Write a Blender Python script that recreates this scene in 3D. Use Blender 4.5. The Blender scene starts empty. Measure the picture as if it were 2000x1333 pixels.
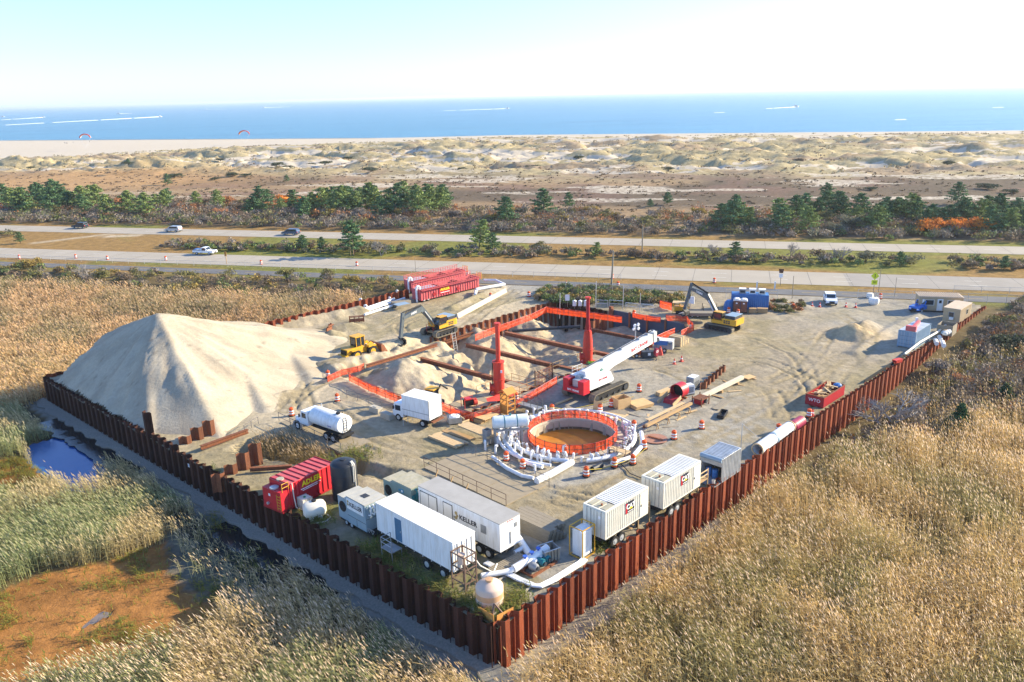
import bpy, bmesh, math, random
import numpy as np
from mathutils import Vector, Matrix
random.seed(7); RNG = np.random.default_rng(11)
R = math.radians; PI = math.pi; sin, cos = math.sin, math.cos
SC = bpy.context.scene; COL = SC.collection
# ---------------------------------------------------------------- camera
FPX, CAMH = 1590.0, 37.0
ROLL = math.atan(50/2000); PITCH = math.atan((666.5-185)*cos(ROLL)/FPX)
cam_d = bpy.data.cameras.new('camera'); cam = bpy.data.objects.new('camera', cam_d); COL.objects.link(cam)
cam_d.sensor_width = 36.0; cam_d.lens = FPX/2000*36.0; cam_d.clip_start = 1; cam_d.clip_end = 200000
cam.rotation_mode = 'QUATERNION'
cam.rotation_quaternion = (Matrix.Rotation(PI/2-PITCH, 4, 'X') @ Matrix.Rotation(-ROLL, 4, 'Z')).to_quaternion()
cam.location = (0, 0, CAMH); SC.camera = cam
# ---------------------------------------------------------------- sky, sun, exposure
SUN_EL, SUN_AZ = R(23), R(17)      # SUN_AZ from +X towards +Y
w = bpy.data.worlds.new('World'); SC.world = w; w.use_nodes = True
nt = w.node_tree; bg = nt.nodes['Background']; sky = nt.nodes.new('ShaderNodeTexSky')
sky.sky_type = 'NISHITA'; sky.sun_disc = False; sky.sun_elevation = SUN_EL; sky.sun_rotation = PI/2-SUN_AZ
sky.air_density = 1.0; sky.dust_density = 0.35; sky.ozone_density = 4.0; sky.altitude = 30
tint = nt.nodes.new('ShaderNodeVectorMath'); tint.operation = 'MULTIPLY'; tint.inputs[1].default_value = (.78, .97, 1.25)   # the photograph's cool white balance
hs = nt.nodes.new('ShaderNodeHueSaturation'); hs.inputs['Saturation'].default_value = .82; nt.links.new(sky.outputs[0], hs.inputs['Color']); nt.links.new(hs.outputs[0], tint.inputs[0]); nt.links.new(tint.outputs[0], bg.inputs[0]); bg.inputs[1].default_value = 0.115
sl = bpy.data.lights.new('sun', 'SUN'); sl.energy = 4.9; sl.angle = R(0.55); sl.color = (1, .85, .58)
sun = bpy.data.objects.new('sun', sl); COL.objects.link(sun)
sd = Vector((cos(SUN_EL)*cos(SUN_AZ), cos(SUN_EL)*sin(SUN_AZ), sin(SUN_EL)))
sun.rotation_euler = sd.to_track_quat('Z', 'Y').to_euler()
SC.view_settings.view_transform = 'Standard'; SC.view_settings.look = 'None'
SC.view_settings.exposure = 1.38; SC.view_settings.gamma = 1.0
# ---------------------------------------------------------------- helpers
_c, _s, _cp, _sp = cos(ROLL), sin(ROLL), cos(PITCH), sin(PITCH)
def G(px, py, z=0.0):
    """point at height z seen at a place in the photograph (2000 x 1333)"""
    u, v = px-1000, 666.5-py
    x, y = u*_c+v*_s, -u*_s+v*_c
    d = (x, FPX*_cp+y*_sp, -FPX*_sp+y*_cp); t = (z-CAMH)/d[2]
    return Vector((d[0]*t, d[1]*t, z))
AA = R(45.5)                                   # long axis of the yard
CO = Vector((-1.7, 50.3, 0)); EA = Vector((cos(AA), sin(AA), 0)); EB = Vector((-sin(AA), cos(AA), 0))
def AB(a, b, z=0.0): return CO+EA*a+EB*b+Vector((0, 0, z))
def toab(p): d = Vector((p[0], p[1], 0))-CO; return d.dot(EA), d.dot(EB)
TH = R(-15.5)                                  # road / coast axis
def UV(u, v, z=0.0): return Vector((u*cos(TH)-v*sin(TH), u*sin(TH)+v*cos(TH), z))
def touv(x, y): return x*cos(TH)+y*sin(TH), -x*sin(TH)+y*cos(TH)
def _h(ix, iy, s):
    n = (ix*374761393+iy*668265263+s*1442695041) & 0xffffffff
    n = ((n ^ (n >> 13))*1274126177) & 0xffffffff
    return ((n ^ (n >> 16)) & 0xffff)/65535.0
def vnoise(x, y, s=0):
    x = np.asarray(x, float); y = np.asarray(y, float)
    ix = np.floor(x).astype(np.int64); iy = np.floor(y).astype(np.int64); fx = x-ix; fy = y-iy
    fx = fx*fx*(3-2*fx); fy = fy*fy*(3-2*fy)
    a = _h(ix, iy, s); b = _h(ix+1, iy, s); c = _h(ix, iy+1, s); d = _h(ix+1, iy+1, s)
    return (a*(1-fx)+b*fx)*(1-fy)+(c*(1-fx)+d*fx)*fy
def fbm(x, y, o=4, s=0):
    t = 0; a = .5
    for i in range(o): t = t+a*vnoise(x*2**i, y*2**i, s+i*17); a *= .5
    return t/(1-.5**o)
def sstep(a, b, x):
    t = np.clip((np.asarray(x, float)-a)/(b-a), 0, 1); return t*t*(3-2*t)
def segd(x, y, p, q):
    px, py = q[0]-p[0], q[1]-p[1]; L = px*px+py*py+1e-9
    t = np.clip(((x-p[0])*px+(y-p[1])*py)/L, 0, 1)
    return np.hypot(x-p[0]-t*px, y-p[1]-t*py), t
def inpoly(x, y, poly):
    x = np.asarray(x); y = np.asarray(y); r = np.zeros(x.shape, bool); n = len(poly)
    for i in range(n):
        x1, y1 = poly[i][0], poly[i][1]; x2, y2 = poly[(i+1) % n][0], poly[(i+1) % n][1]
        if y1 == y2: continue
        k = ((y1 > y) != (y2 > y)) & (x < (x2-x1)*(y-y1)/(y2-y1)+x1); r ^= k
    return r
# ---------------------------------------------------------------- materials
MATS = {}
def _mk(name):
    m = bpy.data.materials.new(name); m.use_nodes = True; MATS[name] = m
    return m, m.node_tree, m.node_tree.nodes['Principled BSDF']
def nd(t, k, **kw):
    n = t.nodes.new(k)
    for a, b in kw.items():
        if a in n.inputs.keys(): n.inputs[a].default_value = b
        else: setattr(n, a, b)
    return n
def mixc(t, f, a, b, mode='MIX'):
    n = t.nodes.new('ShaderNodeMix'); n.data_type = 'RGBA'; n.blend_type = mode
    for i, q in ((0, f), (6, a), (7, b)):
        if hasattr(q, 'links') or isinstance(q, bpy.types.NodeSocket): t.links.new(q, n.inputs[i])
        else: n.inputs[i].default_value = (*q, 1) if isinstance(q, tuple) and len(q) == 3 else q
    return n.outputs[2]
def ramp(t, src, a, b):
    n = t.nodes.new('ShaderNodeMapRange'); n.inputs[1].default_value = a; n.inputs[2].default_value = b
    t.links.new(src, n.inputs[0]); return n.outputs[0]
def noise(t, vec, sc, det=4, rough=.55):
    n = nd(t, 'ShaderNodeTexNoise', Scale=sc, Detail=det, Roughness=rough); t.links.new(vec, n.inputs['Vector']); return n.outputs[0]
def bump(t, p, src, st, dist=.05):
    b = nd(t, 'ShaderNodeBump', Strength=st, Distance=dist); t.links.new(src, b.inputs['Height']); t.links.new(b.outputs[0], p.inputs['Normal'])
def mat(name, col, rough=.6, metal=0., col2=None, var=.12, sc=1.2, lo=.35, hi=.75, bmp=0, bsc=12, spec=.35, stretch=None, world=False):
    m, t, p = _mk(name); tc = t.nodes.new('ShaderNodeTexCoord'); v = tc.outputs['Object']
    if world: v = t.nodes.new('ShaderNodeNewGeometry').outputs['Position']
    if stretch:
        mp = t.nodes.new('ShaderNodeMapping'); mp.inputs['Scale'].default_value = stretch; t.links.new(v, mp.inputs[0]); v = mp.outputs[0]
    if col2 is None: a = tuple(c*(1-var) for c in col); b = tuple(min(1, c*(1+var)) for c in col)
    else: a, b = col, col2
    f = ramp(t, noise(t, v, sc, 6, .6), lo, hi)
    t.links.new(mixc(t, f, a, b), p.inputs['Base Color'])
    p.inputs['Roughness'].default_value = rough; p.inputs['Metallic'].default_value = metal; p.inputs['Specular IOR Level'].default_value = spec
    if bmp: bump(t, p, noise(t, v, bsc, 4), bmp)
    return m
def attrmat(name, rough=.8, spec=.2, var=.15, sc=2., trans=0., bmp=0, bsc=3., attr='Col'):
    m, t, p = _mk(name); a = nd(t, 'ShaderNodeAttribute', attribute_name=attr)
    g = t.nodes.new('ShaderNodeNewGeometry'); f = noise(t, g.outputs['Position'], sc, 5, .65)
    n = t.nodes.new('ShaderNodeMapRange'); n.inputs[1].default_value = .3; n.inputs[2].default_value = .7; n.inputs[3].default_value = 1-var; n.inputs[4].default_value = 1+var
    t.links.new(f, n.inputs[0])
    vm = nd(t, 'ShaderNodeVectorMath', operation='SCALE'); t.links.new(a.outputs['Color'], vm.inputs[0]); t.links.new(n.outputs[0], vm.inputs['Scale'])
    t.links.new(vm.outputs[0], p.inputs['Base Color']); p.inputs['Roughness'].default_value = rough; p.inputs['Specular IOR Level'].default_value = spec
    if bmp: bump(t, p, noise(t, g.outputs['Position'], bsc, 6, .7), bmp, .2)
    if trans:
        tr = t.nodes.new('ShaderNodeBsdfTranslucent'); t.links.new(vm.outputs[0], tr.inputs[0]); mx = nd(t, 'ShaderNodeMixShader'); mx.inputs[0].default_value = trans
        t.links.new(p.outputs[0], mx.inputs[1]); t.links.new(tr.outputs[0], mx.inputs[2]); t.links.new(mx.outputs[0], t.nodes['Material Output'].inputs[0])
    return m
# ---------------------------------------------------------------- mesh primitives: each returns (verts, faces)
def B(x0, x1, y0, y1, z0, z1):
    v = [(x0, y0, z0), (x1, y0, z0), (x1, y1, z0), (x0, y1, z0), (x0, y0, z1), (x1, y0, z1), (x1, y1, z1), (x0, y1, z1)]
    return v, [(3, 2, 1, 0), (4, 5, 6, 7), (0, 1, 5, 4), (1, 2, 6, 5), (2, 3, 7, 6), (3, 0, 4, 7)]
def BC(x, y, z, sx, sy, sz): return B(x-sx/2, x+sx/2, y-sy/2, y+sy/2, z, z+sz)
def C(p, q, r, r2=None, n=12):
    p = Vector(p); q = Vector(q); r2 = r if r2 is None else r2; d = (q-p).normalized()
    a = d.orthogonal().normalized(); b = d.cross(a); v = []
    for c, rr in ((p, r), (q, r2)):
        for i in range(n):
            t = 2*PI*i/n+PI/n; v.append(tuple(c+a*(rr*cos(t))+b*(rr*sin(t))))
    f = [(i, (i+1) % n, n+(i+1) % n, n+i) for i in range(n)]
    return v, f+[tuple(range(n-1, -1, -1)), tuple(range(n, 2*n))]
def TU(pts, r, n=6):
    pts = [Vector(p) for p in pts]; v = []; f = []; a = None
    for i, p in enumerate(pts):
        d = ((pts[min(i+1, len(pts)-1)]-p).normalized()+(p-pts[max(i-1, 0)]).normalized()).normalized() if 0 < i < len(pts)-1 else (pts[1]-pts[0] if i == 0 else pts[-1]-pts[-2]).normalized()
        a = d.orthogonal().normalized() if a is None else (a-d*a.dot(d)).normalized()
        b = d.cross(a); rr = r[i] if isinstance(r, (list, tuple)) else r
        for k in range(n):
            t = 2*PI*k/n+PI/n; v.append(tuple(p+a*(rr*cos(t))+b*(rr*sin(t))))
    m = len(pts)
    for i in range(m-1):
        for k in range(n): f.append((i*n+k, i*n+(k+1) % n, (i+1)*n+(k+1) % n, (i+1)*n+k))
    return v, f+[tuple(range(n-1, -1, -1)), tuple(range((m-1)*n, m*n))]
def XZ(poly, y0, y1):
    n = len(poly); v = [(x, y0, z) for x, z in poly]+[(x, y1, z) for x, z in poly]
    return v, [tuple(range(n)), tuple(range(2*n-1, n-1, -1))]+[(i, n+i, n+(i+1) % n, (i+1) % n) for i in range(n)]
def YZ(poly, x0, x1):
    v, f = XZ(poly, x0, x1); return [(b, a, c) for a, b, c in v], [tuple(reversed(q)) for q in f]
def XY(poly, z0, z1):
    n = len(poly); v = [(x, y, z0) for x, y in poly]+[(x, y, z1) for x, y in poly]
    return v, [tuple(range(n-1, -1, -1)), tuple(range(n, 2*n))]+[(i, (i+1) % n, n+(i+1) % n, n+i) for i in range(n)]
def LA(prof, n=20, cx=0, cy=0):
    v = []; f = []
    for r, z in prof:
        for i in range(n): v.append((cx+r*cos(2*PI*i/n), cy+r*sin(2*PI*i/n), z))
    for j in range(len(prof)-1):
        for i in range(n): f.append((j*n+i, j*n+(i+1) % n, (j+1)*n+(i+1) % n, (j+1)*n+i))
    return v, f
def TR(pr, M): return [tuple(M @ Vector(p)) for p in pr[0]], pr[1]
def MV(pr, x=0, y=0, z=0): return [(p[0]+x, p[1]+y, p[2]+z) for p in pr[0]], pr[1]
def RZ(pr, a, c=(0, 0, 0)):
    c = Vector(c); return TR(pr, Matrix.Translation(c) @ Matrix.Rotation(a, 4, 'Z') @ Matrix.Translation(-c))
def RY(pr, a, c=(0, 0, 0)):
    c = Vector(c); return TR(pr, Matrix.Translation(c) @ Matrix.Rotation(a, 4, 'Y') @ Matrix.Translation(-c))
def BEAM(p, q, w, h):
    """rectangular bar from p to q, w wide, h deep"""
    p = Vector(p); q = Vector(q); d = q-p; L = d.length; d.normalize()
    s = d.cross(Vector((0, 0, 1)));  s = Vector((1, 0, 0)) if s.length < 1e-4 else s.normalized(); u = s.cross(d)
    v = []
    for t in (p, q):
        for i, j in ((-1, -1), (1, -1), (1, 1), (-1, 1)): v.append(tuple(t+s*(i*w/2)+u*(j*h/2)))
    return v, [(3, 2, 1, 0), (4, 5, 6, 7), (0, 1, 5, 4), (1, 2, 6, 5), (2, 3, 7, 6), (3, 0, 4, 7)]
def HB(p, q, w, h, t=.03):
    """wide-flange beam from p to q"""
    p = Vector(p); q = Vector(q); d = (q-p).normalized(); s = d.cross(Vector((0, 0, 1))).normalized(); u = s.cross(d); o = u*(h/2-t/2)
    return [BEAM(p+o, q+o, w, t), BEAM(p-o, q-o, w, t), BEAM(p, q, t, h-2*t)]
def mesh(name, prims, smooth=False):
    V = []; F = []
    for pr in prims:
        for v, f in (pr if isinstance(pr, list) else [pr]):
            o = len(V); V.extend(v); F.extend(tuple(i+o for i in q) for q in f)
    m = bpy.data.meshes.new(name); m.from_pydata(V, [], F)
    if smooth:
        m.polygons.foreach_set('use_smooth', [True]*len(m.polygons)); m.set_sharp_from_angle(angle=R(40))
    m.update(); return m
def fixn(m):
    bm = bmesh.new(); bm.from_mesh(m); bmesh.ops.recalc_face_normals(bm, faces=bm.faces); bm.to_mesh(m); bm.free()
def obj(name, me, mt=None, parent=None):
    o = bpy.data.objects.new(name, me); COL.objects.link(o)
    if mt is not None and not me.materials: me.materials.append(MATS[mt] if isinstance(mt, str) else mt)
    if parent is not None: o.parent = parent
    return o
def T(name, label, cat, loc=(0, 0, 0), rz=0., group=None):
    o = bpy.data.objects.new(name, None); COL.objects.link(o); o.location = loc; o.rotation_euler = (0, 0, rz); o.empty_display_size = .2
    o['label'] = label; o['category'] = cat; o['kind'] = 'thing'
    if group: o['group'] = group
    return o
def tag(o, label, cat, group=None):
    o['label'] = label; o['category'] = cat; o['kind'] = 'thing'
    if group: o['group'] = group
    return o
def pt(parent, name, mt, *prims, smooth=False):
    m = mesh(name, prims, smooth); fixn(m); return obj(name, m, mt, parent)
def one(name, label, cat, mt, loc, rz, *prims, group=None, smooth=False):
    o = pt(None, name, mt, *prims, smooth=smooth); o.location = loc; o.rotation_euler = (0, 0, rz); return tag(o, label, cat, group)
def struct(o): o['kind'] = 'structure'; return o
def cptree(o, loc, rz, label=None, parent=None):
    c = o.copy(); COL.objects.link(c)
    if parent is None:
        c.location = loc; c.rotation_euler = (0, 0, rz)
        if label: c['label'] = label
    else: c.parent = parent
    for ch in list(o.children): cptree(ch, None, None, None, c)
    return c
def text(parent, name, s, size, mt, M, bold=.0, sx=1.0, ext=.006):
    """flat lettering; M places the text plane (x right, y up)"""
    cu = bpy.data.curves.new('text', 'FONT'); cu.body = s; cu.size = size; cu.extrude = ext; cu.offset = bold; cu.align_x = 'CENTER'; cu.align_y = 'CENTER'; cu.resolution_u = 2
    to = bpy.data.objects.new('t', cu); COL.objects.link(to)
    me = bpy.data.meshes.new_from_object(to.evaluated_get(bpy.context.evaluated_depsgraph_get())); bpy.data.objects.remove(to)
    me.transform(M @ Matrix.Scale(sx, 4, (1, 0, 0))); me.materials.clear(); return obj(name, me, mt, parent)
def face(o, right, up):
    r = Vector(right).normalized(); u = Vector(up).normalized(); n = r.cross(u); M = Matrix((r, u, n)).transposed().to_4x4(); M.translation = Vector(o); return M
def npmesh(name, V, F, col=None, mt=None, smooth=False, extra=None, parent=None):
    V = np.asarray(V, np.float32); F = np.asarray(F, np.int32); k = F.shape[1]
    m = bpy.data.meshes.new(name); m.vertices.add(len(V)); m.vertices.foreach_set('co', V.ravel())
    m.loops.add(F.size); m.loops.foreach_set('vertex_index', F.ravel()); m.polygons.add(len(F)); m.polygons.foreach_set('loop_start', np.arange(0, F.size, k, dtype=np.int32))
    for an, cc in ([('Col', col)] if col is not None else [])+(list(extra.items()) if extra else []):
        a = m.attributes.new(an, 'FLOAT_COLOR', 'POINT'); c4 = np.ones((len(V), 4), np.float32); c4[:, :3] = cc; a.data.foreach_set('color', c4.ravel())
    m.update(calc_edges=True); m.validate()
    if smooth: m.polygons.foreach_set('use_smooth', np.ones(len(F), bool))
    return obj(name, m, mt, parent)
# ================================================================ ground, sea, roads
def fan():
    v = [15.0]
    while v[-1] < 905: v.append(v[-1]+max(.95, v[-1]*.0058))
    v = np.array(v); s = np.linspace(0, 1, 440)
    V, S = np.meshgrid(v, s, indexing='ij'); return (-1.32+1.84*S)*(V+60), V
SITE = [AB(-.2, -.2), AB(121, -.2), AB(121, 87), AB(-3.8, 88.5)]
def vshore(u): return 776-.083*u
def vbeach(u): return np.interp(u, [-900, -620, -540, -400, -205, 300], [430, 470, 510, 640, 742, 722])
def ground_z(u, v):
    z = -3.6+3.6*sstep(104, 152, v)
    n = fbm(u/9, v/9, 4, 3)-.5; z = z+n*.25*(v < 150)
    inner = sstep(232, 300, v)
    z = z+inner*(fbm(u/26, v/26, 3, 9)-.5)*1.2
    vb = vbeach(u); m = sstep(355, 430, v)*(1-sstep(-130, -20, v-vb))
    w1 = fbm(u/48+.6*fbm(u/60, v/60, 2, 5), v/22, 4, 21); rn = 1-np.abs(2*fbm(u/62+.5*fbm(u/40, v/40, 2, 5), v/34, 3, 23)-1); r1 = np.maximum(w1-.45, 0)*9+np.maximum(rn-.72, 0)**1.0*13*(.4+1.2*w1)
    w2 = fbm(u/15, v/8, 4, 44); r2 = np.maximum(1-np.abs(2*w2-1)-.70, 0)*7.5
    rid = np.exp(-((v-vb+40)/18)**2)*.9*(.4+1.2*fbm(u/45, v/80, 3, 77))
    z = z+m*(r1*.8+r2-.7+.5*(fbm(u/4, v/3, 3, 46)-.5))+rid*sstep(300, 420, v)*.8
    be = sstep(-14, 10, v-vb); z = z*(1-be)+be*(.6-3.6*sstep(.35, 1.0, (v-vb)/np.maximum(vshore(u)-vb, 20)))
    x_ = u*cos(TH)-v*sin(TH); y_ = u*sin(TH)+v*cos(TH); da = (x_-CO.x)*EA.x+(y_-CO.y)*EA.y; db = (x_-CO.x)*EB.x+(y_-CO.y)*EB.y; da = da+.041*db
    z = z+0*da
    z = np.where(v > vshore(u), -3.0-.05*(v-vshore(u)), z)
    return z
PXPOLY = lambda pts, z: [G(x, y, z) for x, y in pts]
MUD = PXPOLY([(-60, 1190), (80, 1120), (220, 1098), (330, 1060), (360, 1090), (350, 1120), (450, 1170), (430, 1240), (270, 1285), (190, 1310), (-60, 1375)], -3.6)
MUD2 = PXPOLY([(-60, 905), (40, 895), (95, 930), (110, 945), (60, 962), (-60, 975)], -3.6)
POOL = PXPOLY([(45, 884), (62, 866), (96, 858), (112, 852), (140, 868), (170, 888), (203, 908), (210, 925), (188, 932), (196, 955), (150, 960), (118, 948), (100, 935), (70, 915)], -3.6)
POOL2 = PXPOLY([(157, 1228), (180, 1200), (232, 1182), (222, 1196), (190, 1212)], -3.6)
DITCH = PXPOLY([(330, 1010), (420, 1000), (570, 1095), (545, 1150), (490, 1190), (390, 1180), (330, 1120), (320, 1060)], -3.6)
U, V_ = fan(); X = U*cos(TH)-V_*sin(TH); Y = U*sin(TH)+V_*cos(TH); Zg = ground_z(U, V_)
for pl, dp in ((POOL, .5), (POOL2, .3)):
    Zg = Zg-dp*inpoly(X, Y, pl)
def grid_faces(n, m):
    i = np.arange(n*m).reshape(n, m); return np.stack([i[:-1, :-1], i[:-1, 1:], i[1:, 1:], i[1:, :-1]], -1).reshape(-1, 4)
# base colours of the ground cover
def cmix(a, b, f): f = np.asarray(f)[..., None]; return a*(1-f)+b*f
n1 = fbm(U/30, V_/22, 4, 60); n2 = fbm(U/7, V_/6, 4, 61); n3 = fbm(U/80, V_/50, 3, 62)
K = lambda *c: np.array(c)
base = np.broadcast_to(K(.14, .105, .05), (*U.shape, 3)).copy()                       # reed litter
base = cmix(base, K(.28, .13, .04)*(.45+1.1*n2[..., None]), inpoly(X, Y, MUD)|inpoly(X, Y, MUD2))
wdA = (X-CO.x)*EA.x+(Y-CO.y)*EA.y+.041*((X-CO.x)*EB.x+(Y-CO.y)*EB.y); wdB = (X-CO.x)*EB.x+(Y-CO.y)*EB.y; base = cmix(base, K(.24, .235, .21), ((wdA > -2.5+.6*n2) & (wdA < 1) & (wdB > -3) & (wdB < 90))*.85); base = cmix(base, K(.30, .26, .20), ((wdB > -2.6+n2) & (wdB < 1) & (wdA > -3) & (wdA < 30))*.85)
base = cmix(base, K(.10, .115, .10), inpoly(X, Y, DITCH)*.8); base = cmix(base, K(.02, .022, .022), ((wdA > -5.2) & (wdA < -2.7) & (wdB > 14) & (wdB < 88))*.85)  # wet ditch mud; near-black band puts the shadow below the ledge into colour
verge = cmix(np.broadcast_to(K(.25, .155, .055), base.shape), K(.15, .165, .035), sstep(.45, .62, n1+.10*sstep(-60, 0, U)-.04)*.85)
base = cmix(base, verge, sstep(150, 156, V_))
heath = cmix(np.broadcast_to(K(.115, .085, .055), base.shape), K(.26, .18, .10), sstep(.46, .64, n3+.04*(U < -130)))
heath = cmix(heath, K(.17, .105, .075), sstep(.55, .7, n1)*.7)
base = cmix(base, heath, sstep(216, 224, V_))
dune = cmix(np.broadcast_to(K(.36, .295, .165), base.shape), K(.28, .205, .135), sstep(.52, .66, n1)*.8)
base = cmix(base, dune, sstep(350, 395, V_+40*(n3-.5)))
reedy = np.exp(-((U+320)/80)**2-((V_-355)/45)**2); base = cmix(base, K(.36, .22, .10), np.clip(reedy*1.6, 0, 1))
vb = vbeach(U); Zr = Zg-ground_z(U+3, V_+1)
sandf = .06+.36*sstep(240, 300, V_)*sstep(.47, .62, fbm(U/38, V_/9, 4, 90))*1.25
sandf = sandf+sstep(380, 430, V_)*np.where(fbm(U/60, V_/24, 4, 91) > .53, .85, .14)*sstep(.40, .6, fbm(U/60, V_/24, 4, 91)+.07)
sandf = sandf*(1-.85*sstep(1.2, 3.2, Zg+fbm(U/9, V_/9, 3, 95)-.5)*(V_ > 380))
sandf = np.clip(sandf+sstep(-14, -2, V_-vb), 0, 1)*sstep(222, 240, V_); sandf = np.where(V_ > vb-3, 1.2, sandf)*1.0
sandf = sandf*(1-np.clip(reedy*1.5, 0, 1))
base = cmix(base, K(.46, .395, .30), sstep(-8, 0, V_-vb)); base = cmix(base, K(.27, .235, .19), sstep(-12, -3, V_-vshore(U)))
sandf = np.where(V_ > vshore(U)-9, 0, sandf)
trail = np.minimum(segd(X, Y, G(70, 475), G(260, 452))[0], 99); base = cmix(base, K(.42, .35, .25), np.exp(-(trail/1.6)**2)*.8)
trail = segd(X, Y, G(215, 462), G(265, 460))[0]; base = cmix(base, K(.45, .38, .28), np.exp(-(trail/2.2)**2)*.9)
F = grid_faces(*U.shape); cx = X.ravel()[F].mean(1); cy = Y.ravel()[F].mean(1); cv = V_.ravel()[F].mean(1)
inner = [AB(.8, .8), AB(120, .8), AB(120, 86), AB(-2.2, 86)]
F = F[~(inpoly(cx, cy, inner) & (cv < 155.6))]
m, t, p = _mk('ground_cover')
ga = nd(t, 'ShaderNodeAttribute', attribute_name='Col'); gs = nd(t, 'ShaderNodeAttribute', attribute_name='zone'); pos = t.nodes.new('ShaderNodeNewGeometry').outputs['Position']
mp = t.nodes.new('ShaderNodeMapping'); mp.inputs['Rotation'].default_value = (0, 0, -TH); mp.inputs['Scale'].default_value = (.55, 1.0, 1); t.links.new(pos, mp.inputs[0])
fn = noise(t, mp.outputs[0], .9, 7, .72); sx = nd(t, 'ShaderNodeSeparateColor'); t.links.new(gs.outputs['Color'], sx.inputs[0])
ad = nd(t, 'ShaderNodeMath', operation='ADD'); t.links.new(fn, ad.inputs[0]); t.links.new(sx.outputs[0], ad.inputs[1])
sm = ramp(t, ad.outputs[0], .92, 1.04)
fv = noise(t, pos, .5, 6, .7); vr = t.nodes.new('ShaderNodeMapRange'); vr.inputs[1].default_value = .3; vr.inputs[2].default_value = .7; vr.inputs[3].default_value = .62; vr.inputs[4].default_value = 1.38; t.links.new(fv, vr.inputs[0])
vm = nd(t, 'ShaderNodeVectorMath', operation='SCALE'); t.links.new(ga.outputs['Color'], vm.inputs[0]); t.links.new(vr.outputs[0], vm.inputs['Scale'])
t.links.new(mixc(t, sm, vm.outputs[0], (.48, .42, .33)), p.inputs['Base Color']); p.inputs['Roughness'].default_value = .95; p.inputs['Specular IOR Level'].default_value = .1
bump(t, p, noise(t, pos, 1.6, 7, .75), .55, .35)
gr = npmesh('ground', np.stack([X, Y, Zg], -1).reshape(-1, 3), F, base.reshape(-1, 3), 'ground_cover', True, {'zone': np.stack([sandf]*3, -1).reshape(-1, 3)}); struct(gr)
# ---- sea
m, t, p = _mk('sea_water'); pos = t.nodes.new('ShaderNodeNewGeometry').outputs['Position']
mp = t.nodes.new('ShaderNodeMapping'); mp.inputs['Rotation'].default_value = (0, 0, R(12)); mp.inputs['Scale'].default_value = (.22, 1, 1); t.links.new(pos, mp.inputs[0])
nz = noise(t, mp.outputs[0], .16, 8, .68); n2_ = noise(t, mp.outputs[0], .03, 8, .75)
n3_ = noise(t, mp.outputs[0], .006, 6, .7); mA = mixc(t, ramp(t, n2_, .38, .62), (.022, .125, .21), (.065, .225, .33)); t.links.new(mixc(t, ramp(t, n3_, .3, .75), mA, (.075, .23, .33)), p.inputs['Base Color'])  # shading of the waves put into the colour as light and dark streaks
p.inputs['Roughness'].default_value = .32; p.inputs['IOR'].default_value = 1.33; bump(t, p, nz, 1.0, 2.2)
seav = []; D = 90000
L0 = [UV(u, vshore(u)+2, -3.02) for u in (-90000, -2500, -900, -216, 220, 900, 2500, 90000)]
L0 = [UV(u, float(vshore(max(-2500, min(2500, u))))-6, -3.06) for u in (-90000, -2500, -900, -216, 220, 900, 2500, 90000)]
L1 = [p_+Vector((-sin(TH)*k, cos(TH)*k, 0)) for k in (0,) for p_ in L0]
rows = [0, 300, 1200, 5000, 20000, 90000]; sv = [tuple(p_+Vector((-sin(TH), cos(TH), 0))*k) for k in rows for p_ in L0]
sf = [(j*8+i, j*8+i+1, (j+1)*8+i+1, (j+1)*8+i) for j in range(5) for i in range(7)]
sea = obj('sea', mesh('sea', [(sv, sf)]), 'sea_water'); struct(sea)
# ---- low ground beyond the sheet so that the coast runs on sideways
mat('far_sand', (.42, .36, .24), .95, var=.25, sc=.01, world=True)
for sgn, nm in ((-1, 'coast_land'), (1, 'coast_land')):
    ua, ub = (-60000, -1000) if sgn < 0 else (450, 60000)
    struct(pt(None, nm, 'far_sand', ([tuple(UV(ua, 0, -3.8)), tuple(UV(ub, 0, -3.8)), tuple(UV(ub, 740, -3.8)), tuple(UV(ua, 840, -3.8))], [(0, 1, 2, 3)])))
# ---- surf line
mat('foam', (.8, .82, .82), .9, var=.05)
# ---- pools in the marsh
m, t, p = _mk('pool_water'); p.inputs['Base Color'].default_value = (.004, .075, .25, 1); p.inputs['Roughness'].default_value = .08
pos = t.nodes.new('ShaderNodeNewGeometry').outputs['Position']; bump(t, p, noise(t, pos, 2.5, 5), .3, .08)
def smoothpoly(pts, it=2):
    for _ in range(it):
        q = []
        for i in range(len(pts)):
            a, b = pts[i], pts[(i+1) % len(pts)]; q += [a*.75+b*.25, a*.25+b*.75]
        pts = q
    return pts
mat('mud_water', (.16, .13, .11), .12, col2=(.22, .18, .15), spec=.5)
for pl, nm in ((POOL, 'marsh_pool'), (POOL2, 'mud_pool')):
    c = sum((Vector(q) for q in pl), Vector())/len(pl); q = smoothpoly([c+(Vector(k)-c)*1.12 for k in pl])
    o = obj(nm, mesh(nm, [([(k.x, k.y, -3.74) for k in q], [tuple(range(len(q)))])]), 'pool_water' if nm == 'marsh_pool' else 'mud_water'); struct(o)
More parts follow.
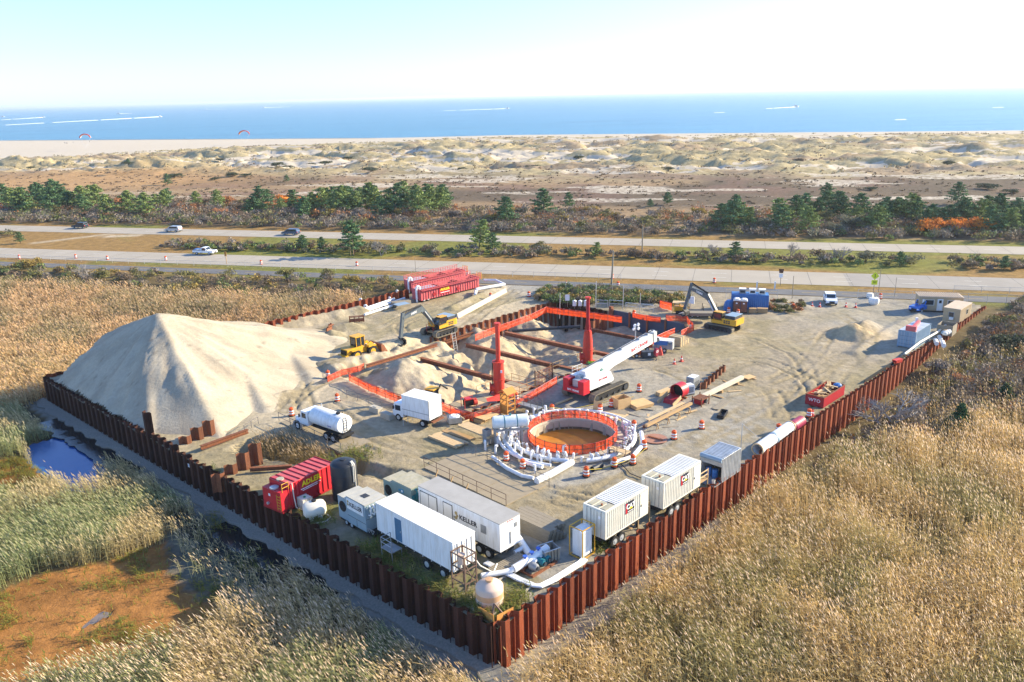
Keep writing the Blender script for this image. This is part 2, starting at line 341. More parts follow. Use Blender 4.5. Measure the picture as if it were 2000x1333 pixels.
# ---- yard ground
PA, PB = (25.2, 76.0), (32.2, 60.5)           # excavation, yard coordinates
APEX = G(305, 612, 9.2); PILE = [(APEX, 9.2), (G(425, 637, 5.4), 5.2), (G(530, 645, 2.8), 2.7), (G(640, 655, 1.0), .9)]
def sand_pile_h(x, y):
    a = (x-CO.x)*EA.x+(y-CO.y)*EA.y; b = (x-CO.x)*EB.x+(y-CO.y)*EB.y; h = np.full(np.shape(x), -9.)
    seg = [(PILE[0], PILE[1], .5), (PILE[1], PILE[2], .42), (PILE[2], PILE[3], .34), (PILE[0], (AB(-1.3, 57), .5), .5), (PILE[0], (G(430, 850), .1), .36), (PILE[1], (G(520, 800), .2), .30), (PILE[2], (G(610, 740), .2), .26)]
    n = fbm(x/6, y/6, 4, 31)-.5; an = np.arctan2(y-APEX.y, x-APEX.x); rr = np.hypot(x-APEX.x, y-APEX.y); run = fbm(an*9+.5*n, rr/14, 4, 36)-.5
    for (p, ha), (q, hb), sl in seg:
        d, tt = segd(x, y, p, q); h = np.maximum(h, ha+(hb-ha)*tt-sl*d)
    h = h+(n*1.2+run*.8)*np.clip(h/3, 0, 1)*np.clip(rr/5, .15, 1)
    pl = .77*(a+.041*b)+.3*(fbm(x/1.6, y/1.6, 3, 33)-.5)+run*1.0*np.clip(rr/6, 0, 1)
    k = .35; m_ = np.minimum(h, pl); return m_-k*np.log(np.exp((m_-h)/k)+np.exp((m_-pl)/k))+.1
RUTS = [[(1560, 935), (1585, 830), (1640, 730), (1700, 660), (1640, 615)], [(1000, 965), (1150, 955), (1300, 905), (1500, 820), (1560, 760)], [(960, 985), (1080, 1005), (1140, 1045)],
        [(1010, 950), (1120, 985), (1240, 960)], [(560, 790), (590, 745), (660, 715), (780, 720)], [(640, 790), (720, 850), (900, 905)], [(905, 640), (960, 600), (1010, 568)],
        [(1500, 850), (1590, 760), (1490, 705), (1380, 720), (1300, 725)], [(1330, 700), (1450, 680), (1600, 655)], [(600, 800), (585, 740), (640, 690)], [(1420, 900), (1520, 815), (1640, 690)], [(740, 640), (840, 600), (960, 575)],
        [(1290, 720), (1420, 760), (1560, 720), (1620, 650)], [(1180, 960), (1330, 870), (1480, 790)], [(620, 830), (700, 880), (800, 900)], [(1440, 780), (1560, 740), (1660, 690)], [(1400, 735), (1500, 760), (1530, 830)], [(1060, 965), (1160, 1000), (1150, 1040)], [(990, 975), (1100, 975), (1200, 950)], [(760, 700), (700, 720), (600, 760), (560, 800)], [(1480, 660), (1560, 700), (1600, 790)], [(870, 690), (780, 640), (850, 610)], [(1040, 955), (1170, 975), (1260, 940)]]
def crom(path, k=5):
    q = [G(*i) for i in path]; q = [q[0]*2-q[1]]+q+[q[-1]*2-q[-2]]; out = []
    for i in range(1, len(q)-2):
        for j in range(k):
            t = j/k; a, b, c, d = q[i-1:i+3]; out.append(.5*((2*b)+(c-a)*t+(2*a-5*b+4*c-d)*t*t+(3*b-a-3*c+d)*t*t*t))
    return out+[q[-2]]
def site_z(a, b):
    x = CO.x+EA.x*a+EB.x*b; y = CO.y+EA.y*a+EB.y*b
    z = .28*(fbm(a/5, b/5, 4, 12)-.5)+.16*(fbm(a/1.3, b/1.3, 3, 13)-.5)
    for path in RUTS:
        pts = crom(path)
        for i in range(len(pts)-1):
            d, tt = segd(x, y, pts[i], pts[i+1]); w = (fbm(x/2.5, y/2.5, 2, 5)-.5)*.5; am = (tt > .001)*(tt < .999)*sstep(.35, .6, fbm(x/6, y/6, 2, 6))
            z = z+am*(-.11*np.exp(-((d-.95+w)/.24)**2)+.09*np.exp(-((d-1.45+w)/.22)**2)+.05*np.exp(-((d-.45+w)/.22)**2))
    def dip(path, wd, dep):
        nonlocal z
        pts = [G(*q) for q in path]; d = np.min([segd(x, y, pts[i], pts[i+1])[0] for i in range(len(pts)-1)], 0); z = z-dep*(1-sstep(wd*.45, wd, d+2.0*(fbm(x/2.2, y/2.2, 3, 8)-.5)))
    dip([(500, 868), (580, 884), (672, 905)], 2.5, 1.6); dip([(690, 908), (780, 930)], 1.6, .8); dip([(800, 938), (880, 966), (985, 1012)], 1.3, 1.3)
    # heaps and banks
    def heap(px, py, h, sl, l=None, s=50):
        nonlocal z
        c = G(px, py); d = np.hypot(x-c.x, y-c.y) if l is None else segd(x, y, c, G(*l))[0]; z = np.maximum(z, h-sl*d+.5*(fbm(x/1.6, y/1.6, 4, s)-.5)*min(h, 1.6))
    heap(1668, 655, 2.1, .55); heap(1680, 648, 1.5, .5, (1690, 640)); heap(1670, 690, .55, .35, (1745, 640)); heap(1745, 640, .45, .3, (1800, 615))
    heap(540, 642, 1.3, .5, (700, 612)); heap(650, 655, 1.1, .5); heap(655, 645, .9, .4, (690, 640))
    heap(880, 604, .7, .45, (978, 562)); heap(1440, 592, .5, .25, (1570, 600)); heap(1080, 592, .6, .4, (1300, 600)); heap(470, 800, .5, .3, (560, 770))
    # excavation
    e = .5*(fbm(a/2, b/2, 3, 70)-.5)
    inside = (a > PA[0]) & (a < PA[1]) & (b > PB[0]) & (b < PB[1])
    fl = -6.6+.9*(fbm(a/4, b/4, 4, 71)-.5)
    ramp_s = .6-.46*np.maximum(0, 59-b-e*4)-.02*(a-25)+2.6*(fbm(a/5.5, b/6, 4, 72)-.5)+.9*(fbm(a/1.2, b/1.2, 3, 79)-.5); ramp_s = np.minimum(ramp_s, .9)-np.maximum(0, a-45-e*4)*.85-np.maximum(0, 30-a)*.0
    sp = lambda a0, b0, h, sl: h-sl*np.hypot(a-a0, b-b0)+1.3*(fbm(a/1.8, b/1.8, 4, 73)-.5)
    fl = np.maximum.reduce([fl, ramp_s, sp(55.0, 59.5, .2, .62), sp(67, 60, -.6, .55), sp(33, 52, 1.4, .5), sp(38, 47, -1.2, .55), sp(30, 41, -1.6, .5), sp(74, 44, -1.6, .25), sp(76, 36, -2.4, .2), sp(40, 40, -3.6, .5)])
    z = np.where(inside, np.minimum(fl, 1.6), z)
    hp = 1.0-.35*np.hypot(np.maximum(np.abs(a-34)-7, 0), (b-61.5)); z = np.where(inside, z, np.maximum(z, hp+.5*(fbm(a/1.5, b/1.5, 4, 74)-.5)))
    # floor of the round shaft is built on its own
    c = G(1118, 838, 1.0); rr = np.hypot(x-c.x, y-c.y); z = np.where(rr < 4.7, -4.0, z)
    return z
av = np.arange(-4, 121.01, .32); bv = np.arange(0, 88.01, .32); A_, B_ = np.meshgrid(av, bv, indexing='ij')
XS = CO.x+EA.x*A_+EB.x*B_; YS = CO.y+EA.y*A_+EB.y*B_; US, VS = touv(XS, YS); ZS = site_z(A_, B_)
ZS = ZS*(1-sstep(153, 156, VS))-.02
ok = (A_ > -.041*B_-.05) & (VS < 157.0)
F = grid_faces(*A_.shape); F = F[ok.ravel()[F].all(1)]
nA = fbm(A_/14, B_/14, 4, 80); nB = fbm(A_/3, B_/3, 4, 81)
c_ = np.broadcast_to(K(.285, .24, .17), (*A_.shape, 3)).copy()
wx_ = fbm(A_/9, B_/9, 3, 85); sw_ = fbm((A_+wx_*14)/11, (B_-wx_*10)/3.2, 4, 86); c_ = cmix(c_, K(.20, .17, .105), sstep(.48, .64, sw_)*.8); c_ = cmix(c_, K(.265, .225, .13), sstep(.46, .62, nA)*.7); c_ = cmix(c_, K(.40, .33, .22), sstep(.5, .68, nB)*.6)
grav = np.zeros(A_.shape)
for (px, py, rr) in ((1720, 650, 11), (1640, 585, 9), (1140, 780, 5), (1280, 830, 9), (1150, 940, 6), (1090, 1060, 6), (1450, 850, 8), (1330, 770, 8), (1180, 760, 9), (1800, 610, 9), (1010, 1130, 7), (1040, 560, 8)):
    q = G(px, py); grav = np.maximum(grav, np.exp(-(np.hypot(XS-q.x, YS-q.y)/rr)**2))
c_ = cmix(c_, K(.29, .28, .25), np.clip(grav*1.1+(nB-.5)*.6, 0, 1)*.8)
pitm = (A_ > PA[0]-2) & (A_ < PA[1]) & (B_ > PB[0]) & (B_ < PB[1]+6); c_ = cmix(c_, K(.46, .385, .27), pitm*.75); c_ = cmix(c_, K(.30, .23, .15), (pitm & (nB > .58))*.35)
apr = np.exp(-(np.hypot((A_-14)/16, (B_-64)/22))**4); c_ = cmix(c_, K(.41, .35, .25), np.clip(apr+(nB-.5)*.4*(apr > .05), 0, 1)*.9)
hq = G(1668, 655); c_ = cmix(c_, K(.46, .34, .19), np.exp(-(np.hypot(XS-hq.x, YS-hq.y)/4.5)**2))
yd = (A_ < 7) & (B_ < 34); c_ = cmix(c_, K(.20, .17, .095), yd*sstep(.38, .6, nB+.1)*.8); c_ = cmix(c_, K(.12, .14, .04), yd*sstep(.55, .66, nB)*.7)
hq = G(560, 880); c_ = cmix(c_, K(.30, .23, .12), np.exp(-(np.hypot(XS-hq.x, YS-hq.y)/6)**2)*.7)
for path in RUTS:
    pts = crom(path)
    for i in range(len(pts)-1):
        d, tt = segd(XS, YS, pts[i], pts[i+1]); c_ = cmix(c_, K(.26, .215, .135), np.exp(-((d-.95)/.35)**2)*.8*sstep(.3, .55, nB))
attrmat('yard_sand', .95, .1, .22, 1.4, bmp=.55, bsc=2.2)
struct(npmesh('yard_ground', np.stack([XS, YS, ZS], -1).reshape(-1, 3), F, c_.reshape(-1, 3), 'yard_sand', True))
# ---- the big heap of sand
xs = np.arange(-72, -18, .4); ys = np.arange(84, 138, .4); XP, YP = np.meshgrid(xs, ys, indexing='ij'); ZP = sand_pile_h(XP, YP)
dA = (XP-CO.x)*EA.x+(YP-CO.y)*EA.y; dB = (XP-CO.x)*EB.x+(YP-CO.y)*EB.y
F = grid_faces(*XP.shape); keep = ((ZP > -.35) & (dA > -.041*dB+.25) & (dB < 83.5)).ravel()[F].all(1)
n = fbm(XP/2, YP/2, 4, 82); c_ = cmix(np.broadcast_to(K(.40, .35, .265), (*XP.shape, 3)), K(.35, .305, .23), sstep(.45, .65, n))
n = fbm(XP/.7, YP/.9, 3, 83); c_ = cmix(c_, K(.2, .17, .13), (n > .80)*.7); nn_ = fbm(np.arctan2(YP-APEX.y, XP-APEX.x)*10, np.hypot(XP-APEX.x, YP-APEX.y)/12, 4, 37); c_ = cmix(c_, K(.30, .25, .185), sstep(.5, .66, nn_)*.55)
attrmat('pale_sand', .95, .1, .1, 2.5, bmp=.4, bsc=2.5)
sp_ = npmesh('sand_pile', np.stack([XP, YP, ZP], -1).reshape(-1, 3), F[keep], c_.reshape(-1, 3), 'pale_sand', True); tag(sp_, 'tall pale sand heap piled against the rusty steel wall', 'sand pile')
# ---- roads
mat('concrete_road', (.32, .285, .23), .9, col2=(.37, .33, .27), sc=.15, world=True, bmp=.1, bsc=30)
mat('old_concrete', (.25, .23, .20), .9, col2=(.30, .275, .24), sc=.2, world=True, bmp=.1, bsc=30)
mat('asphalt', (.105, .105, .11), .92, col2=(.15, .15, .15), sc=.3, world=True, bmp=.15, bsc=40)
mat('road_line', (.72, .70, .62), .8, var=.15, sc=2, world=True); mat('yellow_line', (.55, .36, .06), .8, var=.15, sc=2, world=True)
mat('joint_seal', (.10, .095, .09), .9)
def strip(name, u0, u1, v0, v1, z, mt, parent=None, n=2):
    us = np.linspace(u0, u1, n); v = [tuple(UV(u, v0, z)) for u in us]+[tuple(UV(u, v1, z)) for u in us]
    return obj(name, mesh(name, [(v, [(i, i+1, n+i+1, n+i) for i in range(n-1)])]), mt, parent)
nr = struct(strip('near_road', -900, 700, 165, 177, .045, 'concrete_road')); fr = struct(strip('far_road', -900, 700, 203, 213.2, .045, 'concrete_road'))
u_j = touv(*G(1652, 545)[:2])[0]; strip('patched_road', u_j, 700, 165.05, 176.95, .055, 'old_concrete', nr)
ph = struct(strip('bike_path', -900, 700, 155.8, 160.3, .05, 'asphalt'))
def dashes(v, u0, u1, step, ln, w, z, mt, name, parent):
    V = []; F = []; u = u0
    while u < u1:
        o = len(V); V += [tuple(UV(u, v, z)), tuple(UV(u+ln, v, z)), tuple(UV(u+ln, v+w, z)), tuple(UV(u, v+w, z))]; F.append((o, o+1, o+2, o+3)); u += step
    obj(name, mesh(name, [(V, F)]), mt, parent)
dashes(168.9, -400, 300, 12, 3, .12, .062, 'road_line', 'lane_dashes', nr); dashes(172.9, -400, 300, 12, 3, .12, .062, 'road_line', 'lane_dashes', nr); dashes(208, -400, 300, 12, 3, .12, .05, 'road_line', 'lane_dashes', fr)
dashes(158.1, -400, 300, 7, 2.6, .12, .056, 'yellow_line', 'centre_dashes', ph)
for rd, v0, v1 in ((nr, 165, 177), (fr, 203, 213.2)):
    for k in range(-60, 50): strip('joint', k*7.6, k*7.6+.06, v0+.05, v1-.05, .0585, 'joint_seal', rd)

# ---- gravel ledge and shadow-darkened drain along the foot of the shaded wall
def foot_strip(name, mt, d0, d1, z0, z1, b0, b1, drop, seed):
    V = []; F = []; n = int((b1-b0)/.5)
    for i in range(n+1):
        b = b0+(b1-b0)*i/n; w_ = 1.1*(float(fbm(np.array(b/1.7), np.array(seed*3.1), 4, seed))-.5); e_ = min(1, min(i, n-i)/4+.3); q = [(d0, z0), (d0+(d1-d0)*.5, (z0+z1)/2+.1*w_), (d1+w_*1.6*(1 if d1 < d0 else 0), z1), (d1+w_*1.6-.12*e_, z1-drop)]
        for d, z in q: V.append(tuple(AB(d-.041*b, b, z)))
        if i:
            o = len(V)-8
            for k in range(3): F.append((o+k, o+k+1, o+5+k, o+4+k))
    o = obj(name, mesh(name, [(V, F)]), mt); fixn(o.data); return struct(o)
mat('gravel', (.19, .18, .15), .95, col2=(.30, .28, .24), sc=6, bmp=.6, bsc=9, world=True); mat('drain_shade_water', (.012, .016, .018), .15, spec=.4)  # drain water near black: the shadow beside the ledge put into its colour
foot_strip('gravel_ledge', 'gravel', .2, -1.2, -3.1, -3.35, -2, 89, .9, 3)
foot_strip('drain_shadow_strip', 'drain_shade_water', -1.0, -3.4, -3.52, -3.52, 17, 36, .0, 5); foot_strip('drain_shadow_strip', 'drain_shade_water', -1.0, -3.8, -3.52, -3.52, 55, 80, .0, 6)
# ================================================================ steel sheet pile walls
def rust(name, a, b, c, sc=2.0):
    m, t, p = _mk(name); tc = t.nodes.new('ShaderNodeTexCoord'); geo = t.nodes.new('ShaderNodeNewGeometry')
    mp = t.nodes.new('ShaderNodeMapping'); mp.inputs['Scale'].default_value = (2.2, 2.2, .35); t.links.new(geo.outputs['Position'], mp.inputs[0])
    n1 = noise(t, mp.outputs[0], sc, 6, .65); n2 = noise(t, geo.outputs['Position'], 9, 5, .7)
    x = mixc(t, ramp(t, n1, .35, .68), a, b); x = mixc(t, ramp(t, n2, .52, .8), x, c); oi = t.nodes.new('ShaderNodeObjectInfo'); mr = t.nodes.new('ShaderNodeMapRange'); mr.inputs[3].default_value = .72; mr.inputs[4].default_value = 1.3; t.links.new(oi.outputs['Random'], mr.inputs[0]); vs = nd(t, 'ShaderNodeVectorMath', operation='SCALE'); t.links.new(x, vs.inputs[0]); t.links.new(mr.outputs[0], vs.inputs['Scale']); x = vs.outputs[0]
    t.links.new(x, p.inputs['Base Color']); p.inputs['Roughness'].default_value = .8; p.inputs['Specular IOR Level'].default_value = .25; bump(t, p, n2, .25, .02)
rust('rusty_piling', (.15, .034, .016), (.24, .058, .022), (.32, .10, .04)); rust('shade_toned_piling', (.030, .012, .009), (.055, .019, .011), (.09, .03, .016)); rust('rusty_beam', (.15, .055, .028), (.25, .095, .045), (.34, .16, .09))  # second rust is darkened, the wall's shade put into its colour
mat('steel_dark', (.05, .055, .065), .6, .3, var=.3)
PW = 1.46
def pile_mesh(name, zt, zb, w=PW, th=.03):
    d = .25; pr = [(0, d), (.47, d), (.73, -d), (1.2, -d), (w, d)]
    V = []; F = []
    for s in (th/2, -th/2):
        for z in (zb, zt):
            for x, y in pr: V.append((x, y+s, z))
    n = 5
    for i in range(4): F += [(i, i+1, n+i+1, n+i), (2*n+i+1, 2*n+i, 3*n+i, 3*n+i+1), (n+i, n+i+1, 3*n+i+1, 3*n+i)]
    F += [(0, n, 3*n, 2*n), (n-1, 3*n-1, 4*n-1, 2*n-1)]
    m = mesh(name, [(V, F)]); fixn(m); return m
def wall(label, p, q, ztf, zb, mt, name='sheet_pile_wall', w=PW, out=1, seam=True):
    rr = random.Random(int(abs(p[0]*7)+len(label))); p = Vector(p); q = Vector(q); L = (q-p).length; d = (q-p).normalized(); rz = math.atan2(d.y, d.x)
    t = T(name, label, 'wall', (p.x, p.y, 0), rz); n = int(L/w); cache = {}
    for i in range(n):
        z = round(ztf(i*w)+rr.choice((0, 0, .04, -.05, .08)), 2)
        if z not in cache: cache[z] = pile_mesh('sheet_pile', z, zb, w)
        o = obj('sheet_pile', cache[z], mt, t); o.location = (i*w, 0, 0)
        if out < 0: o.scale = (1, -1, 1)
    if seam:   # interlock rods along the outer joints
        cm = mesh('interlock', [BC(0, 0, zb, .05, .06, ztf(0)-zb-.02)])
        for i in range(0, n):
            o = obj('interlock', cm, mt, t); o.location = (i*w+.2, -.29*out, 0)
    return t
rr = random.Random(3)
CL = AB(0, 0); LEND = G(84, 735, .35); LEND.z = 0
def zl(s):
    k = .35+.06*(int(s/PW) % 2)-.04*math.sin(s*.5)
    L = (LEND-CL).length
    if 53.5 < s < 54.9: return 3.1
    if 47.5 < s < 53.5: return .75+.10*int((s-47.5)/1.3) % 2*.3
    return k
tw = wall('long dark rusty sheet pile wall in shade facing the marsh', CL, LEND, zl, -4.4, 'shade_toned_piling', out=-1)
wall('long rust red sheet pile wall lit by sun above the golden reeds', CL, AB(119.3, 0), lambda s: .35+.05*(int(s/PW) % 2)+.03*math.sin(s), -4.4, 'rusty_piling', out=1)
wall('short return of sheet piles behind the sand heap at the far left corner', LEND+EA*.4, LEND+EA*9, lambda s: .45, -4.4, 'rusty_piling', seam=False)
q0, q1 = G(500, 636, 1.6), G(800, 566, 1.6)
wall('sunlit rusty sheet pile wall behind the excavator and the white pipes', q0, q1, lambda s: 1.75+.03*math.sin(s), -2.5, 'rusty_piling', out=-1, seam=False)
# excavation walls
wall('rusty sheet piles along the upper left side of the excavation', AB(45, PB[1]), AB(PA[1], PB[1]), lambda s: .25, -8, 'rusty_beam', out=-1, seam=False)
wall('shaded dark sheet piles at the back end of the excavation', AB(PA[1], PB[1]), AB(PA[1], 47.5), lambda s: .1, -8, 'shade_toned_piling', seam=False)
wall('inner sheet pile partition standing in the excavation', AB(70.2, 48.0), AB(PA[1], 47.4), lambda s: -.4, -8, 'rusty_beam', seam=False)
# steel plate wall of the right bay
bay = T('plate_wall', 'dark blue steel plate wall lining the right bay of the excavation', 'wall', AB(PA[1], 47.3), AA+PI)
mat('blue_plate', (.045, .065, .10), .55, .2, col2=(.07, .10, .15), sc=.7)
for k in range(4): o = pt(bay, 'plate', 'blue_plate', B(-.06, .06, k*3.65, k*3.65+3.5, -5, .55))
for k in range(4): pt(bay, 'soldier_post', 'rusty_beam', B(.02, .3, k*3.65-.17, k*3.65+.13, -5, .75))
pt(bay, 'post', 'rusty_beam', B(-.3, .3, -.75, -.2, -5, 1.1))
# near-side walls of the excavation, seen from behind only at their top edge
wall('low sheet pile edge along the near right side of the excavation', AB(PA[0], PB[0]), AB(PA[1], PB[0]), lambda s: .05, -8, 'rusty_beam', seam=False)
wall('low sheet pile edge along the near left side of the excavation', AB(PA[0], PB[0]), AB(PA[0], 52), lambda s: .05, -8, 'rusty_beam', seam=False)
# stub walls and wale beams on the left
def stub(label, px, py, n, hts):
    p = G(px, py, 0); t = T('sheet_pile_return', label, 'wall', p, AA)
    for i in range(n): o = obj('sheet_pile', pile_mesh('sheet_pile', hts[i], -1.5), 'rusty_beam', t); o.location = (i*PW, 0, 0)
stub('short rusty sheet pile return beside the tall single pile', 352, 870, 3, (.9, 1.5, 1.9)); stub('rusty sheet pile return rising in steps beside the red tank', 415, 940, 4, (.6, 1.1, 1.9, 2.5))
def beam(label, p, q, w=.45, h=.45, mt='rusty_beam', group=None, name='steel_beam'):
    o = pt(None, name, mt, HB(p, q, w, h, .045)); return tag(o, label, 'beam', group)
beam('rusty steel beam lying from the stub wall towards the deck', G(392, 875, .5), G(484, 842, .25)); beam('rusty steel beam behind the red tank', G(488, 917, .4), G(570, 912, .4), .4, .4)
# struts across the excavation
for k, (a, lab) in enumerate(((40.2, 'nearest brown steel strut across the excavation, behind the front red pump'), (49.6, 'middle brown steel strut across the excavation between the two red pumps'), (58.4, 'farthest long brown steel strut, passing behind the rear red pump'))):
    beam(lab, AB(a-.9, 55.8, -1.05), AB(a+.6, 32.6, -1.05), .62, .62)
beam('short brown strut at the back bay of the excavation', AB(68.5, 47.5, -1.2), AB(69.5, 33, -1.2), .5, .5)
one('steel_pipe', 'grey pipe spanning the far corner of the excavation', 'pipe', 'steel_dark', (0, 0, 0), 0, C(AB(59.5, 56, -1.2), AB(69, 49, -1.2), .28))
beam('rusty wale beam on the far left wall of the excavation', AB(47, 59.4, -1.0), AB(57, 59.4, -.9), .5, .5); beam('rusty wale beam half buried in the sand slope', AB(29, 55.2, .6), AB(44, 57.3, -.2), .45, .45)
pt(tw, 'number_plate', mat('plate_white', (.75, .78, .8), .5), B(45.1, 45.5, -.26*-1+.0, .27, -.75, -.35))
text(tw, 'number', '17', .3, mat('ink_blue', (.03, .10, .45), .5), face((45.3, .28, -.55), (-1, 0, 0), (0, 0, 1)))
# ================================================================ vegetation
attrmat('reed', .75, .15, .12, 3., trans=.38); attrmat('leaf', .7, .2, .15, 4., trans=.2); attrmat('twig', .9, .1, .15, 4.); mat('bark', (.10, .075, .055), .9, var=.3, sc=6)
mat('grey_bark', (.30, .27, .24), .9, var=.25, sc=6)
def unit(n):
    v = RNG.normal(size=(n, 3)); return v/np.linalg.norm(v, axis=1, keepdims=True)
def tris_obj(name, V, C, mt, parent=None): return npmesh(name, V.reshape(-1, 3), np.arange(V.reshape(-1, 3).shape[0]).reshape(-1, 3), C.reshape(-1, 3), mt, parent=parent)
def reeds(x, y, z, h, leafc, plumec, lean=(-.16, -.05), pl=.42, wd=1.0):
    n = len(x); b = np.stack([x, y, z], -1); up = np.zeros((n, 3)); up[:, 2] = 1
    f1 = (fbm(x/4.5, y/4.5, 3, 301)-.5)*.9; f2 = (fbm(x/4.5, y/4.5, 3, 302)-.5)*.9; ln = np.stack([lean[0]+f1+.16*RNG.normal(size=n), lean[1]+f2+.16*RNG.normal(size=n), np.zeros(n)], -1)
    top = b+up*h[:, None]+ln*h[:, None]*.5; az = RNG.uniform(0, 2*PI, n); s = np.stack([np.cos(az), np.sin(az), 0*az], -1)
    vj = lambda lo=.75, hi=1.25: RNG.uniform(lo, hi, (n, 1))
    Vs = []; Cs = []
    def tri(p, q, r, c): Vs.append(np.stack([p, q, r], 1)); Cs.append(np.stack([c, c, c], 1))
    stem = leafc*vj()*.95; w = .03*wd
    tri(b+s*w, b-s*w, top, stem)
    for k in range(4):
        t = RNG.uniform(.22, .9, (n, 1)); p = b*(1-t)+top*t; a = RNG.uniform(0, 2*PI, n); d = np.stack([np.cos(a), np.sin(a), RNG.uniform(-.25, .7, n)], -1); d[:, 0] -= .35
        L = RNG.uniform(.4, .85, (n, 1))*wd; sd_ = np.stack([-np.sin(a), np.cos(a), 0*a], -1)*.034*wd
        tri(p+sd_, p-sd_, p+d*L, leafc*vj(.6, 1.3))
    t2 = (top-b)/np.linalg.norm(top-b, axis=1, keepdims=True)+np.array([-.45, -.12, 0]); t2 /= np.linalg.norm(t2, axis=1, keepdims=True)
    pc = np.where(RNG.random((n, 1)) < .6, plumec, leafc*1.1)*vj(.75, 1.25); base = top-t2*.06; tip = top+t2*pl*vj(.7, 1.2); mid = top+t2*pl*.38
    for q in (0, PI/2):
        s2 = np.stack([np.cos(az+q), np.sin(az+q), 0*az], -1)*.036*wd
        tri(base, mid+s2, mid-s2, pc); tri(mid+s2, tip, mid-s2, pc*1.06)
    return np.concatenate(Vs), np.concatenate(Cs)
def gz(x, y): u, v = touv(x, y); return ground_z(u, v)
def scatter(poly, dens):
    xs = [q[0] for q in poly]; ys = [q[1] for q in poly]; A = (max(xs)-min(xs))*(max(ys)-min(ys)); n = int(A*dens)
    x = RNG.uniform(min(xs), max(xs), n); y = RNG.uniform(min(ys), max(ys), n); k = inpoly(x, y, poly); return x[k], y[k]
def wall_dist(x, y):
    a = (x-CO.x)*EA.x+(y-CO.y)*EA.y; b = (x-CO.x)*EB.x+(y-CO.y)*EB.y; return a+.041*b, b
# --- golden reeds right of the wall
rp = [AB(-3, -3.2), AB(-7, -8), (3, 38), (48, 36), (95, 86), (106, 108), AB(92, -2.5)]
x, y = scatter(rp, 13.5); a, b = wall_dist(x, y); n = fbm(x/6, y/6, 3, 200); bushy = sstep(33, 42, a+2.8*b+8*(n-.5)); strip_w = np.interp(a, [-9, 0, 14, 22, 40, 90], [3.4, 3.6, 2.6, 1.3, .8, 1.2])
k = (b < -strip_w-1.2*(fbm(x/2, y/2, 2, 3)-.5)) & (RNG.random(len(x)) > .9*bushy) & (RNG.random(len(x)) > .5*sstep(.52, .62, n))
x, y, n = x[k], y[k], n[k]; g = fbm(x/9+5, y/9, 3, 201)
lc = np.array([.40, .245, .075])*(1-0)[None] if False else cmix(np.broadcast_to(K(.60, .44, .20), (len(x), 3)), K(.34, .31, .125), sstep(.50, .70, g)*.75)
h = (1.7+2.2*fbm(x/4, y/4, 4, 202)+RNG.normal(size=len(x))*.4)*np.where(wall_dist(x, y)[0] > 58, .8, 1)
pc = cmix(np.broadcast_to(K(.70, .56, .40), lc.shape), K(.78, .66, .50), RNG.random(len(x)))
Vr, Cr = reeds(x, y, gz(x, y), h, lc, pc); o = tris_obj('reed_bed', Vr, Cr, 'reed'); o['kind'] = 'stuff'; o['label'] = 'golden plumed reeds beside the sunlit rusty wall'; o['category'] = 'reeds'
# --- reeds in the left foreground
lp = [(-7, 36), (-60, 36), (-84, 60), (-100, 108), AB(-5.5, 92), AB(-2.6, 0), AB(-3, -3)]
x, y = scatter(lp, 13); a, b = wall_dist(x, y)
hole = inpoly(x, y, MUD) | inpoly(x, y, MUD2) | inpoly(x, y, [tuple(q) for q in POOL]) | (inpoly(x, y, DITCH) & (RNG.random(len(x)) > .22))
sw = np.interp(b, [0, 10, 20, 26, 36, 44, 54, 62, 80, 92], [1.0, 1.0, 1.5, 3.4, 3.4, 1.3, 1.3, 4.0, 4.0, 2.4]); k = ~hole & (a < -sw-1.5*(fbm(x/2, y/2, 2, 5)-.5)); x, y, b = x[k], y[k], b[k]; g = fbm(x/7, y/7, 3, 211)
back = sstep(20, 45, b)
lc = cmix(np.broadcast_to(K(.58, .45, .23), (len(x), 3)), K(.32, .35, .16), np.clip(sstep(.40, .6, g)*.8+back*.25, 0, 1))
h = (1.1+1.7*fbm(x/4, y/4, 4, 212)+RNG.normal(size=len(x))*.3)*(1-.1*back)*(.72+.28*(1-sstep(-10, -3, a[k])))
pc = cmix(np.broadcast_to(K(.76, .62, .45), lc.shape), lc*1.2, back*.6)
Vr, Cr = reeds(x, y, gz(x, y), h, lc, pc); o = tris_obj('reed_bed', Vr, Cr, 'reed'); o['kind'] = 'stuff'; o['label'] = 'grey green plumed reeds in the shade of the dark wall'; o['category'] = 'reeds'
# --- short marsh grass on the mud
for pl, ds in ((MUD, 9), (MUD2, 16), (DITCH, 5)):
    x, y = scatter(pl, ds); g = fbm(x/3, y/2.4, 3, 220); k = (g > (.60 if pl is not MUD2 else .45)) | (RNG.random(len(x)) < .10); x, y = x[k], y[k]
    lc = cmix(np.broadcast_to(K(.30, .24, .05), (len(x), 3)), K(.19, .22, .05), RNG.random(len(x))); h = RNG.uniform(.25, .6, len(x))
    Vr, Cr = reeds(x, y, gz(x, y), h, lc, lc*1.1, pl=.1, wd=.9); o = tris_obj('marsh_grass', Vr, Cr, 'reed'); o['kind'] = 'stuff'
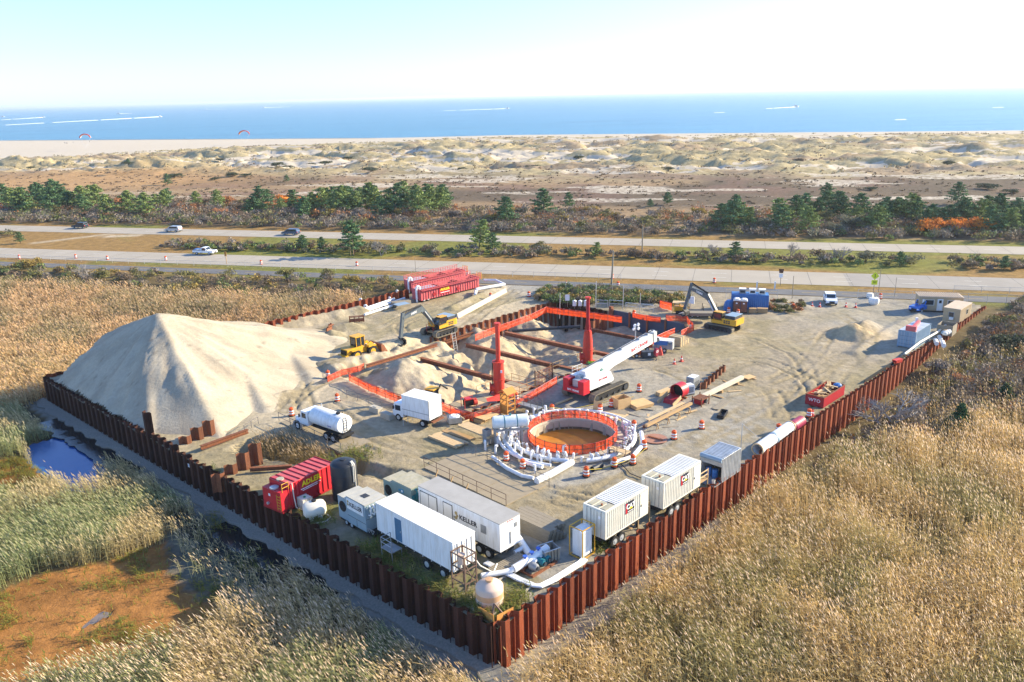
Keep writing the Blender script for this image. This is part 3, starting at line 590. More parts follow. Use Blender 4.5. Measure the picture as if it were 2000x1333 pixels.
# --- tan reed field left of the sand heap and behind it
fp = [AB(-4.5, 88), (-74, 100), (-100, 100), (-190, 170), (-150, 196), UV(-190, 139), UV(-40, 139), AB(62, 86.5), AB(30, 86.5), AB(-3, 90)]
x, y = scatter(fp, 4.6); u, v = touv(x, y); a, b = wall_dist(x, y); k = ((b > 86.8) | (a < -3.5)) & (v < 137+8*(fbm(u/8, v/8, 3, 1)-.5)); x, y, v = x[k], y[k], v[k]; g = fbm(x/10, y/10, 3, 231)
lc = cmix(np.broadcast_to(K(.62, .44, .23), (len(x), 3)), K(.44, .36, .19), sstep(.45, .62, g)); lc = cmix(lc, K(.66, .50, .25), (1-sstep(95, 118, v))*.6)
h = 1.4+1.8*fbm(x/5, y/5, 4, 232)+RNG.normal(size=len(x))*.3
Vr, Cr = reeds(x, y, gz(x, y), h, lc, cmix(np.broadcast_to(K(.72, .53, .36), lc.shape), lc, .4*np.ones(len(x))), wd=1.9, pl=.5); o = tris_obj('reed_field', Vr, Cr, 'reed'); o['kind'] = 'stuff'; o['label'] = 'wide tan reed field between the sand heap and the road'; o['category'] = 'reeds'
# --- reeds in the ditch by the tanker deck, weeds in the yard
x, y = scatter([G(500, 858), G(560, 850), G(650, 885), G(640, 905), G(560, 905), G(500, 885)], 11)
o = tris_obj('ditch_reeds', *reeds(x, y, np.full(len(x), -1.2), RNG.uniform(1.6, 2.5, len(x)), np.broadcast_to(K(.27, .19, .08), (len(x), 3)), np.broadcast_to(K(.50, .39, .25), (len(x), 3))), 'reed'); o['kind'] = 'stuff'
xs = []; ys = []
for px, py, rr, n in ((760, 1095, 1.6, 150), (720, 1075, 1.2, 70), (850, 1150, 1.4, 90), (900, 1185, 1.5, 160), (990, 1190, 1.4, 140), (620, 1015, 1.5, 120), (1180, 1065, 1.0, 160), (560, 985, 1.2, 90), (1010, 1170, 1, 80), (400, 930, 2.0, 120), (700, 890, 2.0, 120), (640, 905, 2.0, 100), (800, 1120, 1.6, 80), (940, 1200, 1, 90)):
    q = G(px, py); xs.append(q.x+RNG.normal(size=n)*rr*.6); ys.append(q.y+RNG.normal(size=n)*rr*.6)
x = np.concatenate(xs); y = np.concatenate(ys); a, b = wall_dist(x, y); k = (a > .4) & (b > .4); x, y = x[k], y[k]
lc = cmix(np.broadcast_to(K(.13, .19, .035), (len(x), 3)), K(.30, .24, .08), RNG.random(len(x)))
o = tris_obj('weeds', *reeds(x, y, np.zeros(len(x))-.1, RNG.uniform(.3, .8, len(x)), lc, lc, pl=.12), 'reed'); o['kind'] = 'stuff'
# --- leaf clouds and twigs
def cloud(c, r, per, size, col, jit=.35, flat=.0):
    n = len(c)*per; i = np.repeat(np.arange(len(c)), per); d = unit(n); rad = RNG.random(n)**.45
    d[:, 2] = np.abs(d[:, 2])*1.0-.15; p = c[i]+d*r[i]*rad[:, None]*(1+.25*RNG.normal(size=(n, 1))*.5)
    t = unit(n); t = t-d*(t*d).sum(1, keepdims=True)*.5; t /= np.linalg.norm(t, axis=1, keepdims=True); s = np.cross(t, unit(n)); s /= np.linalg.norm(s, axis=1, keepdims=True)+1e-6
    L = size*RNG.uniform(.6, 1.4, (n, 1)); W = L*.55
    V = np.stack([p-t*L, p+s*W, p+t*L, p-t*L, p+t*L, p-s*W], 1); cc = col[i]*RNG.uniform(1-jit, 1+jit, (n, 1)); C = np.repeat(cc[:, None], 6, 1); return V.reshape(-1, 3, 3), C.reshape(-1, 3, 3)
def twigs(c, r, per, col, w=.02, spread=1.0):
    n = len(c)*per; i = np.repeat(np.arange(len(c)), per); d = unit(n); d[:, 2] = np.abs(d[:, 2])*1.1+.25; d[:, :2] *= spread
    b = c[i]+np.concatenate([RNG.normal(size=(n, 2))*.25*r[i][:, :2], np.zeros((n, 1))], 1); b[:, 2] -= r[i][:, 2]*.4; tip = c[i]+d*r[i]*RNG.uniform(.6, 1.1, (n, 1))
    s = unit(n)*w; cc = col[i]*RNG.uniform(.7, 1.3, (n, 1)); Vs = [np.stack([b+s, b-s, tip], 1)]; Cs = [np.repeat(cc[:, None], 3, 1)]
    for k in range(4):
        t = RNG.uniform(.35, .9, (n, 1)); p = b*(1-t)+tip*t; e = (tip-b)/np.linalg.norm(tip-b, axis=1, keepdims=True)+unit(n)*.8; s2 = unit(n)*w*.6
        Vs.append(np.stack([p+s2, p-s2, p+e*r[i][:, 2:3]*RNG.uniform(.2, .45, (n, 1))], 1)); Cs.append(np.repeat(cc[:, None], 3, 1))
    return np.concatenate(Vs), np.concatenate(Cs)
def join(*q): return np.concatenate([a for a, _ in q]), np.concatenate([b for _, b in q])
SHC = {'olive': K(.19, .175, .06), 'brown': K(.20, .145, .095), 'green': K(.13, .18, .055), 'gold': K(.32, .23, .06), 'rust': K(.38, .17, .07), 'grey': K(.245, .205, .17), 'dark': K(.07, .085, .045), 'orange': K(.68, .25, .04), 'sage': K(.17, .17, .11)}
def thicket(name, label, pts, hts, kinds, zf, size=.28, per=90, tw=26, group=None):
    """an uncountable mass of brush"""
    x, y = pts; n = len(x); h = hts; c = np.stack([x, y, zf(x, y)+h*.45], -1); r = np.stack([h*.75, h*.75, h*.62], -1)*RNG.uniform(.8, 1.25, (n, 3)); kc = np.array([SHC[k] for k in kinds])[RNG.integers(0, len(kinds), n)]
    V, C = join(cloud(c, r, per, size, kc), twigs(c, r, tw, cmix(kc*.6, K(.22, .19, .16), .55*np.ones(n)), w=.03)); o = tris_obj(name, V, C, 'leaf'); o['kind'] = 'stuff'; o['label'] = label; o['category'] = 'brush'; return o
def rnd_uv(u0, u1, v0, v1, n, thr=None, s=0):
    u = RNG.uniform(u0, u1, n); v = RNG.uniform(v0, v1, n)
    if thr is not None: k = fbm(u/14, v/9, 3, s) > thr; u, v = u[k], v[k]
    return u*cos(TH)-v*sin(TH), u*sin(TH)+v*cos(TH)
HR = lambda n, a, b: RNG.uniform(a, b, n)
p_ = rnd_uv(-300, -30, 136, 153.5, 640); ab_ = wall_dist(*p_); kk = (ab_[1] > 88); p_ = (p_[0][kk], p_[1][kk]); thicket('roadside_brush', 'olive and brown brush between the reed field and the bike path', p_, HR(len(p_[0]), 1.0, 2.3), ['olive', 'brown', 'green', 'gold', 'grey', 'olive', 'brown'], gz, .22, 80)
p_ = rnd_uv(-330, 140, 218, 232, 900); thicket('belt_brush', 'low mixed brush along the foot of the tree belt', p_, HR(len(p_[0]), 1.4, 3.0), ['olive', 'brown', 'grey', 'green', 'brown', 'grey', 'sage'], gz, .30, 64, 22)
p_ = rnd_uv(-330, 150, 230, 258, 1000, .38, 4); thicket('belt_brush', 'grey brown thicket inside the tree belt', p_, HR(len(p_[0]), 1.8, 3.8), ['brown', 'grey', 'olive', 'rust', 'brown', 'grey'], gz, .34, 56, 22)
p_ = [np.concatenate(q) for q in zip(rnd_uv(-60, 170, 184, 193, 460, .33, 6), rnd_uv(-300, -205, 184, 197, 170), rnd_uv(-150, -60, 182, 191, 200))]; thicket('median_brush', 'brown green brush growing along the grass median', p_, HR(len(p_[0]), .7, 2.1), ['olive', 'brown', 'grey', 'green', 'brown', 'sage'], gz, .28, 60, 20)
x, y = scatter([AB(43, -2.4), AB(60, -3.2), AB(95, -3.4), AB(119, -3), AB(128, -4), (140, 125), (105, 95), AB(80, -16)], .62); aa_, bb_ = wall_dist(x, y); thicket('slope_brush', 'brown and olive brush on the slope outside the right wall', (x, y), np.minimum(HR(len(x), 1.0, 2.5), 1.0+.25*(-bb_-2.2)), ['brown', 'grey', 'olive', 'brown', 'grey', 'gold', 'rust', 'grey'], gz, .2, 60, 22)
q = [G(*k) for k in ((1045, 588), (1060, 566), (1200, 566), (1330, 585), (1335, 598), (1100, 597))]; x, y = scatter(q, .8); thicket('yard_brush', 'green and gold brush strip behind the excavation', (x, y), HR(len(x), .8, 1.7), ['olive', 'green', 'gold', 'brown', 'green'], lambda x, y: 0*x, .2, 110)
q = [G(*k) for k in ((1495, 612), (1500, 590), (1565, 592), (1572, 612))]; x, y = scatter(q, .7); thicket('yard_brush', 'brown grass strip beside the blue container', (x, y), HR(len(x), .5, 1.1), ['brown', 'olive', 'rust'], lambda x, y: 0*x, .2, 90)
# dune grass and heath texture
x, y = rnd_uv(-820, 330, 400, 740, 5200); u, v = touv(x, y); sf = fbm(u/60, v/24, 4, 91); k = (sf < .56) & (v < vbeach(u)-2); x, y = x[k], y[k]; n = len(x); g = fbm(x/30, y/30, 2, 7)
c = np.stack([x, y, gz(x, y)+.1], -1); r = np.stack([RNG.uniform(1, 3, n), RNG.uniform(1, 3, n), RNG.uniform(.4, .9, n)], -1)
o = tris_obj('dune_grass', *cloud(c, r, 14, .5, cmix(np.broadcast_to(K(.36, .30, .165), (n, 3)), K(.24, .175, .115), sstep(.5, .62, g))), 'leaf'); o['kind'] = 'stuff'
x, y = rnd_uv(-420, 260, 262, 400, 3800, .42, 12); n = len(x); c = np.stack([x, y, gz(x, y)], -1); r = np.stack([RNG.uniform(.5, 1.6, n), RNG.uniform(.5, 1.6, n), RNG.uniform(.25, .6, n)], -1)
o = tris_obj('heath_tufts', *cloud(c, r, 12, .35, cmix(np.broadcast_to(K(.10, .078, .05), (n, 3)), K(.21, .145, .085), RNG.random(n))), 'leaf'); o['kind'] = 'stuff'
# --- individual trees: prototypes
def proto(kind, h, w, seed):
    global RNG
    keep = RNG; RNG = np.random.default_rng(seed); P_ = []; D = []
    if kind in ('pine', 'pineo', 'fir'):
        nb = 46 if kind != 'fir' else 60; lean = RNG.normal(size=2)*.06*h
        for i in range(nb):
            t = .14+.86*(i+.5)/nb; L = w*.5*((1-t)**.6*1.15+.14)*RNG.uniform(.6, 1.3) if kind != 'fir' else w*.5*(1-t)*1.05+.1
            az = i*2.4+RNG.uniform(-.4, .4); up = RNG.uniform(-.05, .3)
            for s in np.linspace(.35, 1, 4): P_.append((lean[0]*t+cos(az)*L*s, lean[1]*t+sin(az)*L*s, h*t*.97+up*L*s)); D.append(.16+.30*L*.35)
        c = np.array(P_); r = np.array(D)[:, None]*np.array([[1.3, 1.3, .62]]); col = {'pine': K(.10, .175, .075), 'pineo': K(.20, .26, .085), 'fir': K(.04, .095, .04)}[kind]
        cc = col*RNG.uniform(.7, 1.4, (len(c), 1)); V, C_ = cloud(c, r*1.15, 15, .23, cc, .45); me_t = mesh('trunk', [TU([(0, 0, -.5), (lean[0]*.3, lean[1]*.3, h*.35), (lean[0]*.9, lean[1]*.9, h*.92)], [.16, .11, .03])]+[TU([(lean[0]*t, lean[1]*t, h*t), (lean[0]*t+cos(a)*w*.3, lean[1]*t+sin(a)*w*.3, h*t+.4)], [.05, .015], 4) for t, a in ((.3, 1), (.42, 3.2), (.5, 5.1), (.62, .4), (.7, 2.3))])
    elif kind == 'bare':
        br = []
        def grow(p, d, L, r, lv):
            q = p+d*L; br.append(TU([p, (p+q)/2+Vector(RNG.normal(size=3))*.06*L, q], [r, r*.8, r*.55], 4))
            if lv == 0: return
            for k in range(4 if lv > 1 else 5):
                dd = (d+Vector(unit(1)[0])*.75); dd.z = abs(dd.z)*.8+.1; grow(p+d*L*RNG.uniform(.45, 1), dd.normalized(), L*RNG.uniform(.5, .75), r*.6, lv-1)
        for k in range(3): grow(Vector((RNG.normal()*.2, RNG.normal()*.2, -.3)), Vector((RNG.normal()*.4, RNG.normal()*.4, 1)).normalized(), h*.42, .12, 3)
        me_t = mesh('trunk', br[:60]); me_c = mesh('crown', br[60:]); RNG = keep
        return me_t, me_c, 'grey_bark'
    else:
        n = 16; c = np.concatenate([RNG.normal(size=(n, 2))*w*.24, RNG.uniform(.25, .72, (n, 1))*h], 1); r = np.full((n, 3), .3*w)*RNG.uniform(.7, 1.2, (n, 1)); r[:, 2] *= .6*h/w*1.3
        col = np.broadcast_to(SHC[kind], (n, 3))*RNG.uniform(.7, 1.35, (n, 1)); V, C_ = join(cloud(c, r, 120, .13*max(1, w/3), col, .4), twigs(c, r, 16, K(.19, .16, .13)*np.ones((n, 1)), w=.022))
        me_t = mesh('trunk', [TU([(RNG.normal()*.15, RNG.normal()*.15, -.4), (RNG.normal()*.3, RNG.normal()*.3, h*.3), (RNG.normal()*w*.22, RNG.normal()*w*.22, h*.75)], [.06, .045, .012], 4) for _ in range(7)])
    o = tris_obj('crown', V, C_, 'leaf'); me_c = o.data; bpy.data.objects.remove(o); RNG = keep; return me_t, me_c, 'bark'
PR = {}
for kd, h, w, ns in (('pine', 7, 5.2, 4), ('pineo', 7, 5.4, 3), ('fir', 5, 3.6, 2), ('bare', 5, 4, 3), ('olive', 3, 3.6, 2), ('brown', 3, 3.8, 2), ('grey', 3, 3.8, 2), ('rust', 3.2, 3.6, 2), ('orange', 4, 5, 2), ('gold', 3, 3.4, 2), ('dark', 2.6, 4.6, 2), ('sage', 3, 3.4, 1)):
    PR[kd] = [(proto(kd, h, w, 900+len(PR)*10+i), h) for i in range(ns)]
tree_names = {'pine': 'pine_tree', 'pineo': 'pine_tree', 'fir': 'fir_tree', 'bare': 'bare_tree', 'orange': 'autumn_shrub', 'rust': 'autumn_shrub'}
NT = [0]
def tree(kd, px, py, h, label, group=None, z=None, xy=None, wf=1.0):
    p = G(px, py, 0) if xy is None else Vector((*xy, 0))
    if z is None:
        for _ in range(3): zz = float(gz(np.array([p.x]), np.array([p.y]))[0]); p = G(px, py, zz) if xy is None else p
    else: zz = z
    NT[0] += 1; (me_t, me_c, bk), h0 = PR[kd][NT[0] % len(PR[kd])]
    t = T(tree_names.get(kd, 'shrub'), label, 'tree' if kd in ('pine', 'pineo', 'fir', 'bare') else 'shrub', (p.x, p.y, zz), NT[0]*2.1, group); s = h/h0; t.scale = (s*wf, s*wf, s)
    obj('trunk', me_t, bk, t); obj('crown', me_c, bk if kd == 'bare' else 'leaf', t); return t
# tree belt beyond the far road (photo x, foot y, height m)
BELT = 'trees and shrubs of the belt beyond the far road'
rb = random.Random(5)
AUTO = []
def belt(x0, x1, n, kinds, h0, h1, y0=412, y1=446, lab=None):
    for i in range(n):
        px = x0+(x1-x0)*(i+rb.random())/n; py = rb.uniform(y0, y1)+(px-1000)*.012+3; kd = rb.choice(kinds)
        AUTO.append((tree(kd, px, py, rb.uniform(h0, h1)*1.18*(1 if kd in ('pine', 'pineo', 'fir') else .62), {'pine': 'dark green pine in the dense belt beyond the far road', 'pineo': 'light green pine in the dense belt beyond the far road', 'bare': 'leafless grey tree among the pines beyond the far road', 'rust': 'rust coloured autumn shrub in the belt beyond the far road', 'orange': 'orange autumn shrub in the belt beyond the far road', 'gold': 'golden shrub in the belt beyond the far road', 'grey': 'grey leafless shrub in the belt beyond the far road', 'brown': 'brown shrub in the belt beyond the far road', 'olive': 'olive shrub in the belt beyond the far road', 'sage': 'sage green shrub in the belt beyond the far road'}[kd], BELT), px))
belt(-30, 190, 26, ['pine', 'pineo', 'pineo', 'pine', 'pine', 'rust', 'grey'], 5.5, 8.5, 396, 428); belt(190, 345, 14, ['pine', 'pineo', 'rust', 'grey', 'bare', 'brown'], 4.5, 7.5, 400, 432); belt(340, 490, 14, ['pine', 'pineo', 'rust', 'gold', 'brown', 'bare'], 4, 6.5, 402, 432)
belt(495, 640, 14, ['pine', 'pine', 'pineo', 'orange', 'rust'], 5, 8, 400, 432); belt(640, 875, 26, ['pine', 'pine', 'pine', 'pineo', 'pine', 'bare'], 6, 8.5, 402, 430)
belt(640, 900, 12, ['brown', 'grey', 'rust', 'gold', 'bare'], 3.5, 5, 425, 438); belt(880, 1380, 26, ['brown', 'grey', 'olive', 'gold', 'brown', 'sage'], 3, 5, 415, 440)
belt(1395, 1470, 5, ['pine', 'pineo', 'olive'], 5, 7, 425, 445); belt(1500, 1720, 20, ['pine', 'pineo', 'pine', 'olive', 'sage'], 4.5, 7.5, 415, 448); belt(1720, 2040, 28, ['pine', 'pine', 'pineo', 'pine', 'grey', 'olive'], 4.5, 7.5, 415, 448)
for px, py, h, lab in ((988, 440, 8.5, 'tall dark pine standing alone left of two pines beyond the far road'), (1062, 425, 9, 'tall dark pine, larger of the two beyond the far road'), (1112, 408, 5.5, 'rounded dark pine right of the tall pair beyond the far road'), (1303, 401, 4.6, 'small cone shaped pine alone on the brown heath'), (1270, 406, 3.0, 'low pine just left of the small cone shaped pine'), (1430, 452, 8.5, 'broad green pine beside the far road, right of the utility poles'), (560, 356, 3.5, 'lone pine on the white heath behind the belt'), (250, 322, 3.4, 'lone dark green pine at the edge of the dunes'), (327, 362, 5.5, 'dark pine standing above the left tree belt'), (1615, 400, 7.0, 'tall pine rising above the belt at the right'), (1870, 400, 7.2, 'tall dark pine rising at the right end of the belt')): tree('pine', px, py, h, lab)
for px, lab in ((1808, 'bright orange autumn shrub beside the far road, leftmost of three'), (1858, 'bright orange autumn shrub beside the far road, middle of three'), (1914, 'bright orange autumn shrub beside the far road, rightmost of three')): tree('orange', px, 458, 5.0, lab)
# median
MED = 'trees and shrubs on the grass median'
for kd, px, py, h, lab in (('pine', 692, 497, 8.5, 'tall shaggy pine on the median behind the twin wooden posts'), ('pine', 592, 490, 4.2, 'small dark pine on the median near the dark blue minivan'), ('pine', 630, 490, 3.6, 'rounded pine on the median left of the tall shaggy one'), ('pineo', 935, 488, 7.5, 'tall light green pine on the median above the red weir tanks'), ('pine', 962, 490, 4.5, 'small pine just right of the light green median pine'), ('pine', 1435, 510, 4.4, 'round dark pine standing on the green median'), ('pineo', 1162, 503, 3.6, 'leaning light green pine on the median near the poles'), ('bare', 745, 500, 5.5, 'bare tree on the median right of the shaggy pine'), ('bare', 1545, 503, 4.6, 'bare grey tree on the right part of the median'), ('bare', 1640, 512, 5.0, 'wide bare tree on the median above the white car'), ('bare', 1395, 500, 4, 'bare tree on the median left of the round pine'), ('pine', 40, 476, 3.4, 'dark pine on the left end of the median'), ('olive', 1050, 492, 2.6, 'olive shrub on the median left of the poles'), ('brown', 1240, 505, 2.6, 'brown shrub on the median between the poles'), ('pine', 1757, 520, 3.2, 'dark green pine on the median above the office trailer'), ('pine', 1960, 528, 3.0, 'dark pine on the median near the right edge'), ('sage', 1690, 512, 2.8, 'pale green shrub on the median above the yellow sign')): tree(kd, px, py, h, lab)
# roadside strip left, slope right
for kd, px, py, h, lab in (('bare', 165, 552, 5.2, 'bare grey tree standing in the left roadside brush'), ('gold', 60, 530, 3.6, 'tall golden green shrub by the bike path at far left'), ('olive', 200, 548, 2.6, 'olive shrub left of centre in the roadside brush'), ('dark', 115, 562, 1.9, 'dark shrub in the roadside brush at left'), ('olive', 560, 545, 2.6, 'dark olive shrub near the red weir tanks'), ('gold', 690, 560, 2.8, 'golden shrub beside the rusty back wall'), ('green' if False else 'olive', 640, 545, 2.4, 'olive shrub beside the bike path')): tree(kd, px, py, h, lab)
tree('bare', 1738, 842, 7.0, 'large bare grey tree leaning over the right wall', wf=1.3); tree('bare', 1690, 815, 4.5, 'small bare tree left of the large bare one at the right wall'); tree('fir', 1866, 850, 4.2, 'small dark green fir among the right slope brush'); tree('fir', 1960, 790, 2.8, 'low dark green bush near the right edge', wf=1.5); tree('dark', 1985, 690, 3.0, 'dark rounded shrub on the right slope by the edge')
tree('bare', 1790, 830, 3.6, 'bare grey shrub right of the large bare tree'); tree('grey', 1830, 730, 2.6, 'grey brown shrub below the tan container'); tree('rust', 1880, 760, 2.2, 'rust coloured shrub on the right slope')
tree('olive', 1955, 640, 2.6, 'olive shrub at the far end of the right wall')
# dark rounded shrubs on the dunes
for px, py in ((60, 330), (120, 320), (250, 322), (340, 348), (420, 352), (455, 345), (480, 345), (430, 315), (505, 318), (540, 325), (560, 330), (610, 326), (635, 322), (680, 312), (724, 335), (900, 333), (1220, 326), (1306, 333), (1700, 372), (1975, 378), (1560, 318), (1850, 322), (1130, 310), (1930, 370), (580, 316), (1040, 330)):
    AUTO.append((tree('dark' if px not in (1220, 1560) else 'brown', px, py, rb.uniform(1.6, 2.6), 'dark rounded shrub growing on the open dunes' if px not in (1220, 1560) else 'brown mound of shrub on the dunes at the right', 'dark shrubs scattered on the dunes', wf=1.5), px))

LM = [(-100, 'at the left picture edge'), (90, 'above the black car'), (250, 'left above the silver minivan'), (340, 'right above the silver minivan'), (450, 'left above the dark blue minivan'), (570, 'right above the dark blue minivan'), (650, 'above the twin wooden posts'), (720, 'right above the twin wooden posts'), (800, 'above the red weir tanks'), (900, 'above the light green median pine'), (1020, 'left above the utility poles'), (1190, 'above the utility poles'), (1300, 'right above the utility poles'), (1400, 'above the round median pine'), (1500, 'left above the white car'), (1620, 'right above the white car'), (1700, 'above the yellow sign'), (1790, 'above the tan office'), (1890, 'right above the tan office'), (1960, 'at the right picture edge')]
grp = {}
for o, px in AUTO:
    ln = [l for x, l in LM if px >= x][-1]; ds = o['label'].split(' in the ')[0].split(' among ')[0].split(' growing ')[0].split(' on the dunes')[0]; wh = 'on the dunes' if 'dune' in o['group'] else 'in the belt'; grp.setdefault((ds, wh, ln), []).append((px, o))
for (ds, wh, ln), q in grp.items():
    q.sort(key=lambda k: k[0])
    for i, (px, o) in enumerate(q): o['label'] = f'{ds} {wh} {ln}'+('' if len(q) == 1 else ', '+(['leftmost', 'second from left', 'third from left', 'fourth from left', 'fifth from left', 'sixth from left', 'seventh from left', 'eighth from left', 'ninth from left', 'tenth from left'][i] if i < len(q)-1 else 'rightmost'))
# ================================================================ materials for the things
mat('white_paint', (.73, .74, .74), .45, sc=1.6, lo=.45, hi=.85, col2=(.52, .50, .45), stretch=(2.5, 2.5, .35)); mat('cream_paint', (.72, .69, .59), .5, col2=(.63, .59, .49), sc=1.5); mat('roof_grey', (.36, .35, .33), .8, col2=(.30, .29, .27), sc=.8); mat('roof_white', (.74, .73, .70), .6, col2=(.62, .60, .55), sc=.7)
mat('steel_grey', (.30, .31, .32), .55, .4, var=.2); mat('galv', (.50, .52, .53), .45, .5, var=.2); mat('rubber', (.018, .018, .018), .85, var=.3, sc=8); mat('rim', (.55, .55, .53), .5, .3); mat('black', (.015, .015, .017), .6, var=.3); mat('glass', (.02, .03, .04), .08, spec=.8, var=.1)
mat('red_paint', (.50, .018, .03), .45, col2=(.38, .02, .03), sc=1.2); mat('red_faded', (.47, .07, .09), .6, col2=(.55, .14, .13), sc=.8); mat('red_dark', (.33, .012, .02), .5); mat('yellow_paint', (.68, .36, .02), .45, col2=(.52, .28, .04), sc=2); mat('yellow_text', (.85, .62, .02), .5); mat('white_text', (.82, .82, .82), .5); mat('black_text', (.012, .014, .03), .5)
mat('green_grey', (.23, .30, .27), .6, col2=(.18, .25, .23), sc=1.5); mat('blue_grey', (.25, .33, .37), .55, col2=(.21, .28, .33), sc=1.5); mat('beige_roof', (.40, .37, .28), .8, col2=(.27, .26, .19), sc=2.0); mat('pale_roof', (.44, .43, .38), .75, col2=(.35, .34, .30), sc=1.5)
mat('plastic_black', (.022, .026, .034), .45); mat('plastic_white', (.70, .66, .57), .5, col2=(.62, .57, .47)); mat('tank_beige', (.62, .46, .36), .6, col2=(.56, .42, .33)); mat('tank_band', (.55, .32, .17), .6); mat('pipe_white', (.76, .77, .78), .5, col2=(.66, .66, .65), sc=3)
mat('wood', (.42, .28, .14), .8, col2=(.33, .21, .10), sc=3, stretch=(1, 8, 8)); mat('wood_pale', (.56, .41, .23), .8, col2=(.47, .33, .18), sc=3); mat('wood_grey', (.27, .235, .18), .9, col2=(.20, .17, .125), sc=3, stretch=(.6, 6, 6)); mat('plywood', (.60, .40, .19), .75, col2=(.52, .33, .15), sc=2); mat('wood_orange', (.50, .23, .05), .75, col2=(.42, .19, .05), sc=3)
mat('orange', (.74, .10, .015), .65, col2=(.55, .09, .03), sc=4); mat('orange_red', (.60, .045, .025), .55, col2=(.44, .05, .035), sc=2.5); mat('stripe', (.8, .8, .8), .5, var=.05); mat('rail_brown', (.17, .105, .075), .75, .2, col2=(.11, .08, .065), sc=4); mat('rail_grey', (.16, .15, .145), .7, .3, var=.25)
mat('teal', (.02, .17, .20), .4, var=.2); mat('blue_paint', (.03, .13, .36), .5, col2=(.05, .17, .40), sc=1.5); mat('blue_pale', (.20, .29, .38), .55, col2=(.26, .34, .42), sc=1.5); mat('tan_wall', (.42, .32, .20), .7, var=.08); mat('tan_roof', (.50, .40, .29), .7, var=.1); mat('concrete', (.42, .385, .32), .9, col2=(.35, .32, .26), sc=2, bmp=.2); mat('concrete_pale', (.56, .50, .39), .9, col2=(.48, .43, .34), sc=1)
mat('deck', (.30, .25, .175), .92, col2=(.24, .20, .14), sc=1.5); mat('car_blue', (.015, .15, .55), .25, spec=.6, var=.05); mat('car_white', (.78, .79, .80), .25, spec=.6, var=.03); mat('car_dark', (.02, .03, .045), .25, spec=.6, var=.05); mat('car_silver', (.45, .48, .52), .3, .5, var=.05); mat('car_navy', (.07, .11, .18), .3, .4, var=.05); mat('lamp_red', (.55, .01, .01), .3, var=.05); mat('lamp_clear', (.8, .8, .78), .2, var=.03)
mat('shaft_water', (.46, .20, .03), .3, col2=(.34, .135, .02), sc=.6, spec=.3); mat('lime', (.55, .62, .02), .5, var=.05); mat('brown_plastic', (.17, .075, .05), .6); mat('sign_brown', (.10, .04, .02), .6); mat('hose_yellow', (.55, .42, .06), .6); mat('mud_track', (.22, .185, .125), .9, col2=(.12, .105, .085), sc=2.5); mat('cloth_white', (.74, .73, .70), .9, var=.08)
m, t, p = _mk('mesh_fence')     # plastic barrier netting: see-through grid
p.inputs['Base Color'].default_value = (.85, .075, .012, 1); p.inputs['Roughness'].default_value = .6
tr = t.nodes.new('ShaderNodeBsdfTransparent'); tl = t.nodes.new('ShaderNodeBsdfTranslucent'); tl.inputs[0].default_value = (.85, .09, .015, 1)
m1 = t.nodes.new('ShaderNodeMixShader'); m1.inputs[0].default_value = .35; t.links.new(p.outputs[0], m1.inputs[1]); t.links.new(tl.outputs[0], m1.inputs[2])
m2 = t.nodes.new('ShaderNodeMixShader'); pos = t.nodes.new('ShaderNodeNewGeometry').outputs['Position']; f = ramp(t, noise(t, pos, 1.2, 3), .35, .65)
mm = t.nodes.new('ShaderNodeMapRange'); mm.inputs[3].default_value = .10; mm.inputs[4].default_value = .38; t.links.new(f, mm.inputs[0]); t.links.new(mm.outputs[0], m2.inputs[0]); t.links.new(m1.outputs[0], m2.inputs[1]); t.links.new(tr.outputs[0], m2.inputs[2]); t.links.new(m2.outputs[0], t.nodes['Material Output'].inputs[0])
m, t, p = _mk('chainlink'); p.inputs['Base Color'].default_value = (.42, .43, .43, 1); p.inputs['Metallic'].default_value = .4
tr = t.nodes.new('ShaderNodeBsdfTransparent'); m2 = t.nodes.new('ShaderNodeMixShader'); m2.inputs[0].default_value = .90; t.links.new(p.outputs[0], m2.inputs[1]); t.links.new(tr.outputs[0], m2.inputs[2]); t.links.new(m2.outputs[0], t.nodes['Material Output'].inputs[0])
# ---------------------------------------------------------------- shared parts
WM = {}
def wheel(parent, x, y, z, r, w, side=1, rim='rim'):
    k = (round(r, 2), round(w, 2), rim, side)
    if k not in WM:
        tm = mesh('wheel', [C((0, -w/2, 0), (0, w/2, 0), r, n=20)], True); fixn(tm)
        rm = mesh('rim', [C((0, side*(w/2-.02), 0), (0, side*(w/2+.015), 0), r*.56, n=14), C((0, side*w/2, 0), (0, side*(w/2+.05), 0), r*.2, n=8)]); fixn(rm); WM[k] = (tm, rm)
    tm, rm = WM[k]; o = obj('wheel', tm, 'rubber', parent); o.location = (x, y, z); obj('rim', rm, rim, o); return o
def corr(L, z0, z1, y, n, d=.05, side=1):
    """corrugated panel in the xz plane, ribs pointing to side"""
    pr = []; w = L/n
    for i in range(n): pr += [(i*w, 0), (i*w+w*.35, 0), (i*w+w*.5, d), (i*w+w*.85, d)]
    pr.append((L, 0)); v = [(x, y+side*o, z0) for x, o in pr]+[(x, y+side*o, z1) for x, o in pr]; k = len(pr)
    return v, [(i, i+1, k+i+1, k+i) for i in range(k-1)]
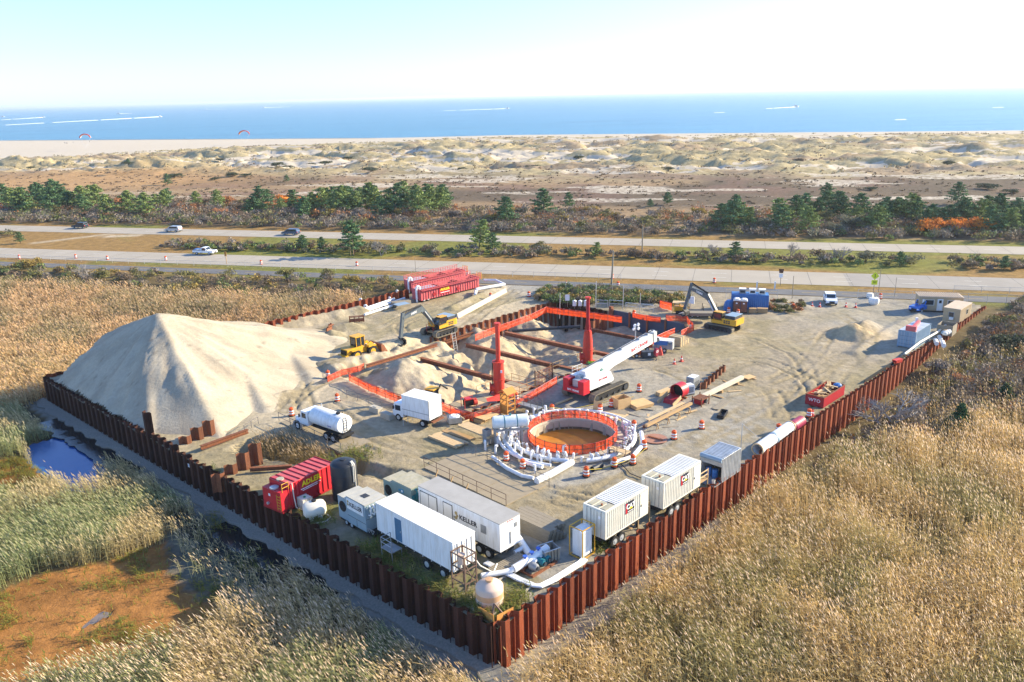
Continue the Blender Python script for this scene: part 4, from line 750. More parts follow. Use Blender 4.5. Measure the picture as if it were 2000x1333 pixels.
def rails(parent, pts, h=1.1, mt='rail_brown', step=2.0, r=.035, name='railing', mid=True):
    """posts and two rails along a polyline, local coordinates"""
    pts = [Vector(p) for p in pts]
    for i in range(len(pts)-1):
        a, b = pts[i], pts[i+1]; n = max(1, round((b-a).length/step))
        for k in range(n+(i == len(pts)-2)):
            p = a.lerp(b, k/n); pt(parent, 'post', mt, C(p, p+Vector((0, 0, h)), r, n=6))
    up = Vector((0, 0, 1)); pt(parent, 'top_rail', mt, TU([p+up*h for p in pts], r, 6))
    if mid: pt(parent, 'mid_rail', mt, TU([p+up*h*.52 for p in pts], r*.8, 6))
def loop_track(parent, L, W, H, y, mt='mud_track', n=52):
    """crawler track: cleated loop round rollers and a side frame"""
    r = H/2; S = L-H; P_ = 2*S+2*PI*r; out = []; inn = []
    def at(s, off):
        s %= P_
        if s < S: return (-S/2+s, r+r+off)
        s -= S
        if s < PI*r: a = PI/2-s/r; return (S/2+(r+off)*cos(a), r+(r+off)*sin(a))
        s -= PI*r
        if s < S: return (S/2-s, -off)
        s -= S; a = -PI/2-s/r; return (-S/2+(r+off)*cos(a), r+(r+off)*sin(a))
    V = []; F = []; m = n*2
    for i in range(m):
        for off in ((.0 if i % 2 else .05), -.1):
            x, z = at(i*P_/m, off); V += [(x, y-W/2, z+.05), (x, y+W/2, z+.05)]
    for i in range(m):
        a, b = 4*i, 4*((i+1) % m); F += [(a, b, b+1, a+1), (a+2, a+3, b+3, b+2), (a, a+2, b+2, b), (a+1, b+1, b+3, a+3)]
    tk = pt(parent, 'track', mt, (V, F)); pt(tk, 'track_frame', 'black', B(-S/2, S/2, y-W*.3, y+W*.3, H*.22, H*.8))
    sd = -1 if y < 0 else 1
    for k in range(6): x = -S/2+S*k/5; pt(tk, 'roller', 'steel_dark', C((x, y-W*.46, (.32 if 0 < k < 5 else .5)*H), (x, y+W*.46, (.32 if 0 < k < 5 else .5)*H), (.16 if 0 < k < 5 else .36)*H, n=12))
    return tk
# ================================================================ front yard
BB = AA+PI/2
# ---- lower white box trailer, long axis local x = towards the near corner
def centre(z, *px): return sum((G(x, y, z) for x, y in px), Vector())/len(px)
loc = G(733, 983, 3.75).lerp(G(885, 1060, 3.75), .5)+EA*1.15; loc.z = 0
t = T('trailer', 'plain white box trailer with blue door and white roof, nearest the dark wall', 'trailer', loc, AA-PI/2); Lh, Wh = 4.95, 1.18
pt(t, 'body', 'white_paint', B(-Lh, Lh, -Wh, Wh, 1.15, 3.72)); pt(t, 'roof', 'roof_white', B(-Lh-.03, Lh+.03, -Wh-.03, Wh+.03, 3.72, 3.8)); pt(t, 'chassis', 'black', B(-Lh+.1, Lh-.1, -.5, .5, .85, 1.15), B(-Lh+.1, Lh, -Wh, -Wh+.08, 1.0, 1.15))
d = pt(t, 'door', mat('door_blue', (.07, .16, .26), .5), B(-2.35, -1.5, -Wh-.04, -Wh, 1.25, 3.3)); pt(d, 'handle', 'galv', B(-1.62, -1.56, -Wh-.09, -Wh-.04, 2.15, 2.3))
for x in (1.6, 3.6): wheel(t, x, -Wh+.12, .48, .48, .26, -1); wheel(t, x, Wh-.12, .48, .48, .26, 1)
for k in range(8): pt(t, 'panel_seam', 'roof_white', B(-Lh+1.1+k*1.1, -Lh+1.13+k*1.1, -Wh-.012, -Wh, 1.16, 3.7))
for k in range(9): pt(t, 'marker_light', 'lamp_clear', B(-4.4+k*1.1, -4.3+k*1.1, -Wh-.02, -Wh, 1.03, 1.1))
pt(t, 'end_door', 'white_paint', B(Lh, Lh+.04, -.95, -.04, 1.25, 3.55)); pt(t, 'end_door', 'white_paint', B(Lh, Lh+.04, .04, .95, 1.25, 3.55))
for y in (-.75, -.25, .25, .75): pt(t, 'locking_bar', 'steel_grey', C((Lh+.07, y, 1.2), (Lh+.07, y, 3.6), .025, n=6))
s = T('steel_steps', 'grey steel step platform under the blue trailer door', 'steps', loc+EA*-2.05+EB*1.9, AA-PI/2)
pt(s, 'platform', 'steel_grey', B(-.75, .75, -.55, .55, .95, 1.02)); 
for x in (-.7, .7):
    for y in (-.5, .5): pt(s, 'leg', 'steel_grey', C((x, y, 0), (x, y, 1.95 if (x < 0 or y < 0) else 1.0), .035, n=6))
pt(s, 'handrail', 'galv', TU([(-.7, .5, 1.95), (-.7, -.5, 1.95), (.7, -.5, 1.95)], .03), TU([(-.7, .5, 1.5), (-.7, -.5, 1.5), (.7, -.5, 1.5)], .025))
# ---- upper white trailer with lettering
loc2 = G(816, 950, 3.75).lerp(G(977, 1023, 3.75), .5)+EA*1.15; loc2.z = 0
t = T('trailer', 'long white trailer with grey roof and KELLER lettering behind the plain one', 'trailer', loc2, AA-PI/2); Lh = 5.15
pt(t, 'body', 'white_paint', B(-Lh, Lh, -Wh, Wh, 1.15, 3.7)); pt(t, 'roof', 'roof_grey', B(-Lh-.03, Lh+.03, -Wh-.03, Wh+.03, 3.7, 3.78)); pt(t, 'chassis', 'black', B(-Lh+.1, Lh-.1, -.5, .5, .8, 1.15))
pt(t, 'skirt', 'black', B(-Lh, Lh, -Wh, -Wh+.05, 1.0, 1.15))
for a_, b_ in ((-4.85, -3.75), (-3.7, -2.65), (-1.75, -.65)):
    d = pt(t, 'door', 'roof_white', B(a_, b_, -Wh-.035, -Wh, 1.3, 3.35)); pt(d, 'door_frame', 'steel_dark', B(a_-.05, a_-.005, -Wh-.045, -Wh, 1.3, 3.4), B(b_+.005, b_+.05, -Wh-.045, -Wh, 1.3, 3.4), B(a_-.05, b_+.05, -Wh-.045, -Wh, 3.36, 3.41))
for k in range(8): pt(t, 'panel_seam', 'roof_white', B(-Lh+1.2+k*1.1, -Lh+1.23+k*1.1, -Wh-.012, -Wh, 1.16, 3.68))
text(t, 'lettering', 'KELLER', .62, 'black_text', face((1.35, -Wh-.02, 2.62), (1, 0, 0), (0, 0, 1)), .012, 1.1)
pt(t, 'emblem', mat('emblem_gold', (.35, .27, .12), .5), C((-.15, -Wh-.03, 2.85), (-.15, -Wh, 2.85), .16, n=10), C((.0, -Wh-.03, 2.62), (.0, -Wh, 2.62), .13, n=10), C((-.15, -Wh-.03, 2.4), (-.15, -Wh, 2.4), .16, n=10))
pt(t, 'vent', 'steel_grey', B(2.9, 3.55, -Wh-.03, -Wh, 2.2, 2.95)); pt(t, 'small_sign', 'steel_grey', B(-.5, -.3, -Wh-.02, -Wh, 2.3, 2.5)); pt(t, 'small_sign', 'steel_grey', B(-.5, -.3, -Wh-.02, -Wh, 2.0, 2.2))
pt(t, 'end_bar', 'steel_grey', B(Lh, Lh+.05, -.05, .05, 1.5, 2.6)); pt(t, 'end_vent', 'steel_grey', B(Lh, Lh+.03, .5, .8, 2.8, 3.2))
for k in (-.25, 0, .25): pt(t, 'marker_light', 'lamp_red', B(Lh, Lh+.03, k-.06, k+.06, 3.56, 3.64))
for x in (2.6, 3.7): wheel(t, x, -Wh+.12, .48, .48, .26, -1); wheel(t, x, Wh-.12, .48, .48, .26, 1)
# ---- chillers
def chiller(label, top, mt, roof, sign):
    loc = centre(3.3, *top); loc.z = 0; t = T('chiller_unit', label, 'chiller', loc, AA-PI/2)
    pt(t, 'cabinet', mt, B(-.75, 2.0, -1.15, 1.15, .55, 3.1)); pt(t, 'roof', roof, B(-.78, 2.03, -1.18, 1.18, 3.1, 3.17), *[B(-.78+k*.7, -.74+k*.7, -1.19, 1.19, 3.165, 3.19) for k in range(5)]); pt(t, 'fan_housing', mt, B(-2.2, -.76, -1.12, 1.12, .6, 2.75)); pt(t, 'housing_roof', roof, B(-2.2, -.78, -1.15, 1.15, 2.75, 2.8))
    f = pt(t, 'fan', 'black', C((-1.5, -1.15, 1.85), (-1.5, -1.11, 1.85), .52, n=20)); pt(f, 'guard', 'steel_dark', *[C((-1.5, -1.17, 1.85), (-1.5+.5*cos(k*PI/4), -1.17, 1.85+.5*sin(k*PI/4)), .018, n=4) for k in range(8)])
    pt(t, 'skid', 'black', B(-2.2, 3.0, -1.0, -.85, .3, .55), B(-2.2, 3.0, .85, 1.0, .3, .55), B(-2.2, 3.0, -1.05, 1.05, .5, .56)); pt(t, 'panel_seam', 'steel_dark', B(-.72, 1.98, -1.165, -1.15, 1.3, 1.33), B(.6, .63, -1.165, -1.15, .6, 1.3), B(2.0, 2.012, -1.1, 1.1, 1.7, 1.73))
    pt(t, 'truss', 'galv', *[BEAM((2.0+k*.25, -1.05, .56 if k % 2 else .95), (2.25+k*.25, -1.05, .95 if k % 2 else .56), .03, .03) for k in range(4)], BEAM((2, -1.05, .95), (3, -1.05, .95), .04, .04))
    for k in range(5): pt(t, 'pipe_elbow', 'pipe_white' if sign else 'teal', TU([(2.02, -.8+k*.38, 2.1), (2.35, -.8+k*.38, 2.15), (2.42, -.8+k*.38, 2.9-.1*(k % 2)), (2.1, -.75+k*.38, 3.0)], .075))
    for x in (-1.2, -.4): wheel(t, x, -.95, .3, .3, .22, -1); wheel(t, x, .95, .3, .3, .22, 1)
    if sign:
        sg = pt(t, 'banner', 'white_paint', B(-.7, 1.75, -1.2, -1.17, 2.0, 3.05)); text(sg, 'lettering', 'KELLER', .58, 'black_text', face((.65, -1.21, 2.5), (1, 0, 0), (0, 0, 1)), .012)
        pt(sg, 'emblem', 'emblem_gold', C((-.5, -1.215, 2.7), (-.5, -1.2, 2.7), .13, n=8), C((-.5, -1.215, 2.42), (-.5, -1.2, 2.42), .13, n=8)); pt(t, 'hatch', 'steel_dark', B(.2, .9, -.35, .25, 3.17, 3.2))
    else:
        lg = pt(t, 'badge', mat('badge_blue', (.03, .22, .36), .4), C((.65, -1.17, 2.45), (.65, -1.15, 2.45), .24, n=16), B(.15, .65, -1.17, -1.15, 2.36, 2.54)); pt(lg, 'badge_ring', 'white_text', C((.65, -1.18, 2.45), (.65, -1.165, 2.45), .13, n=12)); pt(t, 'pipe_rack', 'teal', B(2.0, 2.2, -1.1, 1.1, .6, 2.4))
    return t
chiller('blue grey chiller unit with white KELLER banner and round fan', ((662, 962), (684, 943), (762, 959), (718, 986)), 'blue_grey', 'pale_roof', True); chiller('green grey chiller unit with mossy roof behind the KELLER one', ((745, 927), (785, 909), (845, 935), (805, 954)), 'green_grey', 'beige_roof', False)
# ---- black tank
t = T('water_tank', 'tall black plastic tank with domed top beside the red tank', 'tank', G(676, 972)); 
pt(t, 'shell', 'plastic_black', LA([(1.22, 0), (1.25, .1), (1.25, 3.6), (1.2, 3.72), (.9, 3.9), (.45, 4.0), (.01, 4.02)], 32), smooth=True); pt(t, 'hatch', 'plastic_black', LA([(.3, 4.0), (.3, 4.1), (.01, 4.12)], 16))
pt(t, 'fill_pipe', 'plastic_white', TU([(1.15, -.55, .2), (1.2, -.58, 3.7), (.95, -.45, 4.05), (.75, -.35, 3.9)], .06), TU([(1.05, -.75, 2.0), (1.1, -.8, 3.7), (.85, -.6, 4.08)], .05)); pt(t, 'seam_rings', 'black', *[LA([(1.255, z), (1.27, z+.03), (1.255, z+.06)], 32) for z in (.8, 1.7, 2.6)])
# ---- red tank with lettering
loc = centre(2.75, (515, 936), (605, 890), (648, 908), (557, 954)); loc.z = 0; t = T('frac_tank', 'bright red rectangular tank with yellow ADLER lettering and ribbed roof', 'tank', loc, R(54)); L, W = 3.3, 1.35
pt(t, 'body', 'red_paint', B(-L+.9, L, -W, W, .25, 2.65)); pt(t, 'front_box', 'red_paint', B(-L, -L+.9, -W+.05, W-.05, .25, 2.2)); pt(t, 'roof', 'red_faded', XZ([(-L+.9, 2.65), (L, 2.65), (L, 2.7), (-L+.9, 2.7)], -W-.02, W+.02))
for k in range(9): pt(t, 'roof_rib', 'red_dark', B(-L+1.0+k*.68, -L+1.08+k*.68, -W, W, 2.7, 2.77))
for k in range(9):
    if k in (2, 3, 4): continue
    x = -L+1.1+k*.65; pt(t, 'side_rib', 'red_paint', B(x, x+.12, -W-.09, -W, .3, 2.6))
pt(t, 'bottom_rail', 'red_dark', B(-L, L, -W-.06, W+.06, .1, .28)); pt(t, 'sign_panel', 'red_paint', B(-1.15, 1.6, -W-.06, -W, 1.35, 2.6))
text(t, 'lettering', 'ADLER', .72, 'yellow_text', face((.3, -W-.09, 2.1), (1, 0, 0), (0, 0, 1)), .03, 1.05); pt(t, 'small_print', 'white_text', B(-1.0, 1.4, -W-.075, -W-.06, 1.58, 1.66), B(-.8, 1.2, -W-.075, -W-.06, 1.42, 1.48))
pt(t, 'hatch', 'galv', C((-L+.45, .1, 2.2), (-L+.45, .1, 2.32), .42, n=16)); pt(t, 'hatch', 'beige_roof', C((-L+1.3, .2, 2.7), (-L+1.3, .2, 2.8), .36, n=14))
ld = pt(t, 'ladder', 'yellow_paint', *[B(-L-.03, -L+.02, y, y+.05, .3, 1.9) for y in (-W+.1, -W+.6)], *[B(-L-.03, -L+.02, -W+.1, -W+.65, z, z+.06) for z in (.5, .8, 1.1, 1.4, 1.7)]); pt(t, 'guard_rail', 'yellow_paint', TU([(-L+.2, -W, 2.2), (-L+.2, -W, 3.0), (-L+.95, -W, 3.0), (-L+.95, -W, 2.3)], .04), TU([(-L+.2, -W, 2.6), (-L+.95, -W, 2.6)], .035))
pt(t, 'hose', 'plastic_white', TU([(-L+1.3, -W-.1, 2.75), (-L+1.35, -W-.15, 1.2), (-L+1.3, -W-.4, .3), (-L+1.6, -W-1.2, .08), (-L+1.2, -W-2.2, .06)], .05)); pt(t, 'gauge', 'white_text', B(-L-.02, -L, .2, .45, 1.5, 1.75)); pt(t, 'valve', 'galv', C((-L-.15, .6, .7), (-L, .6, .7), .14))
# ---- white poly tank and tote
loc = G(616, 1010); t = T('poly_tank', 'cream horizontal plastic tank with saddle legs beside the wall', 'tank', loc, R(20))
pt(t, 'shell', 'plastic_white', TR(LA([(.01, -1.05), (.4, -1.04), (.72, -.85), (.8, -.6), (.8, .6), (.72, .85), (.4, 1.04), (.01, 1.05)], 22), Matrix.Translation((0, 0, .85)) @ Matrix.Rotation(PI/2, 4, 'Y')), smooth=True); pt(t, 'saddle', 'plastic_white', B(-.6, -.2, -.7, .7, 0, .4), B(.2, .6, -.7, .7, 0, .4)); pt(t, 'lid', 'black', C((0, 0, 1.6), (0, 0, 1.75), .22))
pt(t, 'outlet_hose', 'plastic_white', TU([(1.0, -.3, .25), (1.3, -.7, .06), (.8, -1.3, .05), (-.3, -1.35, .05)], .05))
t = T('tote_tank', 'white caged tote container behind the cream tank', 'tank', G(597, 992), R(46)); pt(t, 'bottle', 'plastic_white', B(-.5, .5, -.5, .5, .15, 1.1)); pt(t, 'cage', 'galv', *[B(x-.015, x+.015, y-.52, y+.52, .15, 1.15) for x in (-.53, -.25, 0, .25, .53) for y in (0,)][:0], *[C((x, y, .1), (x, y, 1.15), .018, n=4) for x in (-.52, -.17, .17, .52) for y in (-.52, .52)], *[C((x, y, .1), (x, y, 1.15), .018, n=4) for y in (-.17, .17) for x in (-.52, .52)], *[B(-.54, .54, y-.015, y+.015, z, z+.03) for y in (-.52, .52) for z in (.4, .75, 1.12)]); pt(t, 'pallet', 'rusty_beam', B(-.55, .55, -.5, .5, 0, .14)); pt(t, 'cap', mat('cap_green', (.02, .25, .12), .5), C((0, 0, 1.1), (0, 0, 1.18), .12))
# ---- beige cone tank
t = T('process_tank', 'pale pink cylindrical tank with orange band at the near corner', 'tank', G(957, 1180, 0)); pt(t, 'base_slab', 'concrete', RZ(B(-1.45, 1.45, -1.25, 1.25, 0, .12), .8)); pt(t, 'shell', 'tank_beige', LA([(1.02, .12), (1.05, .2), (1.05, .75)], 32), LA([(1.05, 1.2), (1.05, 1.6), (.95, 1.72), (.3, 1.98), (.25, 2.0)], 32), smooth=True); pt(t, 'band', 'tank_band', LA([(1.05, .75), (1.06, .76), (1.06, 1.19), (1.05, 1.2)], 32), smooth=True); pt(t, 'neck', 'tank_band', LA([(.26, 1.96), (.26, 2.12), (.3, 2.12), (.3, 2.2), (.01, 2.22)], 18))
# ---- timber scaffold tower at the trailer end
t = T('pipe_tower', 'rusty square frame tower at the end of the plain white trailer', 'frame', G(908, 1150), AA)
for x in (-.6, .6):
    for y in (-.75, .75): pt(t, 'post', 'rail_brown', B(x-.05, x+.05, y-.05, y+.05, 0, 3.3))
for z in (.9, 2.1, 3.2): pt(t, 'brace', 'rail_brown', *[B(-.6, .6, y-.04, y+.04, z, z+.09) for y in (-.75, .75)], *[B(x-.04, x+.04, -.75, .75, z+.001, z+.088) for x in (-.6, .6)])
pt(t, 'diagonal', 'rail_brown', BEAM((-.6, -.75, .2), (.6, -.75, 1.9), .06, .06), BEAM((.6, -.75, .2), (.6, .75, 1.9), .06, .06)); pt(t, 'drum', 'tank_beige', C((0, .2, 2.2), (0, .2, 3.0), .3)); pt(t, 'hose', 'plastic_white', TU([(.3, -.4, 3.3), (.9, -.9, 2.0), (2.0, -1.2, 1.0), (3.2, -.4, .9)], .06))
# ---- corner braces
t = T('corner_plate', 'two rusty triangular plates bracing the near wall corner', 'bracket', AB(.6, .9, .0), 0); pt(t, 'plate', 'wood_orange', BEAM((-1.1, .9, .2), (.1, -.5, .35), .05, .9)); pt(t, 'plate', 'wood_orange', BEAM((.3, -.4, .3), (1.5, .8, .15), .05, .8)); pt(t, 'strut', 'rail_brown', BEAM((-.1, -.3, .2), (.15, .3, 1.25), .12, .12), BEAM((.15, .3, 1.25), (.9, .1, .3), .1, .1))
# ---- brine pipes on the ground
t = T('pipe_bundle', 'four thin white pipes bending along the near corner of the wall', 'pipes', (0, 0, 0))
for k in range(4):
    o_ = k*.2; pts = [G(945, 1105)+EA*o_*.7, G(1010, 1138)+EA*o_*.7+EB*.0, G(1040, 1150)+EA*o_*.55, G(1058, 1152)+EA*o_*.3+EB*o_*.6, G(1085, 1140)+EB*o_*.8, G(1140, 1105)+EB*o_*.8, G(1146, 1098)+EB*o_*.8]
    pt(t, 'pipe', 'pipe_white', TU([p_+Vector((0, 0, .2)) for p_ in pts], .085, 8))
[pt(t, 'support', 'concrete', RZ(BC(q_.x, q_.y, 0, 1.2, .15, .12), AA, q_)) for q_ in (G(985, 1128), G(1035, 1150), G(1100, 1130))]
t = T('pipe_header', 'fat white insulated pipe with blue valves near the trailer ends', 'pipe', (0, 0, 0)); h1, h2 = G(1003, 1112, .5), G(1067, 1072, .9)
pt(t, 'main_pipe', 'pipe_white', TU([h1, h1.lerp(h2, .3), h2], .33, 14), smooth=True); pt(t, 'end_cap', 'pipe_white', C(h2, h2+(h2-h1).normalized()*.12, .36, n=14)); [pt(t, 'branch', 'pipe_white', q_, smooth=True) for q_ in (TU([G(1035, 1085, .4), G(1020, 1062, .5), G(1012, 1050, .5)], .3, 12), TU([G(1022, 1070, .5), G(1005, 1080, .4)], .2, 10), TU([G(940, 1125, .5), G(985, 1118, .4), h1], .22, 10))]
for k in range(3): q_ = h1.lerp(h2, .35+.2*k); pt(t, 'valve', 'ink_blue', C(q_, q_+Vector((0, 0, .5)), .09), C(q_+Vector((0, 0, .5)), q_+Vector((0, 0, .56)), .2))
pt(t, 'cradle', 'rusty_beam', *[BC(q_.x, q_.y, 0, .5, .5, .55) for q_ in (h1.lerp(h2, .25), h1.lerp(h2, .85))])
t = T('pump_skid', 'teal and grey pumps on a rusty steel skid', 'pumps', G(1052, 1108), AA); pt(t, 'skid', 'rusty_beam', B(-1.5, 1.5, -.75, -.55, 0, .18), B(-1.5, 1.5, .55, .75, 0, .18), B(-1.5, -1.35, -.55, .55, 0, .17), B(1.35, 1.5, -.55, .55, 0, .17))
for k, (x, y, m_) in enumerate(((-.8, -.2, 'steel_grey'), (-.25, .35, 'pipe_white'), (.1, -.15, 'teal'), (.85, .0, 'teal'), (.5, .5, 'pipe_white'))):
    pu = pt(t, 'pump', m_, TR(LA([(.01, -.42), (.25, -.4), (.33, -.25), (.33, .25), (.25, .4), (.01, .42)], 14), Matrix.Translation((x, y, .5)) @ Matrix.Rotation(PI/2, 4, 'X')), smooth=True); pt(pu, 'motor', 'steel_dark', C((x, y-.55, .5), (x, y-.35, .5), .16))
t = T('slatted_crate', 'grey slatted bin beside the white pipe header', 'crate', G(1072, 1092), R(30))
for k in range(5): pt(t, 'slat', 'wood_grey', B(-.7+k*.3, -.5+k*.3, -.6, -.54, 0, 1.1)); pt(t, 'slat', 'wood_grey', B(-.7+k*.3, -.5+k*.3, .54, .6, 0, 1.1))
pt(t, 'side', 'steel_grey', B(-.75, -.7, -.6, .6, .1, 1.1)); pt(t, 'side', 'steel_grey', B(.7, .75, -.6, .6, .1, 1.1)); pt(t, 'floor', 'steel_grey', B(-.7, .7, -.54, .54, .1, .16)); pt(t, 'rim', 'galv', B(-.78, .78, -.64, -.56, 1.1, 1.16), B(-.78, .78, .56, .64, 1.1, 1.16))
t = T('walkway', 'small slatted wooden walkway over the pipes by the trailers', 'walkway', G(992, 1100, .45), R(43))
for k in range(16): pt(t, 'board', 'wood_grey', B(-1.7+k*.215, -1.52+k*.215, -.55, .55, 0, .06))
pt(t, 'bearer', 'wood', B(-1.7, 1.75, -.5, -.4, -.35, 0), B(-1.7, 1.75, .4, .5, -.35, 0))
# ---- stack of timber mats
t = T('timber_stack', 'stack of long weathered timber mats between trailer and containers', 'timber', G(1052, 1040), BB)
for j in range(4):
    for k in range(5): pt(t, 'timber', 'wood_grey', B(-2.4+.12*((j*3+k) % 4), 2.3+.15*((j+k*2) % 3), -1.0+k*.42, -.60+k*.42, .05+j*.34, .37+j*.34))
# ---- white cabinet in a yellow frame
loc = centre(2.6, (1112, 1030), (1138, 1040), (1162, 1026), (1138, 1019)); loc.z = 0; t = T('tool_cabinet', 'white cabinet standing in a yellow tube frame', 'cabinet', loc, AA-PI/2)
pt(t, 'cabinet', 'white_paint', B(-.55, .5, -.62, .62, .15, 2.4)); pt(t, 'roof', 'white_paint', XZ([(-.6, 2.4), (.55, 2.4), (-.02, 2.62)], -.66, .66))
for x in (-.72, .68):
    for y in (-.78, .78): pt(t, 'frame_post', 'yellow_paint', B(x-.035, x+.035, y-.035, y+.035, 0, 2.75))
[pt(t, 'frame_rail', 'yellow_paint', q_) for q_ in [B(-.72, .68, y-.035, y+.035, z, z+.07) for y in (-.78, .78) for z in (.05, 2.7)]+[B(x-.034, x+.034, -.78, .78, z+.001, z+.068) for x in (-.72, .68) for z in (.05, 2.7)]]; pt(t, 'pallet', 'wood_grey', B(-.8, .8, -.9, .9, 0, .05))
# ---- generator containers on trailers
def genset(label, corner, z=3.85):
    c0 = G(*corner, z); t = T('generator_container', label, 'container', Vector((c0.x, c0.y, 0))+EA*3.05+EB*1.2, AA); L, W, zb, zt = 3.05, 1.2, 1.25, 3.85
    pt(t, 'shell', 'cream_paint', B(-L+.06, L-.06, -W+.06, W-.06, zb, zt-.03)); pt(t, 'side_panel', 'cream_paint', MV(corr(2*L-.3, zb+.15, zt-.12, -W+.02, 22, .05, -1), -L+.15)); pt(t, 'side_panel', 'cream_paint', MV(corr(2*L-.3, zb+.15, zt-.12, W-.02, 22, .05, 1), -L+.15))
    pt(t, 'roof_ribs', 'roof_white', *[B(-L+1.55+k*.28, -L+1.69+k*.28, -W+.1, W-.1, zt-.03, zt+.012) for k in range(16)]); pt(t, 'frame', 'cream_paint', *[B(x-.075, x+.075, y-.075, y+.075, zb, zt) for x in (-L+.075, L-.075) for y in (-W+.075, W-.075)], *[B(-L+.15, L-.15, y-.07, y+.07, z_, z_+.14) for y in (-W+.07, W-.07) for z_ in (zb, zt-.14)], *[B(x-.07, x+.07, -W+.15, W-.15, z_, z_+.14) for x in (-L+.07, L-.07) for z_ in (zb, zt-.14)])
    for k in range(3): pt(t, 'roof_grille', 'beige_roof', B(-L+.25, -L+1.35, -W+.2+k*.7, -W+.75+k*.7, zt-.02, zt+.02))
    pt(t, 'exhaust', 'rusty_beam', C((-L+.7, -.25, zt), (-L+.7, -.25, zt+.18), .09)); pt(t, 'roof_vent', 'black', B(-L+1.45, -L+1.52, -.9, -.2, zt+.01, zt+.05))
    for y in (-W+.15, .03):
        d = pt(t, 'end_door', 'cream_paint', B(-L-.03, -L+.02, y, y+1.02, zb+.15, zt-.15)); pt(d, 'locking_bar', 'steel_grey', C((-L-.06, y+.3, zb+.1), (-L-.06, y+.3, zt-.1), .02, n=5), C((-L-.06, y+.72, zb+.1), (-L-.06, y+.72, zt-.1), .02, n=5))
    pt(t, 'placard', 'white_text', B(-L-.05, -L-.03, -.75, -.45, 3.0, 3.25)); d = pt(t, 'side_door', 'cream_paint', B(1.75, 2.75, -W-.07, -W-.02, zb+.2, zt-.2)); pt(d, 'handle', 'black', B(1.85, 1.92, -W-.11, -W-.07, 2.4, 2.6))
    lg = pt(t, 'logo_panel', 'black_text', B(-.35, .85, -W-.06, -W-.03, 2.55, 3.55)); pt(lg, 'logo_red', 'red_paint', YZ([(0, 0)]*0 or [(-W-.065, 2.55), (-W-.06, 2.55), (-W-.06, 3.5), (-W-.065, 3.5)], -.35, -.12)); text(lg, 'lettering', 'CAT', .62, 'white_text', face((.36, -W-.07, 3.12), (1, 0, 0), (0, 0, 1)), .02); pt(lg, 'logo_triangle', 'yellow_text', XZ([(.1, 2.86), (.62, 2.86), (.36, 3.12)], -W-.085, -W-.08)); pt(lg, 'small_print', 'white_text', B(-.05, .75, -W-.07, -W-.06, 2.64, 2.7))
    pt(t, 'chassis', 'black', B(-L, L+.8, -.6, .6, .85, 1.15), B(-L, L, -W, W, 1.15, 1.25))
    for x in (-1.7, -.75): wheel(t, x, -W+.15, .5, .5, .28, -1, 'galv'); wheel(t, x, W-.15, .5, .5, .28, 1, 'galv')
    pt(t, 'landing_leg', 'black', B(2.2, 2.35, -.7, -.55, 0, .9), B(2.2, 2.35, .55, .7, 0, .9)); return t
genset('cream generator container with CAT panel, nearest the near corner', (1183, 1001)); genset('cream generator container with CAT panel, second from the near corner', (1297, 944))
def stair(label, px, py, n=3):
    t = T('wooden_stairs', label, 'stairs', G(px, py), AA); pt(t, 'landing', 'wood', B(-.9, .9, -.6, .6, 1.05, 1.15))
    for x in (-.85, .85):
        for y in (-.55, .55): pt(t, 'post', 'wood', B(x-.05, x+.05, y-.05, y+.05, 0, 2.15 if y < 0 or x < 0 else 1.1))
    pt(t, 'rail', 'wood_pale', B(-.9, .9, -.6, -.54, 2.0, 2.1), B(-.9, .9, -.6, -.54, 1.55, 1.64), B(-.92, -.86, -.5, .55, 2.0, 2.1))
    for k in range(n): pt(t, 'tread', 'wood', B(-1.2-k*.28, -.93-k*.28, -.45, .5, .8-k*.27, .86-k*.27))
    return t
stair('wooden landing and steps at the nearer generator container', 1247, 1022); stair('wooden landing and steps at the farther generator container', 1362, 957)
# ---- small grey container with roller door
loc = centre(2.65, (1370, 882), (1415, 899), (1447, 874), (1402, 862)); loc.z = 0; t = T('storage_container', 'short open grey container with roller door and blue drums inside', 'container', loc, AA); L, W = 1.85, 1.22
pt(t, 'floor', 'steel_grey', B(-L-1.2, L, -W, W, .06, .16)); pt(t, 'roof', 'galv', B(-L, L, -W, W, 2.5, 2.58), *[B(-L+.1+k*.3, -L+.22+k*.3, -W+.05, W-.05, 2.58, 2.62) for k in range(12)]); pt(t, 'side_wall', 'galv', MV(corr(2*L, .16, 2.5, -W+.02, 13, .05, -1), -L)); pt(t, 'side_wall', 'galv', MV(corr(2*L, .16, 2.5, W-.02, 13, .05, 1), -L)); pt(t, 'back_wall', 'galv', B(L-.05, L, -W+.03, W-.03, .16, 2.5)); dr_ = pt(t, 'roller_door', 'galv', *[B(-L+.02, -L+.06, -W+.05, W-.05, 1.75+k*.13, 1.86+k*.13) for k in range(4)]); pt(dr_, 'roller', 'blue_pale', C((-L+.05, -W+.03, 2.42), (-L+.05, W-.03, 2.42), .24))
for k, (x, y) in enumerate(((-1.2, .55), (-1.3, -.2))): one('plastic_drum', ('blue plastic drum at the back of the open grey container', 'blue plastic drum at the front of the open grey container')[k], 'drum', 'blue_paint', loc+EA*x+EB*y+Vector((0, 0, .165)), 0, LA([(.27, 0), (.3, .05), (.3, .25), (.31, .28), (.3, .31), (.3, .58), (.31, .61), (.3, .64), (.3, .84), (.26, .9), (.01, .9)], 18), smooth=True, group='blue drums in the grey container')
one('bucket', 'white plastic bucket on the floor of the grey container', 'bucket', 'plastic_white', loc+EA*-2.6+EB*-.8+Vector((0, 0, .165)), 0, LA([(.01, 0), (.14, 0), (.17, .38), (.185, .38), (.185, .42), (.15, .42), (.13, .04)], 16))
